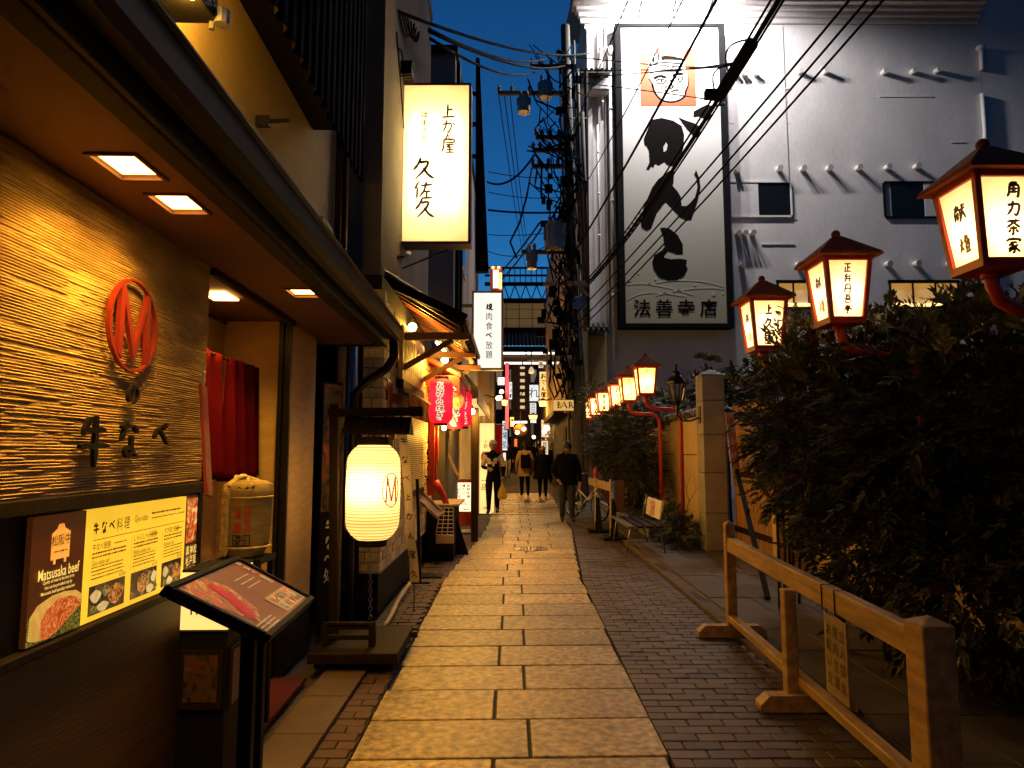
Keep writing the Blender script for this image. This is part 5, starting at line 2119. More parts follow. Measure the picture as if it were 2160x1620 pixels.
mb.box(-1.12, -.9, 12.8, 17.2, 2.36, 2.46)
mb.build("door_head", M_darkwood, ld)
t = thing("beige_sheet_canopy", "beige sheet metal canopy with lit slatted underside past the red lanterns", "canopy", (-.9, 14, 2.5))
mb = MB()
cz0, cz1 = 2.62, 3.15
mb.add([(-1.08, 12.1, cz1), (-.62, 12.1, cz0), (-.58, 18.5, cz0), (-1.08, 18.5, cz1), (-1.08, 12.1, cz1 - .03), (-.62, 12.1, cz0 - .03), (-.58, 18.5, cz0 - .03), (-1.08, 18.5, cz1 - .03)], [(0, 1, 2, 3), (4, 5, 6, 7), (0, 1, 5, 4), (1, 2, 6, 5), (2, 3, 7, 6), (3, 0, 4, 7)])
mb.box(-.625, -.60, 12.1, 18.5, cz0 - .30, cz0 - .03)
mb.add([(-1.08, 12.12, 2.42), (-.62, 12.12, 2.42), (-.62, 12.12, cz0), (-1.08, 12.12, cz1)], [(0, 1, 2, 3)])
mb.build("sheet", M_sheet, t)
for k in range(9):
    mb = MB()
    y = 12.4 + k * .62
    mb.box(-1.07, -.63, y, y + .3, 2.40, 2.43)
    mb.build("lit_slat", glow("slat_glow", (1, .62, .2), .95), t)
t = thing("shop_post", "dark timber post carrying the bright bulb past the red lanterns", "post", (-.68, 11.4, 0))
p = at(998, 880, 11.4)
mb = MB()
mb.box(p.x - .02, p.x + .09, 11.36, 11.46, 0, 2.2)
mb.build("shaft", M_darkwood, t, bevel=.004)
a, b = at(1012, 893, 16.7), at(1042, 1083, 16.7)
t, Pq = box_sign("standing_light_poster", "tall lit cream poster stand with an orange fruit picture behind the man in cap", a.x, b.x, b.z, a.z, 16.7, .12, M_palewood, glow("poster_cream", (1, .66, .22), 1.15, var=.25, scale=1.2))
wq, hq = b.x - a.x, a.z - b.z
mb = MB(Pq)
mb.poly([(wq * (.5 + .42 * math.cos(a_)), hq * (.62 + .075 * math.sin(a_) + .01 * math.sin(3 * a_))) for a_ in [2 * math.pi * i / 16 for i in range(16)]], .003)
mb.build("fruit_print", mat("orange_print", (.75, .24, .05), .5, var=.3, scale=8), t)
mb = MB()
write_v(mb, Pq, "十穀", wq * .42, hq * .82, .11)
write_v(mb, Pq, "一品", wq * .3, hq * .4, .16)
write(mb, Pq, "382", wq * .45, hq * .06, .07)
mb.build("print", M_ink, t)
mb = MB()
mb.box(a.x, b.x, 16.72, 16.86, rise(16.7), b.z - .02)
mb.build("foot", M_darkwood, t)
t = thing("red_banner", "narrow red cloth banner hanging beside the lit cream poster", "banner", at(1051, 980, 18))
a, b = at(1043, 897, 18), at(1059, 985, 18)
mb = MB()
n = 8
mb.add([(a.x + (b.x - a.x) * i / n, 18 + .03 * math.sin(i * 1.6), z) for i in range(n + 1) for z in (b.z, a.z)], [(2 * i, 2 * i + 2, 2 * i + 3, 2 * i + 1) for i in range(n)])
mb.build("cloth", mat("red_banner_cloth", (.50, .02, .015), .8, var=.2, emit=(1, .02, .01), es=.05), t)
mb = MB()
mb.tube([(a.x - .03, 18, a.z), (b.x + .05, 18, a.z)], .012, 6)
mb.tube([(a.x - .03, 18.02, rise(18)), (a.x - .03, 18.02, a.z)], .012, 6)
mb.build("pole", M_blackmetal, t)

# yakiniku banner sign and the bulb-lined sign behind it
a, b = at(1000, 618, 16.5), at(1057, 776, 16.5)
t, Py = box_sign("yakiniku_sign", "white lit vertical sign with thin brown characters hanging over the alley", a.x, b.x, b.z, a.z, 16.5, .22, mat("beige_frame", (.55, .44, .24), .5, var=.1), glow("cool_white", (1, .93, .82), 1.05), fw=.05)
wy, hy = b.x - a.x, a.z - b.z
mb = MB()
for i, c in enumerate("焼肉食べ放題"):
    vs_ = glyph(c, -.008)
    write_v(mb, Py, c, wy * .56, hy * (1 - (650 - 618) / 158 + .065) - i * hy * .128 + .02, hy * .118, off=.004, ws=.85)
mb.build("print", M_brownink, t)
mb = MB()
for z in (a.z - .3, b.z + .3):
    mb.box(-1.25, a.x - .05, 16.58, 16.68, z - .04, z + .04)
mb.build("wall_arm", M_sheet, t)
a, b = at(1040, 569, 22), at(1052, 608, 22)
t, Pm = box_sign("bulb_border_sign", "small white sign bordered by orange bulbs above the yakiniku sign", a.x, b.x, b.z, a.z, 22, .3, mat("orange_frame", (.5, .12, .02), .5), glow("cool_white2", (.86, .88, 1), 1.2), fw=.1)
for k in range(9):
    p = V((b.x + .06, 21.95, b.z + (a.z - b.z) * k / 8)) if k < 7 else V((a.x + (b.x - a.x) * (k - 7), 21.95, a.z + .06))
    mb = MB()
    mb.ball(p, .045, 8, 5)
    mb.build("bulb", glow("bulb_orange", (1, .35, .04), 6), t)

# ================================================================== far end of the alley
def lit_sign(name, label, px0, py0, px1, py1, Y, col, es, text=None, vert=True, ink_m=None, cat="sign", fw=.03, cell=None, frame=None):
    a, b = at(px0, py0, Y), at(px1, py1, Y)
    t, P_ = box_sign(name, label, a.x, b.x, b.z, a.z, Y, .2, frame or M_black, glow(name + "_glow_%d_%d" % (px0, py0), col, es, var=.15, scale=2), fw=fw)
    w, h = b.x - a.x, a.z - b.z
    if text:
        mb = MB()
        if vert:
            c = cell or h * .9 / len(text)
            write_v(mb, P_, text, w / 2, h * .95, c, off=.01, ws=min(1.3, w / c * .95), z=.01)
        else:
            write(mb, P_, text, w / 2, h / 2, h * .5, z=.01)
        mb.build("print", ink_m or M_ink, t)
    return t
lit_sign("pink_white_sign", "small white and magenta lit sign left of the alley's far end", 1050, 796, 1064, 812, 25, (.95, .9, 1), 1.4, "口", True, mat("magenta_ink", (.6, .0, .15), .5, emit=(1, 0, .2), es=.5))
lit_sign("magenta_neon_strip", "long vertical magenta neon strip at the far end of the alley", 1066, 766, 1073, 905, 27, (1, .0, .12), 1.1, fw=.015)
lit_sign("white_vertical_sign", "narrow white lit vertical sign beside the magenta strip", 1074, 806, 1080, 842, 27, (.9, .95, 1), 1.2, "居酒屋", fw=.015)
lit_sign("blue_white_low_sign", "bluish white lit signboard low at far left of the walkers", 1060, 888, 1070, 950, 30, (.75, .88, 1), .9, "酒場処", fw=.015)
lit_sign("white_picture_sign", "large bluish white lit sign with line drawing at alley's far end", 1117, 812, 1136, 846, 36, (.82, .93, 1), .95, "のれん", False, fw=.02)
lit_sign("white_list_sign", "white lit sign with lines of writing under the line drawing sign", 1118, 850, 1131, 874, 36, (.85, .92, 1), .8, "三三", True, fw=.02)
lit_sign("beige_script_sign", "beige lit vertical sign with black script beside the line drawing sign", 1138, 784, 1154, 842, 32, (1, .62, .25), .9, "おでん屋", fw=.02)
lit_sign("menu_wall_sign", "cluttered lit menu boards right of the alley's far end", 1142, 886, 1166, 922, 30, (1, .80, .5), .8, "酒肴", fw=.02)
lit_sign("white_bar_sign", "white lit lintel sign across the alley's far end", 1082, 888, 1112, 893, 42, (.9, .95, 1), 1.6, fw=.02)
lit_sign("small_number_sign", "small white lit plate hanging at the far right", 1119, 885, 1131, 892, 30, (.95, .95, 1), .9, "ビル", False, fw=.02)
lit_sign("tv_lit_sign", "lit white standing panel between the walkers at right", 1142, 930, 1156, 960, 26, (1, .86, .66), .75, "営業中", fw=.02)
lit_sign("yellow_side_sign", "small yellow lit sign low on the far left of the alley", 1076, 880, 1084, 900, 31, (1, .6, .1), 1.0, "丼", fw=.015)
lit_sign("red_side_sign", "small red lit sign beside the yellow one at far left", 1085, 926, 1091, 942, 34, (1, .08, .03), .9, fw=.015)
lit_sign("warm_shop_sign", "warm glowing shop sign far right behind the flared coat walker", 1158, 896, 1168, 915, 29, (1, .62, .2), .9, "酒", fw=.02)
lit_sign("pale_cube_sign", "pale cube lit sign high at far right of the alley", 1136, 762, 1146, 776, 34, (1, .8, .55), .8, "寿", fw=.015)
lit_sign("low_white_sign", "low white lit sign standing far left behind the walkers", 1061, 955, 1067, 972, 27, (1, .9, .75), .8, fw=.015)
# orange box lanterns and bulbs far up the alley
specs = [("orange_box_lantern", 1060, 844, 1069, 855, 26, "left"), ("orange_box_lantern", 1139, 846, 1151, 857, 26, "right"), ("orange_box_lantern", 1118, 876, 1131, 884, 33, "middle")]
for nm, x0, y0, x1, y1, Y, w in specs:
    a, b = at(x0, y0, Y), at(x1, y1, Y)
    t = thing(nm, {"left": "small orange lantern left of the dark far building", "right": "red roofed orange lantern just left of the BAR sign", "middle": "orange roofed lantern under the bluish white sign"}[w], "lantern", ((a.x + b.x) / 2, Y, b.z), "orange lanterns far up the alley")
    cx_ = (a.x + b.x) / 2
    hw = (b.x - a.x) / 2
    mb = MB()
    mb.lathe([(hw * .8 * 1.41, 0), (hw * 1.41, a.z - b.z)], (cx_, Y, b.z), 4)
    mb.build("shade", glow("far_lantern", (1, .50, .12), 4), t)
    mb = MB()
    mb.lathe([(hw * 1.9, 0), (.02, (a.z - b.z) * .6)], (cx_, Y, a.z), 4)
    mb.build("roof", M_redroof, t)
    mb = MB()
    mb.tube([(cx_, Y, a.z), (cx_ + (.9 if w == "right" else -.9), Y, a.z + .25)], .02, 6)
    mb.build("arm", M_black, t)
for k, (px, py, Y, r_) in enumerate(((1051, 840, 24, .09), (1058, 826, 24, .08), (1056, 838, 25, .07), (1091, 912, 38, .12), (1105, 905, 38, .12), (1153, 903, 27, .12), (1148, 911, 28, .09), (1082, 893, 30, .08), (1126, 922, 34, .09), (1097, 902, 40, .07))):
    p = at(px, py, Y)
    t = thing("far_bulb", ["bright bulb left of the alley under the magenta strip", "upper bulb of the cluster at far left", "lower bulb of the cluster at far left", "orange bulb low in the dark round lantern at the end", "orange bulb high in the dark round lantern at the end", "brightest bulb at right under the menu boards", "lower bulb at right under the menu boards", "small bulb beside the white lintel sign", "white bulb above the backpack walker", "tiny bulb behind the dark round lantern"][k], "lamp", p, "bulbs far up the alley")
    mb = MB()
    mb.ball(p, r_, 8, 6)
    mb.build("bulb", glow("far_bulb_glow", (1, .66, .26), 7), t)
    mb = MB()
    mb.tube([p, p + V((0, .05, r_ + .1))], .02, 5)
    mb.build("socket", M_black, t)
for k, (x, y, z, pw_) in enumerate(((-.2, 24, 3.0, 160), (.8, 30, 3.2, 200), (.2, 38, 3.5, 260), (-.5, 19.5, 2.7, 110))):
    src = bpy.data.objects["far_bulb"] if k == 0 else bpy.data.objects["far_bulb.%03d" % k]
    lamp("light", src, (x, y, z), pw_, (1, .46, .08), radius=.12)
t = thing("round_brown_lantern", "dark round brown lantern ball at the alley's far end", "lantern", at(1098, 920, 38.5))
p = at(1098, 907, 38.6)
mb = MB()
mb.ball(p, .38, 14, 8, (1.1, 1, .95))
mb.build("shade", mat("brown_ball", (.22, .09, .03), .7, var=.4, emit=(1, .28, .03), es=.06), t, smooth=True)
mb = MB()
mb.tube([p + V((0, 0, .34)), p + V((0, 0, 1.0))], .02, 6)
mb.build("cord", M_black, t)
# dark tower with a column of lit plates, side buildings
t = thing("distant_dark_building", "dark brown building with a column of small lit windows at alley's end", "building", (.5, 60, 0))
a, b = at(1078, 768, 60), at(1120, 925, 60)
mb = MB()
mb.box(a.x, b.x, 60, 66, 0, a.z)
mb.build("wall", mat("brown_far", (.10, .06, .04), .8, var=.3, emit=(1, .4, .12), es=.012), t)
for k in range(7):
    p = at(1102, 775 + 14 * k, 60)
    mb = MB()
    mb.box(p.x - .2, p.x + .2, 59.92, 60.0, p.z - .13, p.z + .13)
    mb.build("window", glow("far_window", (1, .70, .38), .8), t)
for nm, lab, x0, x1, y0, y1, z1, m in (("far_left_building", "dim brown building along the left of the far alley", -6, -1.05, 25.2, 44, 7.5, M_farwall2), ("far_left_tall_building", "dark tall building behind the far left shops", -6, -1.4, 44, 60, 8.5, M_farwall), ("far_right_building", "dim building along the right of the far alley", 1.9, 7, 30.5, 60, 7.5, M_farwall2)):
    t = thing(nm, lab, "building", ((x0 + x1) / 2, (y0 + y1) / 2, 0))
    mb = MB()
    mb.box(x0, x1, y0, y1, 0, z1)
    mb.build("wall", m, t)
    for k in range(5):
        f = MB()
        xs_ = x1 if x0 < 0 else x0
        y = y0 + 1 + k * (y1 - y0 - 2) / 5
        f.box(xs_ - .03, xs_ + .03, y, y + 1.4, .6, 2.4)
        w = f.build("window", M_blackmetal, t)
        f = MB()
        f.box(xs_ - .04, xs_ + .04, y + .1, y + 1.3, .7, 2.3)
        f.build("pane", glow("far_shop_glow", (1, .58, .2), .35, var=.6, scale=1.2), w)
# arcade gantry across the street
t = thing("far_end_building", "dim flat building front closing the far end of the alley behind everything", "building", (0, 76, 0))
mb = MB()
mb.box(-12, 14, 75, 80, 0, 13.2)
mb.build("wall", M_farwall, t)
for k in range(8):
    for q_ in range(3):
        mb = MB()
        mb.box(-6 + k * 1.9, -4.9 + k * 1.9, 74.94, 75, 3.2 + q_ * 3, 4.6 + q_ * 3)
        mb.build("window", glow("far_end_window", (1, .7, .4), .10, var=.8, scale=.6), t)
t = thing("arcade_gantry", "steel arcade gantry with beige panels, railing and tube lights crossing the alley", "structure", (1.0, 40, 0))
YA = 40
pz = lambda py: at(1100, py, YA).z
xa, xb = at(1040, 700, YA).x, at(1178, 700, YA).x
for k in range(5):
    for r_ in range(3):
        f0, f1 = k / 5, (k + 1) / 5
        mb = MB()
        mb.box(xa + (xb - xa) * f0 + .02, xa + (xb - xa) * f1 - .02, YA, YA + .1, pz(692 - 20 * r_) + .02, pz(672 - 20 * r_) - .02)
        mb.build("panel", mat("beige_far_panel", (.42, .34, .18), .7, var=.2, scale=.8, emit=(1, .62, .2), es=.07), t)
mb = MB()
for py in (566, 582, 598, 602, 632, 636):
    mb.beam((xa - .5, YA - .1, pz(py)), (xb + .3, YA - .1, pz(py)), .09, .11)
for k in range(13):
    x = xa + (xb - xa) * k / 12
    mb.beam((x, YA - .1, pz(602)), (x, YA - .1, pz(566)), .05)
    x2 = xa + (xb - xa) * (k + 1) / 12
    if k < 12:
        mb.beam((x, YA - .1, pz(634 if k % 2 else 602)), (x2, YA - .1, pz(602 if k % 2 else 634)), .06)
mb.box(xa - .5, xb + .3, YA - .2, YA + .3, pz(640), pz(632))
mb.box(xa, xb, YA + .04, YA + .09, pz(692), pz(634))
mb.box(xa - .5, xb + .3, YA - .5, YA - .1, pz(706), pz(694))
mb.build("truss", M_black, t)
for k in range(16):
    mb = MB()
    x = xa + (xb - xa) * (k + .3) / 18
    mb.beam((x, YA - .6, pz(708)), (x + .03, YA - 1.6, pz(738)), .05)
    mb.build("awning_rib", M_steel, t)
mb = MB()
mb.add([(xa, YA - .55, pz(706)), (xb - .6, YA - .55, pz(706)), (xb - .6, YA - 1.55, pz(738)), (xa, YA - 1.55, pz(738))], [(0, 1, 2, 3)])
mb.box(xa, xb - .6, YA - 1.4, YA + 3, pz(760), pz(752))
mb.build("awning", M_farwall, t)
for py, segs in ((745, ((1058, 1108), (1111, 1153))), (766, ((1064, 1101), (1104, 1153)))):
    for s0, s1 in segs:
        p, q = at(s0, py, YA - 1.7), at(s1, py, YA - 1.7)
        mb = MB()
        mb.tube([p, q], .06, 6)
        mb.build("tube_light", glow("gantry_tube", (1, .92, .85), 3.5), t)
t = thing("hanging_street_lamp", "small pale globe lamp hanging in front of the dark far building", "lamp", at(1121, 780, 30))
p = at(1121, 782, 30)
mb = MB()
mb.lathe([(0, -.16), (.12, -.1), (.13, .0), (.08, .12), (.03, .18), (0, .2)], p, 12, cap=False)
mb.build("globe", glow("pale_globe", (1, .8, .5), .55), t, smooth=True)
mb = MB()
mb.tube([p + V((0, 0, .18)), p + V((0, 0, .9))], .03, 6)
mb.build("stem", M_black, t)
for k, (px, py) in enumerate(((1169, 666), (1166, 699), (1164, 727), (1162, 746))):
    p = at(px, py, 27.5)
    t = thing("wall_globe_lamp", ["topmost", "second from top", "third from top", "lowest"][k] + " warm globe lamp in the column beside the beige wall", "lamp", p, "column of globe lamps on the beige wall")
    mb = MB()
    mb.ball(p, .1, 10, 6)
    mb.build("globe", glow("far_bulb_glow", (1, .66, .26), 7), t)
    mb = MB()
    mb.tube([p, p + V((.4, .0, .05))], .02, 5)
    mb.build("arm", M_black, t)

# building on the right with the BAR sign
t = thing("beige_side_building", "beige lit building at the right of the alley behind the utility pole", "building", (1.9, 24, 0))
mb = MB()
mb.box(1.52, 2.2, 19.6, 30.2, 2.6, 9.2)
mb.build("wall", mat("beige_wall", (.45, .34, .17), .8, var=.2, scale=1.2), t)
mb = MB()
mb.box(1.62, 2.2, 19.7, 30.2, 0, 2.6)
mb.build("ground_floor", M_farwall, t)
mb = MB()
mb.box(1.2, 2.0, 19.9, 26, 2.55, 2.68)
mb.add([(1.2, 19.9, 2.55), (1.2, 26, 2.55), (1.45, 26, 2.9), (1.45, 19.9, 2.9)], [(0, 1, 2, 3)])
mb.build("door_canopy", M_darkwood, t)
for k in range(3):
    f = MB()
    f.box(1.5, 1.53, 21 + k * 2.6, 22.6 + k * 2.6, 4.2, 5.6)
    w = f.build("window", M_blackmetal, t)
    f = MB()
    f.box(1.49, 1.5, 21.1 + k * 2.6, 22.5 + k * 2.6, 4.3, 5.5)
    f.build("pane", M_glass, w)
f = MB()
f.box(1.58, 1.63, 20.2, 21.2, .1, 2.2)
f.build("door", M_darkwood, t)
a, b = at(1167, 844, 17.6), at(1210, 866, 17.6)
t, Pbar = box_sign("bar_sign", "cream lit sign reading BAR fixed to the utility pole", a.x, b.x, b.z, a.z, 17.6, .1, M_palewood, glow("bar_cream", (1, .56, .14), .62, base=(.7, .6, .35)), fw=.012)
wb, hb = b.x - a.x, a.z - b.z
mb = MB(Pbar)
# serif capitals from strokes
def seg(x0, y0, x1, y1, w):
    d_ = V((x1 - x0, y1 - y0, 0)).normalized()
    s_ = V((-d_.y, d_.x, 0)) * w / 2
    p_, q_ = V((x0, y0, .003)), V((x1, y1, .003))
    mb.add([p_ + s_, p_ - s_, q_ - s_, q_ + s_], [(0, 1, 2, 3)])
H = hb * .58
y0 = hb * .24
x = wb * .24
for k in (0,):
    seg(x, y0, x, y0 + H, .032); seg(x - .025, y0, x + .02, y0, .010); seg(x - .025, y0 + H, x + .02, y0 + H, .010)
    for cyy, r_ in ((y0 + H * .76, H * .24), (y0 + H * .27, H * .27)):
        pts = [(x + .012 + r_ * 1.05 * math.cos(a_), cyy + r_ * math.sin(a_)) for a_ in [-math.pi / 2 + math.pi * i / 8 for i in range(9)]]
        for p_, q_ in zip(pts, pts[1:]):
            seg(p_[0], p_[1], q_[0], q_[1], .018)
    x = wb * .52
    seg(x - .075, y0, x, y0 + H, .014); seg(x, y0 + H, x + .08, y0, .030); seg(x - .05, y0 + H * .34, x + .05, y0 + H * .34, .012)
    seg(x - .10, y0, x - .05, y0, .010); seg(x + .05, y0, x + .11, y0, .010)
    x = wb * .80
    seg(x, y0, x, y0 + H, .032); seg(x - .025, y0, x + .025, y0, .010); seg(x - .025, y0 + H, x + .02, y0 + H, .010)
    pts = [(x + .012 + H * .25 * 1.05 * math.cos(a_), y0 + H * .74 + H * .25 * math.sin(a_)) for a_ in [-math.pi / 2 + math.pi * i / 8 for i in range(9)]]
    for p_, q_ in zip(pts, pts[1:]):
        seg(p_[0], p_[1], q_[0], q_[1], .018)
    seg(x + .03, y0 + H * .48, x + .11, y0, .028)
mb.build("letters", M_ink, t)
mb = MB()
mb.tube([(b.x - .1, 17.68, a.z + .02), (b.x + .05, 18.0, a.z + .05)], .015, 6)
mb.build("arm", M_blackmetal, t)
# ================================================================== white building with the great sign
YW = 21.0
wbld = thing("white_building", "tall white rendered building with tile roof edge and small vent stubs", "building", (8, YW, 0))
xl = at(1236, 300, YW).x
xr = at(2062, 60, YW).x
zr_ = at(1400, 12, YW).z
mb = MB()
mb.box(xl, xr, YW, YW + 8, 0, zr_)
mb.box(xr + .002, xr + 9, YW + .003, YW + 8, 0, zr_ + 6)
mb.build("wall", M_white, wbld)
mb = MB()
zc = at(1400, 52, YW).z
for i, (d_, z0, z1) in enumerate(((.10, zc, zc + .16), (.22, zc + .16, zc + .30), (.36, zc + .30, zc + .42), (.55, zc + .42, zc + .52))):
    mb.box(xl - .1 - d_ * .6, xr, YW - d_, YW, z0, z1)
mb.build("cornice", M_white, wbld, bevel=.02)
# roof edge: round tile ends and tile rows
q = MB()
q.lathe([(.0, 0), (.12, 0), (.12, .9)], n=10, T=Matrix.Rotation(R(-78), 4, 'X'))
rtile = q.mesh("roof_tile", M_tile)
n = int((xr - xl + .5) / .30)
for k in range(n):
    place(rtile, "roof_tile", wbld, (xl - .35 + k * .30, YW - .72, zc + .60))
mb = MB()
mb.add([(xl - .45, YW - .7, zc + .53), (xr, YW - .7, zc + .53), (xr, YW + 4, zc + 1.9), (xl - .45, YW + 4, zc + 1.9), (xl - .45, YW - .7, zc + .49), (xr, YW - .7, zc + .49), (xr, YW + 4, zc + 1.86), (xl - .45, YW + 4, zc + 1.86)], [(0, 1, 2, 3), (4, 5, 6, 7), (0, 1, 5, 4), (1, 2, 6, 5), (2, 3, 7, 6), (3, 0, 4, 7)])
mb.build("roof", M_tile, wbld)
# pilasters and pipes on the left edge
mb = MB()
for px0, px1, d_, py0, py1 in ((1236, 1254, .12, 60, 706), (1258, 1272, .06, 60, 560), (1274, 1286, .10, 60, 760)):
    a, b = at(px0, py0, YW), at(px1, py1, YW)
    mb.box(a.x, b.x, YW - d_, YW + .01, b.z, a.z)
mb.build("pilaster", M_white, wbld, bevel=.02)
for k, (px, pa, pb_, r_) in enumerate(((1266, 75, 260, .05), (1284, 112, 760, .055), (1259, 270, 560, .03))):
    a, b = at(px, pa, YW), at(px, pb_, YW)
    mb = MB()
    mb.tube([(a.x, YW - .2, a.z), (a.x, YW - .2, b.z)], r_, 8)
    if k == 1:
        mb.lathe([(.06, -.3), (.13, -.1), (.13, .0)], (a.x, YW - .2, a.z + .05), 10)
    for f in (.2, .5, .8):
        mb.lathe([(r_ * 1.3, -.03), (r_ * 1.3, .03)], (a.x, YW - .2, a.z + (b.z - a.z) * f), 8)
    mb.build("drain_pipe", M_whitepaint, wbld, smooth=True)
p0 = at(2065, 95, YW)
mb = MB()
mb.tube([at(2066, 108, YW) + V((0, -.075, 0)), at(2068, 150, YW) + V((0, -.075, 0))], .07, 8)
mb.tube([at(2068, 200, YW) + V((0, -.075, 0)), at(2074, 280, YW) + V((0, -.075, 0)), at(2080, 760, YW) + V((0, -.075, 0))], .06, 8)
mb.lathe([(.07, -.12), (.13, -.06), (.13, .04)], at(2065, 103, YW) + V((0, -.075, 0)), 10)
mb.build("drain_pipe", M_whitepaint, wbld, smooth=True)
# shallow ledges and panel edges in the render
for px0, px1, py, d_ in ((1540, 1662, 187, .05), (1568, 1660, 214, .03), (1536, 1664, 259, .02), (1854, 1968, 204, .04), (1606, 1676, 515, .05), (2005, 2036, 300, .04), (1540, 1680, 462, .03)):
    a, b = at(px0, py, YW), at(px1, py, YW)
    mb = MB()
    mb.box(a.x, b.x, YW - d_ * .45, YW, a.z - .02, a.z + .015)
    mb.build("render_edge", M_white, wbld)
mb = MB()
a, b = at(1540, 50, YW), at(1664, 385, YW)
mb.box(a.x, b.x, YW - .022, YW, b.z + .03, a.z - .1)
mb.build("render_edge", M_white, wbld)
# vent stubs
q = MB()
q.tube([(0, 0, 0), (0, -.20, -.02)], .085, 10)
q.tube([(0, -.20, -.02), (0, -.235, -.025)], .095, 10)
stub = q.mesh("vent_stub", M_whitepaint)
for px, py in ((1552, 158), (1568, 158), (1592, 158), (1685, 153), (1738, 153), (1862, 154), (1923, 153), (1974, 151), (1553, 360), (1641, 358), (1691, 358), (1746, 357), (1808, 356), (1869, 355), (1930, 353), (1555, 494), (1568, 494), (1585, 493), (1563, 560), (1682, 559), (1870, 558), (1930, 557), (2000, 557)):
    p = at(px, py, YW)
    place(stub, "vent_stub", wbld, (p.x, YW + .01, p.z))
# windows
for px0, px1, py0, py1, split in ((1536, 1668, 386, 455, .48), (1864, 1990, 387, 457, .68)):
    a, b = at(px0, py0, YW), at(px1, py1, YW)
    f = MB()
    for x0, x1, z0, z1 in ((a.x, b.x, a.z, a.z + .06), (a.x, b.x, b.z - .06, b.z), (a.x - .05, a.x, b.z, a.z), (b.x, b.x + .05, b.z, a.z)):
        f.box(x0, x1, YW - .05, YW + .05, z0, z1)
    xm = a.x + (b.x - a.x) * split
    w = f.build("window", M_whitepaint if split < .5 else M_blackmetal, wbld)
    f = MB()
    x0, x1 = (xm, b.x) if split < .5 else (a.x + .2, xm)
    f.box(x0, x1, YW - .02, YW - .01, b.z, a.z)
    f.build("dark_pane", M_glass, w)
    f = MB()
    x0, x1 = (a.x, xm) if split < .5 else (xm, b.x)
    f.box(x0, x1, YW - .035, YW - .01, b.z, a.z)
    f.build("shutter_panel", M_white, w)
for px0, px1 in ((1640, 1738), (1876, 2022)):
    a, b = at(px0, 598, YW), at(px1, 648, YW)
    f = MB()
    f.box(a.x - .05, b.x + .05, YW - .06, YW, a.z, a.z + .1)
    f.box(a.x - .05, b.x + .05, YW - .06, YW, b.z - .05, b.z)
    n = 3
    for k in range(n + 1):
        x = a.x + (b.x - a.x) * k / n
        f.box(x - .025, x + .025, YW - .05, YW, b.z, a.z)
    w = f.build("lit_window", M_blackmetal, wbld)
    for k in range(n):
        x0, x1 = a.x + (b.x - a.x) * k / n, a.x + (b.x - a.x) * (k + 1) / n
        f = MB()
        f.box(x0 + .025, x1 - .025, YW - .02, YW - .008, b.z, a.z)
        f.build("pane", glow("amber_window", (1, .48, .07), .42, var=.25, scale=1.5), w)
    f = MB()
    f.tube([(a.x + .05, YW - .07, b.z + .06), (b.x - .05, YW - .07, b.z + .06)], .05, 6)
    f.build("light_strip", glow("strip_amber", (1, .6, .2), 2.0), w)
# little tiled roofs at the left edge, ochre lower wall
for k, (px0, px1, py) in enumerate(((1216, 1282, 176), (1214, 1278, 704))):
    a, b = at(px0, py, YW), at(px1, py, YW)
    mb = MB()
    mb.add([(a.x, YW - .75, a.z), (b.x, YW - .75, a.z), (b.x, YW, a.z + .3), (a.x, YW, a.z + .3), (a.x, YW - .75, a.z - .07), (b.x, YW - .75, a.z - .07), (b.x, YW, a.z + .2), (a.x, YW, a.z + .2)], [(0, 1, 2, 3), (4, 5, 6, 7), (0, 1, 5, 4), (1, 2, 6, 5), (2, 3, 7, 6), (3, 0, 4, 7)])
    for q_ in range(int((b.x - a.x) / .16) + 1):
        x = a.x + .08 + q_ * .16
        mb.tube([(x, YW - .78, a.z + .03), (x, YW - .02, a.z + .33)], .055, 6)
    mb.build("small_tile_roof", M_tile, wbld)
    if k == 0:
        mb = MB()
        mb.box(a.x + .05, b.x, YW - .5, YW, a.z - .5, a.z - .08)
        mb.build("roof_bracket_block", M_white, wbld, bevel=.05)
mb = MB()
a, b = at(1216, 712, YW), at(1279, 900, YW)
mb.box(a.x, b.x, YW - .35, YW - .0, 0, a.z)
mb.build("lower_wall", mat("ochre_lower", (.50, .36, .16), .8, var=.15, scale=1), wbld)

# the great sign
YS = YW - .35
a, b = at(1296, 55, YS), at(1533, 692, YS)
t = thing("great_wall_sign", "huge pale vertical sign with black brush characters and face emblem on white building", "sign", ((a.x + b.x) / 2, YS, b.z))
fx0, fx1, fz0, fz1 = at(1303, 400, YS).x, at(1537, 400, YS).x, at(1420, 692, YS).z, at(1420, 52, YS).z
fwd = .2
mb = MB()
for x0, x1, z0, z1 in ((fx0 - .02, fx0 + fwd - .02, fz0, fz1), (fx1 - fwd + .02, fx1 + .02, fz0, fz1), (fx0 + fwd - .02, fx1 - fwd + .02, fz0, fz0 + fwd * .7), (fx0 + fwd - .02, fx1 - fwd + .02, fz1 - fwd * .5, fz1)):
    mb.box(x0, x1, YS - .06, YW - .0, z0, z1)
mb.build("frame", mat("sign_frame_black", (.012, .012, .014), .9, spec=.05), t, bevel=.01)
mb = MB()
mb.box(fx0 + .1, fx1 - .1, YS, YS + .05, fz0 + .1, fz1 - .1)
o = mb.build("board", mat("sign_board_pale", (.66, .65, .58), .9, var=.03, scale=1, spec=.05), t)
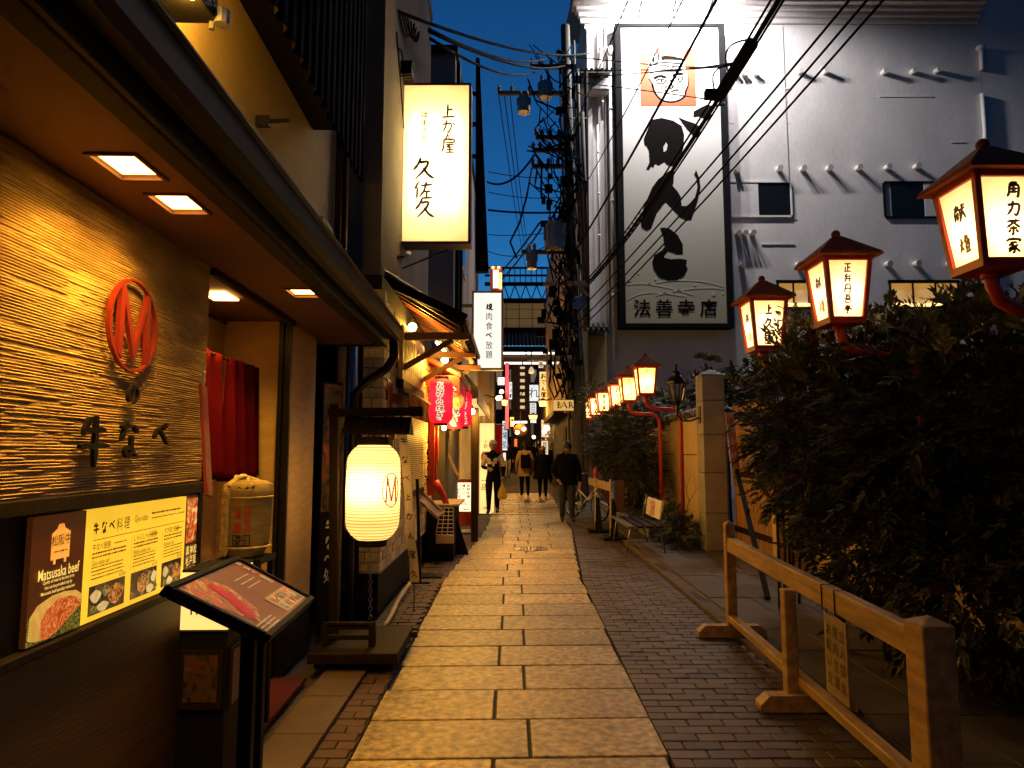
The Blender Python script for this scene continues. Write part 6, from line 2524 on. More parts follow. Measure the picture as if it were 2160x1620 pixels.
# board print: pale at the top, olive grey towards the foot
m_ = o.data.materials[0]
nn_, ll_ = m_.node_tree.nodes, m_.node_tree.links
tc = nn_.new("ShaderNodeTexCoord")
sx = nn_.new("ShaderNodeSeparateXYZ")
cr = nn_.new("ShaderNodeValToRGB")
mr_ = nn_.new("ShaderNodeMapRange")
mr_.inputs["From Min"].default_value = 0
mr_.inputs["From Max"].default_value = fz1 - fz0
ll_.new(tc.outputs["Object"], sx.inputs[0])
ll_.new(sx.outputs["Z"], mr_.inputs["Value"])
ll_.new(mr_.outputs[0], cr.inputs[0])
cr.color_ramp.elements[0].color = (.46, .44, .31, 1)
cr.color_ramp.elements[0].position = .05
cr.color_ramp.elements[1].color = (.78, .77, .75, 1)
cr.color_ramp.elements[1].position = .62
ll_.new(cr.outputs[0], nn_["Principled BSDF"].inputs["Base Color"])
def sg(zx, zy, d_=.012):
    """point of the sign's face from the enlarged view of it"""
    p = at(1180 + zx * .4444, zy * .4444, YS)
    return (p.x, p.z)
P_s = Matrix(((1, 0, 0, 0), (0, 0, -1, YS - .004), (0, 1, 0, 0), (0, 0, 0, 1)))
def sprint(name, polys, m, z=.004):
    mb = MB(P_s)
    for k, pl in enumerate(polys):
        mb.poly([sg(*p) for p in pl], z + .0006 * k)
    return mb.build(name, m, t)
M_signink = mat("sign_black", (.010, .008, .008), .95, var=.15, spec=.02)
GA = [(430, 570), (485, 560), (540, 573), (580, 598), (592, 640), (588, 700), (575, 750), (565, 778), (540, 788), (510, 782), (498, 768), (470, 785), (455, 776), (445, 796), (436, 788), (424, 806), (412, 803), (428, 770), (424, 715), (415, 695), (404, 688), (400, 660), (412, 630), (425, 600)]
sprint("brush_ga", [GA], M_signink)
sprint("brush_ga_gap", [[(495, 722), (492, 700), (506, 676), (513, 690), (508, 715)]], mat("sign_gap", (.60, .59, .53), .6, var=.05), .0066)
sprint("brush_ga_mark", [[(564, 557), (600, 572), (640, 585), (668, 602), (668, 640), (652, 652), (632, 642), (606, 615), (580, 580)]], M_signink)
sprint("brush_ga_mark", [[(636, 530), (668, 512), (700, 497), (728, 503), (715, 522), (722, 552), (700, 570), (660, 552), (636, 556)]], M_signink)
sprint("brush_n", [[(545, 808), (541, 870), (520, 905), (500, 962), (462, 1010), (436, 1082), (415, 1095), (390, 1080), (386, 1050), (398, 1020), (402, 980), (440, 890), (470, 850), (520, 812)], [(490, 960), (505, 905), (535, 880), (560, 908), (576, 935), (580, 978), (602, 978), (640, 950), (655, 890), (650, 845), (620, 804), (640, 830), (648, 806), (665, 850), (669, 890), (655, 955), (640, 1000), (625, 1042), (602, 1043), (572, 1030), (545, 1000), (525, 980), (508, 960)]], M_signink)
sprint("brush_ko", [[(478, 1082), (500, 1080), (530, 1090), (562, 1117), (585, 1160), (586, 1205), (560, 1206), (515, 1190), (497, 1160), (492, 1120)], [(440, 1245), (450, 1212), (487, 1188), (500, 1170), (515, 1190), (496, 1212), (498, 1224), (530, 1231), (575, 1228), (605, 1234), (600, 1262), (609, 1275), (592, 1308), (560, 1330), (512, 1333), (470, 1312), (448, 1280)]], M_signink)
mb = MB()
for i, c in enumerate("法善寺店"):
    x0, z0 = sg(392 + 105 * i, 1462)
    write_v(mb, P_s, c, x0, z0 + .27, .54, off=.018, fill=.95, z=.006)
mb.build("branch_name", M_signink, t)
M_pale = mat("sign_pale_line", (.62, .62, .56), .6, var=.05)
mb = MB(P_s)
for pts in (((312, 1350), (400, 1345), (520, 1365), (640, 1400)), ((320, 1425), (380, 1395), (470, 1388), (600, 1405)), ((420, 1348), (540, 1330), (680, 1335), (780, 1360)), ((460, 1400), (600, 1372), (720, 1365), (780, 1372))):
    ribbon(mb, P_s, [sg(*p) for p in pts], .035, .0035, taper=False)
mb.M = P_s
for zx, zy, r_ in ((333, 1326, .075), (375, 1297, .03), (457, 1324, .04), (645, 1351, .045), (731, 1396, .06), (775, 1392, .03)):
    x0, z0 = sg(zx, zy)
    mb.poly([(x0 + r_ * math.cos(a_), z0 + r_ * math.sin(a_)) for a_ in [2 * math.pi * i / 14 for i in range(14)]], .005)
mb.build("wave_print", M_pale, t)
# emblem: red square with a line-drawn head wearing a headband
sprint("emblem_square", [[(384, 230), (641, 230), (649, 502), (386, 503)]], mat("emblem_red", (.62, .09, .02), .6, var=.12, scale=2))
sprint("emblem_head", [[(420, 312), (436, 268), (446, 244), (470, 248), (476, 276), (520, 268), (585, 270), (598, 300), (596, 334), (610, 362), (612, 405), (600, 432), (592, 462), (560, 482), (520, 486), (478, 474), (452, 438), (440, 396), (424, 372), (428, 340)]], mat("emblem_white", (.72, .71, .68), .6, var=.03), .006)
HL = [[(482, 270), (500, 264), (540, 268), (586, 276), (586, 290), (540, 286), (500, 286), (482, 290)], ]
sprint("emblem_hair", HL, M_signink, .0075)
mb = MB()
for w, pts in ((.03, ((424, 316), (470, 300), (540, 300), (596, 306))), (.03, ((428, 346), (470, 340), (530, 338), (598, 338))), (.05, ((448, 374), (476, 362), (510, 370))), (.05, ((536, 362), (560, 352), (590, 352))),
               (.022, ((458, 384), (480, 376), (505, 384), (490, 398), (464, 396), (458, 384))), (.022, ((540, 376), (560, 366), (584, 370), (578, 386), (550, 390), (540, 376))), (.04, ((480, 386), (490, 386))), (.04, ((560, 377), (570, 376))),
               (.025, ((526, 378), (534, 404), (540, 414), (526, 420), (516, 414))), (.028, ((530, 436), (552, 428), (568, 430))), (.02, ((512, 404), (500, 424), (506, 440))), (.02, ((580, 404), (584, 420))),
               (.03, ((440, 398), (452, 438), (480, 472), (520, 484), (558, 480), (592, 460), (600, 432), (611, 402), (608, 362))), (.025, ((446, 300), (450, 262), (466, 250), (470, 284), (456, 302))), (.02, ((424, 372), (440, 396), (448, 412))), (.02, ((500, 308), (520, 322))), (.02, ((548, 310), (530, 328)))):
    ribbon(mb, P_s, [sg(*p) for p in pts], w * 2.1, .0082, taper=True)
mb.build("emblem_lines", M_signink, t)
# flood lamps over the sign
for k, px in enumerate((1345, 1415, 1490)):
    p = at(px, 46, YS)
    t2 = thing("flood_lamp", ["left", "middle", "right"][k] + "most flood lamp on an arm above the great sign" if k != 1 else "middle flood lamp on an arm above the great sign", "lamp", (p.x, YW - .5, p.z), "flood lamps above the great sign")
    mb = MB()
    mb.beam((p.x, YW - .5, p.z + .10), (p.x, YW - 1.70, p.z + .38), .04)
    mb.build("arm", M_blackmetal, t2)
    mb = MB()
    T = Matrix.Translation((p.x, YW - 1.75, p.z + .34)) @ Matrix.Rotation(R(32), 4, 'X')
    mb.box(-.16, .16, -.08, .08, .02, .1, T)
    mb.build("housing", M_blackmetal, t2)
    mb = MB()
    mb.box(-.14, .14, -.065, .065, .005, .018, T)
    mb.build("lens", glow("flood_lens", (1, .96, .9), 12), t2)
    lamp("light", t2, (p.x, YW - 1.75, p.z + .30), 1300, (1, .94, .91), kind='SPOT', radius=.09, spot=R(170), blend=.4, rot=(R(30), 0, 0))

# ================================================================== garden wall, stone gate pillar, temple side
GW = 3.05
t = thing("garden_wall", "ochre plaster garden wall with a tile cap lit orange behind red lamp posts", "wall", (GW, 14, 0))
mb = MB()
mb.box(GW, GW + .3, 10.65, 20.5, 0, 2.05)
mb.build("wall_body", M_gardenwall, t)
mb = MB()
mb.box(GW - .03, GW, 10.65, 20.5, 0, .45)
for y in (12.2, 14.1, 16.0):
    mb.box(GW - .035, GW, y, y + .14, 0, 2.05)
mb.build("plinth", M_gardenwall, t, bevel=.01)
q = MB()
q.tube([(-.12, 0, 0), (.42, 0, 0)], .06, 8)
cp = q.mesh("cap_tile", M_tile)
for k in range(64):
    place(cp, "cap_tile", t, (GW, 10.7 + k * .155, 2.10))
mb = MB()
mb.box(GW - .1, GW + .4, 10.65, 20.5, 2.05, 2.08)
mb.build("cap_board", M_concrete, t)
t = thing("stone_gate_pillar", "square grey granite gate pillar of stacked blocks with a pointed cap", "pillar", (3.06, 10.5, 0))
px0, px1, py0, py1 = 2.88, 3.22, 10.3, 10.66
zs = [0, .55, 1.15, 1.72, 2.24, 2.62]
for k in range(5):
    mb = MB()
    mb.box(px0, px1, py0, py1, zs[k] + (.003 if k else 0), zs[k + 1] - .003)
    mb.build("block", M_granite, t, bevel=.008)
mb = MB()
mb.add([(px0, py0, 2.62), (px1, py0, 2.62), (px1, py1, 2.62), (px0, py1, 2.62), (px0, py0, 2.64), (px1, py0, 2.64), (px1, py1, 2.64), (px0, py1, 2.64), ((px0 + px1) / 2, (py0 + py1) / 2, 2.74)],
       [(0, 1, 2, 3), (0, 1, 5, 4), (1, 2, 6, 5), (2, 3, 7, 6), (3, 0, 4, 7), (4, 5, 8), (5, 6, 8), (6, 7, 8), (7, 4, 8)])
mb.build("cap", M_granite, t)
# black wall lantern on the pillar
p = at(1428, 830, 10.45)
t = thing("black_wall_lantern", "unlit black glass carriage lantern on a curled arm on the granite pillar", "lantern", p)
x, y, z = p
mb = MB()
mb.lathe([(.0, -.30), (.025, -.28), (.03, -.2), (.07, -.14), (.085, -.12)], (x, y, z), 6, cap=False)
mb.lathe([(.15, .16), (.155, .18), (.10, .26), (.06, .28), (.065, .31), (.05, .35), (.02, .37), (.015, .42), (.03, .43), (.0, .46)], (x, y, z), 6, cap=False)
for k in range(6):
    a_ = math.pi / 3 * k
    mb.beam((x + .085 * math.cos(a_), y + .085 * math.sin(a_), z - .12), (x + .15 * math.cos(a_), y + .15 * math.sin(a_), z + .17), .016)
mb.build("cage", M_blackmetal, t)
mb = MB()
mb.lathe([(.078, -.11), (.138, .15)], (x, y, z), 6, cap=False)
mg = bpy.data.materials.new("lantern_glass")
mg.use_nodes = True
mg.node_tree.nodes["Principled BSDF"].inputs["Transmission Weight"].default_value = .9
mg.node_tree.nodes["Principled BSDF"].inputs["Roughness"].default_value = .08
mg.node_tree.nodes["Principled BSDF"].inputs["IOR"].default_value = 1.1
mb.build("glass", mg, t)
mb = MB()
mb.tube([(x, y, z - .28), (x, y, z - .34), (x + .08, y, z - .42), (x + .2, y, z - .42), (2.89, y, z - .36)], .016, 8)
mb.tube([V((x + .15 + .05 * math.cos(a_), y, z - .36 + .05 * math.sin(a_))) for a_ in [i * .6 for i in range(9)]], .010, 6)
mb.box(2.865, 2.885, y - .05, y + .05, z - .46, z - .2)
mb.build("arm", M_blackmetal, t)

# temple side wall behind the bush, opening, leaning board
TW = 3.75
t = thing("temple_side_wall", "dim brown plaster wall behind the big bush right of the granite pillar", "wall", (TW, 7, 0))
mb = MB()
mb.box(TW, TW + .25, -2, 8.6, 0, 2.0)
mb.box(3.3, TW + .25, 8.6, 8.8, 0, 2.0)
mb.build("wall_body", M_gardenwall, t)
mb = MB()
mb.box(TW - .08, TW + .33, -2, 8.9, 2.0, 2.1)
mb.build("cap_board", M_tile, t)
t = thing("dark_gate_door", "brown wooden gate door between granite pillar and the bush", "door", (3.4, 9.6, 0))
mb = MB()
mb.box(3.32, 3.38, 8.82, 10.28, 0, 2.15)
mb.build("leaf", mat("gate_timber", (.34, .17, .055), .7, var=.35, scale=2.5, stretch=(1, 6, .6)), t)
mb = MB()
for z in (.3, 1.1, 1.95):
    mb.box(3.30, 3.32, 8.82, 10.28, z, z + .08)
mb.build("ledge", M_darkwood, t)
t = thing("leaning_notice_board", "narrow pale notice board on a pole leaning beside the granite pillar", "notice board", gz(1605, 1275))
a, b = at(1538, 870, 8.6), at(1556, 1025, 8.55)
mb = MB()
mb.beam(a, b, .10, .015, up=(0, 1, 0))
mb.build("board", M_palewood, t)
Pn = panel(b + V((-.04, -.012, 0)), (1, 0, 0), a - b)
mb = MB()
for i, c in enumerate("境内禁煙"):
    write_v(mb, Pn, c, .04, .86 - .17 * i, .12, off=.01)
mb.build("red_writing", M_redink, t)
mb = MB()
q0 = gz(1606, 1272)
mb.beam(b + V((-.0, .02, .2)), (2.52, 6.9, .02), .05, .04)
mb.build("pole", M_darkwood, t)
# ================================================================== red lamp posts
PANEL_L = paper("lamp_panel", (.85, .80, .62), (1.0, .50, .07), .42, trans=.9)
PANEL_F = glow("lamp_panel_far", (1.0, .70, .28), 1.25, var=.1)
LYS = [(Y, at(px, py, Y).x, c) for Y, px, py, c in ((3.39, 2070, 275, "角力茶家"), (4.85, 1762, 480, "正弁丹吾亭"), (6.14, 1606, 580, "上久佐"), (11.0, 1360, 745, "すし海"), (12.45, 1325, 770, "五佳門"), (13.96, 1300, 790, "おかる"), (15.7, 1272, 808, "茶吾家"), (17.2, 1255, 820, "久上"), (18.7, 1238, 832, "か久"))]
LLAB = ["nearest red lamp post, cut off by the photo's edge, four large characters on its face",
        "red lamp post with five brush characters rising above the big dark bush",
        "red lamp post half hidden in fine leaves beside the great sign",
        "red lamp post just left of the black carriage lantern",
        "red lamp post second left of the black carriage lantern, its stem bare against orange wall",
        "red lamp post third left of the carriage lantern, arm curling over the cedar shrub",
        "red lamp post behind the cedar shrub, nearer of the half hidden far ones",
        "red lamp post behind the cedar shrub, second from last of the row",
        "last red lamp post of the row, next to the BAR sign"]
def sq(hw, z, c):
    return [(c[0] - hw, c[1] - hw, z), (c[0] + hw, c[1] - hw, z), (c[0] + hw, c[1] + hw, z), (c[0] - hw, c[1] + hw, z)]
for k, (Y, x0, chars) in enumerate(LYS):
    t = thing("lantern_post", LLAB[k], "lamp post", (x0 + .56, Y, 0), "red lamp posts along the garden wall")
    mb = MB()
    mb.tube([(x0, Y, 2.36), (x0, Y, 2.29), (x0 + .03, Y, 2.215), (x0 + .12, Y, 2.165), (x0 + .26, Y, 2.15), (x0 + .40, Y, 2.15), (x0 + .50, Y, 2.12), (x0 + .55, Y, 2.04), (x0 + .56, Y, 1.9), (x0 + .56, Y, 0)], .033, 12)
    mb.lathe([(.05, 0), (.05, .03)], (x0, Y, 2.33), 12)
    mb.build("post", M_red, t, smooth=True)
    c = (x0, Y)
    zb, zt_, hb_, ht_ = 2.36, 2.83, .126, .168
    mb = MB()
    for sx, sy in ((-1, -1), (1, -1), (1, 1), (-1, 1)):
        mb.beam((x0 + sx * (hb_ - .012), Y + sy * (hb_ - .012), zb + .02), (x0 + sx * (ht_ - .012), Y + sy * (ht_ - .012), zt_), .032)
    mb.add(sq(hb_, zb, c) + sq(hb_ + .006, zb + .045, c), [(0, 1, 2, 3), (4, 5, 6, 7), (0, 1, 5, 4), (1, 2, 6, 5), (2, 3, 7, 6), (3, 0, 4, 7)])
    h0, h1 = ht_ - .004, ht_ + .004
    for s in (-1, 1):
        mb.box(x0 - h1, x0 + h1, Y + s * (ht_ - .012) - .014, Y + s * (ht_ - .012) + .014, zt_ - .03, zt_ + .02)
        mb.box(x0 + s * (ht_ - .012) - .0135, x0 + s * (ht_ - .012) + .0135, Y - h0, Y + h0, zt_ - .029, zt_ + .019)
    mb.build("lantern_frame", M_red, t, bevel=.003 if k < 4 else 0)
    mb = MB()
    mb.add(sq(.222, zt_ + .0, c) + sq(.217, zt_ + .022, c) + sq(.03, zt_ + .185, c), [(3, 2, 1, 0), (0, 1, 5, 4), (1, 2, 6, 5), (2, 3, 7, 6), (3, 0, 4, 7), (4, 5, 9, 8), (5, 6, 10, 9), (6, 7, 11, 10), (7, 4, 8, 11), (8, 9, 10, 11)])
    mb.build("lantern_roof", M_redroof, t)
    mb = MB()
    mb.ball((x0, Y, zt_ + .205), .032, 10, 6)
    mb.build("finial", M_redroof, t, smooth=True)
    near = k < 4
    pan = PANEL_L if k < 5 else PANEL_F
    for name, s in (("front", 0), ("left", 1), ("back", 2), ("right", 3)):
        rot = Matrix.Translation((x0, Y, 0)) @ Matrix.Rotation(-R(90) * s, 4, 'Z')
        mb = MB(rot)
        i_, o_ = hb_ - .016, ht_ - .016
        mb.add([(-i_ + .008, -i_, zb + .045), (i_ - .008, -i_, zb + .045), (o_ - .008, -o_, zt_ - .03), (-o_ + .008, -o_, zt_ - .03)], [(0, 1, 2, 3)])
        pn = mb.build("paper_panel", pan, t)
        if s < 2:
            a = rot @ V((0, -i_ - .001, zb + .045))
            b = rot @ V((0, -o_ - .001, zt_ - .03))
            r_ = (rot.to_3x3() @ V((1, 0, 0)))
            Pl = panel(a, r_, b - a)
            L = (b - a).length
            mb = MB()
            if s == 0:
                n = len(chars)
                write_v(mb, Pl, chars, .03 if k == 0 else .0, L * .96, L * .92 / n, ws=.95 if n > 3 else .8, fill=.92)
                mb.build("lettering", M_brownink, pn)
            elif k < 6:
                write_v(mb, Pl, "献", .0, L * .82, L * .28, ws=.95)
                mb.build("lettering", M_brownink, pn)
                mb = MB()
                write_v(mb, Pl, "燈", .0, L * .40, L * .28, ws=.95)
                mb.build("lettering", M_brownink if k > 2 else M_goldink, pn)
    mb = MB()
    mb.ball((x0, Y, 2.60), .035, 10, 6)
    mb.lathe([(.018, 2.40), (.018, 2.56)], (x0, Y, 0), 8)
    mb.build("bulb", glow("bulb_glow", (1, .62, .22), 40), t)
    lamp("light", t, (x0, Y - (.0 if k < 5 else .26), 2.60), (7.5, 7.5, 9, 30, 26)[k] if k < 5 else 8, (1, .87, .66) if k < 3 else (1, .55, .14), radius=.04)
    if k < 7:
        mb = MB()
        mb.beam((x0 + .56, Y, 1.42), (x0 + .80, Y, 1.42), .012)
        mb.build("wall_tie", M_blackmetal, t)

# ================================================================== planting
def spray_mesh(n, L, w, rg, droop=.4):
    """a pinnate spray of narrow folded leaves along +x"""
    vs_, fs = [], []
    for i in range(n):
        f = (i + .6) / n
        side = -1 if i % 2 else 1
        base = V((f * L * .9, 0, -droop * L * f * f))
        an = side * (.75 - .35 * f) + rg.uniform(-.2, .2)
        if i == n - 1:
            an = 0
        ll = L * rg.uniform(.38, .55)
        d = V((math.cos(an), math.sin(an), rg.uniform(-.55, .1))).normalized() * ll
        s = V((-math.sin(an), math.cos(an), 0)) * w * rg.uniform(.8, 1.2)
        up_ = V((0, 0, w * .35))
        k = len(vs_)
        vs_ += [base, base + d * .45 + s + up_, base + d, base + d * .45 - s + up_, base + d * .5]
        fs += [(k, k + 1, k + 2, k + 4), (k, k + 4, k + 2, k + 3)]
    return vs_, fs
def bush(name, label, cat, base, blobs, n, L, w, nleaf, mats_, stems, seed, shell=.4, parts=0, stem_r=.02):
    rg = random.Random(seed)
    t = thing(name, label, cat, base)
    kinds = [spray_mesh(nleaf, L, w, rg) for _ in range(6)]
    mbs = [MB() for _ in mats_]
    tot = sum(b[3] * b[4] * b[5] for b in blobs)
    items = []
    for (cx_, cy_, cz_, rx, ry, rz) in blobs:
        for _ in range(int(n * rx * ry * rz / tot)):
            u = V((rg.gauss(0, 1), rg.gauss(0, 1), rg.gauss(0, 1))).normalized()
            r_ = shell + (1.06 - shell) * rg.random() ** .6
            if rg.random() < .08:
                r_ *= 1.16
            p = V((cx_ + u.x * rx * r_, cy_ + u.y * ry * r_, cz_ + u.z * rz * r_))
            if p.z < .05:
                continue
            d = (u + V((rg.uniform(-.7, .7), rg.uniform(-.7, .7), rg.uniform(-.4, .5)))).normalized()
            s = d.cross(V((0, 0, 1)))
            if s.length < .05:
                s = V((1, 0, 0))
            s.normalize()
            s = (Matrix.Rotation(rg.uniform(-.8, .8), 3, d) @ s)
            q = s.cross(d) * -1
            sc_ = rg.uniform(.7, 1.2)
            M = Matrix(((d.x, s.x, -q.x, 0), (d.y, s.y, -q.y, 0), (d.z, s.z, -q.z, 0), (0, 0, 0, 1)))
            items.append((p, M, sc_, rg.randrange(6), rg.random()))
    items.sort(key=lambda i: (i[0] - V((0, 0, CAMZ))).length)
    done = 0
    for p, M, sc_, kd, rr in items:
        vs_, fs = kinds[kd]
        m = 0 if len(mats_) == 1 or rr > .14 else 1
        pts = [M @ (v_ * sc_) + p for v_ in vs_]
        if done < parts:
            k = 0
            for j_ in range(0, len(fs), 2):
                if done >= parts:
                    break
                a = MB()
                a.add(pts[k:k + 5], [(0, 1, 2, 4), (0, 4, 2, 3)])
                a.build("leaf", mats_[m], t)
                k += 5
                done += 1
            if k < len(pts):
                mbs[m].add(pts[k:], [tuple(i - k for i in f) for f in fs if min(f) >= k])
        else:
            mbs[m].add(pts, fs)
    for mb, m in zip(mbs, mats_):
        if mb.v:
            o = mb.build("foliage", m, t)
            o['kind'] = 'stuff'
    for (a, b, r_) in stems:
        a, b = V(a), V(b)
        mb = MB()
        pts = [a.lerp(b, f) + V((rg.uniform(-.03, .03), rg.uniform(-.03, .03), 0)) * (1 if 0 < f < 1 else 0) for f in (0, .25, .5, .75, 1)]
        mb.tube(pts, [r_, r_ * .9, r_ * .8, r_ * .65, r_ * .4], 7)
        for f in (.5, .7, .85):
            p = a.lerp(b, f)
            q = p + V((rg.uniform(-.25, .25), rg.uniform(-.25, .25), rg.uniform(.12, .3)))
            mb.tube([p, p.lerp(q, .5) + V((0, 0, .02)), q], [r_ * .5, r_ * .4, r_ * .2], 5)
        mb.build("stem", M_bark, t, smooth=True)
    return t
bush("nandina_bush", "big dark bush with narrow drooping leaves filling the right side behind the rail", "bush", (2.9, 4.8, 0),
     [(3.05, 4.6, 1.55, .85, 1.1, .85), (2.55, 5.5, 1.7, .58, .8, .72), (3.6, 5.0, 2.0, .8, .9, .62), (2.75, 4.4, .75, .55, 1.1, .55), (3.3, 3.6, 1.2, .7, .8, 1.0), (2.5, 4.9, 1.0, .4, .6, .5), (3.05, 5.6, 2.15, .5, .6, .5), (2.62, 5.9, 1.3, .3, .5, .6), (3.6, 6.2, 1.6, .7, .8, .9)],
     6800, .17, .017, 9, [M_leafdark, M_leafred],
     [((2.45 + .1 * i + (i % 3) * .1, 5.2 - .22 * i, 0), (2.45 + .14 * i, 5.3 - .2 * i, 1.7 + .1 * (i % 2)), .026) for i in range(8)], 21, parts=300)
bush("fine_leaved_shrub", "tall fine leaved shrub growing round the half hidden red lamp post", "shrub", (2.55, 6.7, 0),
     [(2.66, 6.5, 1.95, .32, .45, .62), (2.78, 6.6, 2.45, .34, .4, .36), (2.52, 6.6, 1.5, .24, .35, .4), (2.75, 6.7, 1.2, .4, .45, .5), (2.42, 5.85, 2.42, .18, .14, .26), (2.5, 5.9, 2.2, .25, .2, .3)],
     2300, .085, .011, 8, [M_leafdark], [((2.5 + .07 * i, 6.55 + .06 * i, 0), (2.5 + .09 * i, 6.6, 2.2), .016) for i in range(5)], 22, shell=.15)
bush("glossy_shrub", "glossy leaved shrub lit white from above behind the granite pillar", "shrub", (3.9, 12.0, 0),
     [(3.75, 11.7, 2.35, .55, .5, .42), (4.3, 12.2, 2.6, .6, .5, .45), (3.5, 12.2, 2.5, .4, .5, .4), (4.4, 12, 1.9, .7, .5, .6), (3.0, 13.6, 2.35, .35, .9, .3)],
     1300, .15, .026, 7, [M_leafgreen], [((3.8 + .2 * i, 12, 0), (3.7 + .25 * i, 12, 2.4), .03) for i in range(3)], 23, shell=.3)
bush("cedar_shrub", "dense feathery shrub hanging over bicycle and bench beside the lamp posts", "shrub", (2.45, 14, 0),
     [(2.35, 13.4, 1.75, .40, .8, .62), (2.2, 14.4, 1.6, .45, .9, .65), (2.45, 13.2, 1.05, .34, .7, .5), (2.2, 15.6, 1.65, .4, .8, .55), (2.5, 12.9, .6, .3, .5, .5)],
     2600, .20, .012, 10, [M_leafceder], [((2.4 + .06 * i, 13.0 + .35 * i, 0), (2.35 + .05 * i, 13.1 + .35 * i, 1.7), .035) for i in range(5)], 24, shell=.35)
bush("planter_shrub", "low dark shrub at the feet of the lamp posts behind the bench", "shrub", (2.6, 11.2, 0),
     [(2.62, 11.0, .22, .28, .6, .2), (2.7, 12.0, .3, .25, .7, .25)], 500, .12, .016, 7, [M_leafdark], [((2.62, 11 + .3 * i, 0), (2.62, 11 + .3 * i, .4), .012) for i in range(3)], 25)
bush("spiky_plant", "spiky pale green plant on the wall top beside the utility pole", "plant", (2.1, 17.6, 1.9),
     [(2.05, 17.4, 2.95, .22, .2, .18)], 90, .30, .014, 4, [M_leafgreen], [((2.1, 17.5, 1.9), (2.06, 17.4, 2.95), .025)], 26, shell=.1)
t = thing("bare_shrub", "small bare branching shrub against orange garden wall between lamp posts", "shrub", (2.85, 11.0, 0))
rg = random.Random(3)
mb = MB()
def twig(p, d, L, r_, n):
    q = p + d * L
    mb.tube([p, p.lerp(q, .5) + V((rg.uniform(-.02, .02), 0, .01)), q], [r_, r_ * .8, r_ * .6], 5)
    if n:
        for s in (-1, 1):
            twig(q, (d + V((s * rg.uniform(.3, .7), rg.uniform(-.3, .3), rg.uniform(.0, .5)))).normalized(), L * rg.uniform(.6, .9), r_ * .6, n - 1)
twig(V((2.66, 10.95, 0)), V((.05, 0, 1)), .42, .014, 4)
mb.build("branches", M_bark, t)
t = thing("palmate_leaf_plant", "two big pale palmate leaves lit white above the granite pillar's left", "plant", (3.15, 11.6, 0))
mb = MB()
mb.tube([(3.2, 11.7, 0), (3.2, 11.65, 2.2), (3.1, 11.5, 2.85)], .018, 6)
mb.build("stem", M_bark, t)
for px, py in ((1478, 755), (1505, 760)):
    p = at(px, py, 11.4)
    for k in range(7):
        a_ = -1.2 + k * .55
        mb = MB()
        d = V((math.cos(a_ + .9), -.35, math.sin(a_ + .9) * .7)) * .15
        s = V((-math.sin(a_ + .9), 0, math.cos(a_ + .9))) * .03
        mb.add([p, p + d * .55 + s, p + d, p + d * .55 - s], [(0, 1, 2, 3)])
        mb.build("leaf", M_leafgreen, t)
t = thing("planter_bed", "low stone edged planter bed along the foot of garden wall", "planter", (2.7, 13.5, 0))
mb = MB()
mb.box(2.35, 2.42, 11.9, 18.5, -.01, .16)
mb.box(2.42, 3.04, 11.9, 11.97, -.01, .16)
mb.build("edge", M_concrete, t, bevel=.008)
mb = MB()
mb.box(2.42, 3.04, 11.97, 18.5, -.01, .12)
mb.build("soil", M_soil, t)

# ================================================================== wooden rail barrier on the right
t = thing("rail_barrier", "wooden rail barrier of three posts and two rails along the right pavement", "barrier", (1.7, 4.0, 0))
XR = lambda y: 1.60 + (y - 2.7) * .052
mb = MB()
mb.beam((XR(2.74), 2.74, .70), (XR(5.6), 5.6, .72), .06, .115)
mb.build("top_rail", M_railwood, t, bevel=.006)
mb = MB()
mb.beam((XR(2.2), 2.2, .16), (XR(5.6), 5.6, .14), .07, .055)
mb.build("low_rail", M_railwood, t, bevel=.006)
for y, w, h in ((2.70, .125, .80), (4.08, .07, .66), (5.6, .075, .88)):
    mb = MB()
    x = XR(y)
    if y > 4.0 and y < 5:
        x -= .065
    mb.box(x - w / 2, x + w / 2, y - w / 2, y + w / 2, .0, h)
    if y != 4.08:
        mb.add([(x - w / 2, y - w / 2, h + .001), (x + w / 2, y - w / 2, h + .001), (x + w / 2, y + w / 2, h + .001), (x - w / 2, y + w / 2, h + .001), (x, y, h + .03)], [(0, 1, 4), (1, 2, 4), (2, 3, 4), (3, 0, 4)])
    mb.build("post", M_railwood, t, bevel=.005)
for y in (2.55, 4.05, 5.62):
    mb = MB()
    x = XR(y)
    mb.prism([(-.27, 0), (.27, 0), (.27, .035), (.215, .08), (-.215, .08), (-.27, .035)], y - .05, y + .05, Matrix(((1, 0, 0, x), (0, 0, 1, 0), (0, 1, 0, 0.002), (0, 0, 0, 1))))
    mb.build("foot", M_railwood, t, bevel=.004)
for y in (3.50, 3.66):
    x = XR(y)
    mb = MB()
    mb.tube([(x - .033, y, .64), (x - .033, y, .765), (x + .033, y, .765), (x + .033, y, .64)], .0035, 5, closed=True)
    mb.build("tie_wire", M_blackmetal, t)
t = thing("hanging_notice", "stained wooden notice hanging under the rail barrier's top rail", "sign", (1.62, 3.6, .5))
Pn = panel((XR(3.7) - .012, 3.7, .22), (XR(3.42) - XR(3.7), -.28, 0), (0, 0, 1))
mb = MB(Pn)
mb.box(0, .27, 0, .40, -.012, 0)
mb.build("board", M_oakwood, t, bevel=.002)
mb = MB()
for c in range(3):
    for i in range(4):
        write_v(mb, Pn, "立入禁止境内注意お願い"[(c * 4 + i) % 11], .225 - .08 * c, .36 - .08 * i, .07, off=.015)
mb.build("faded_writing", mat("faded_ink", (.10, .055, .025), .8, var=.5, scale=30), t)
mb = MB()
for s in (.04, .23):
    mb.tube([Pn @ V((s, .40, 0)), Pn @ V((s, .46, .0))], .003, 5)
mb.build("cord", M_black, t)

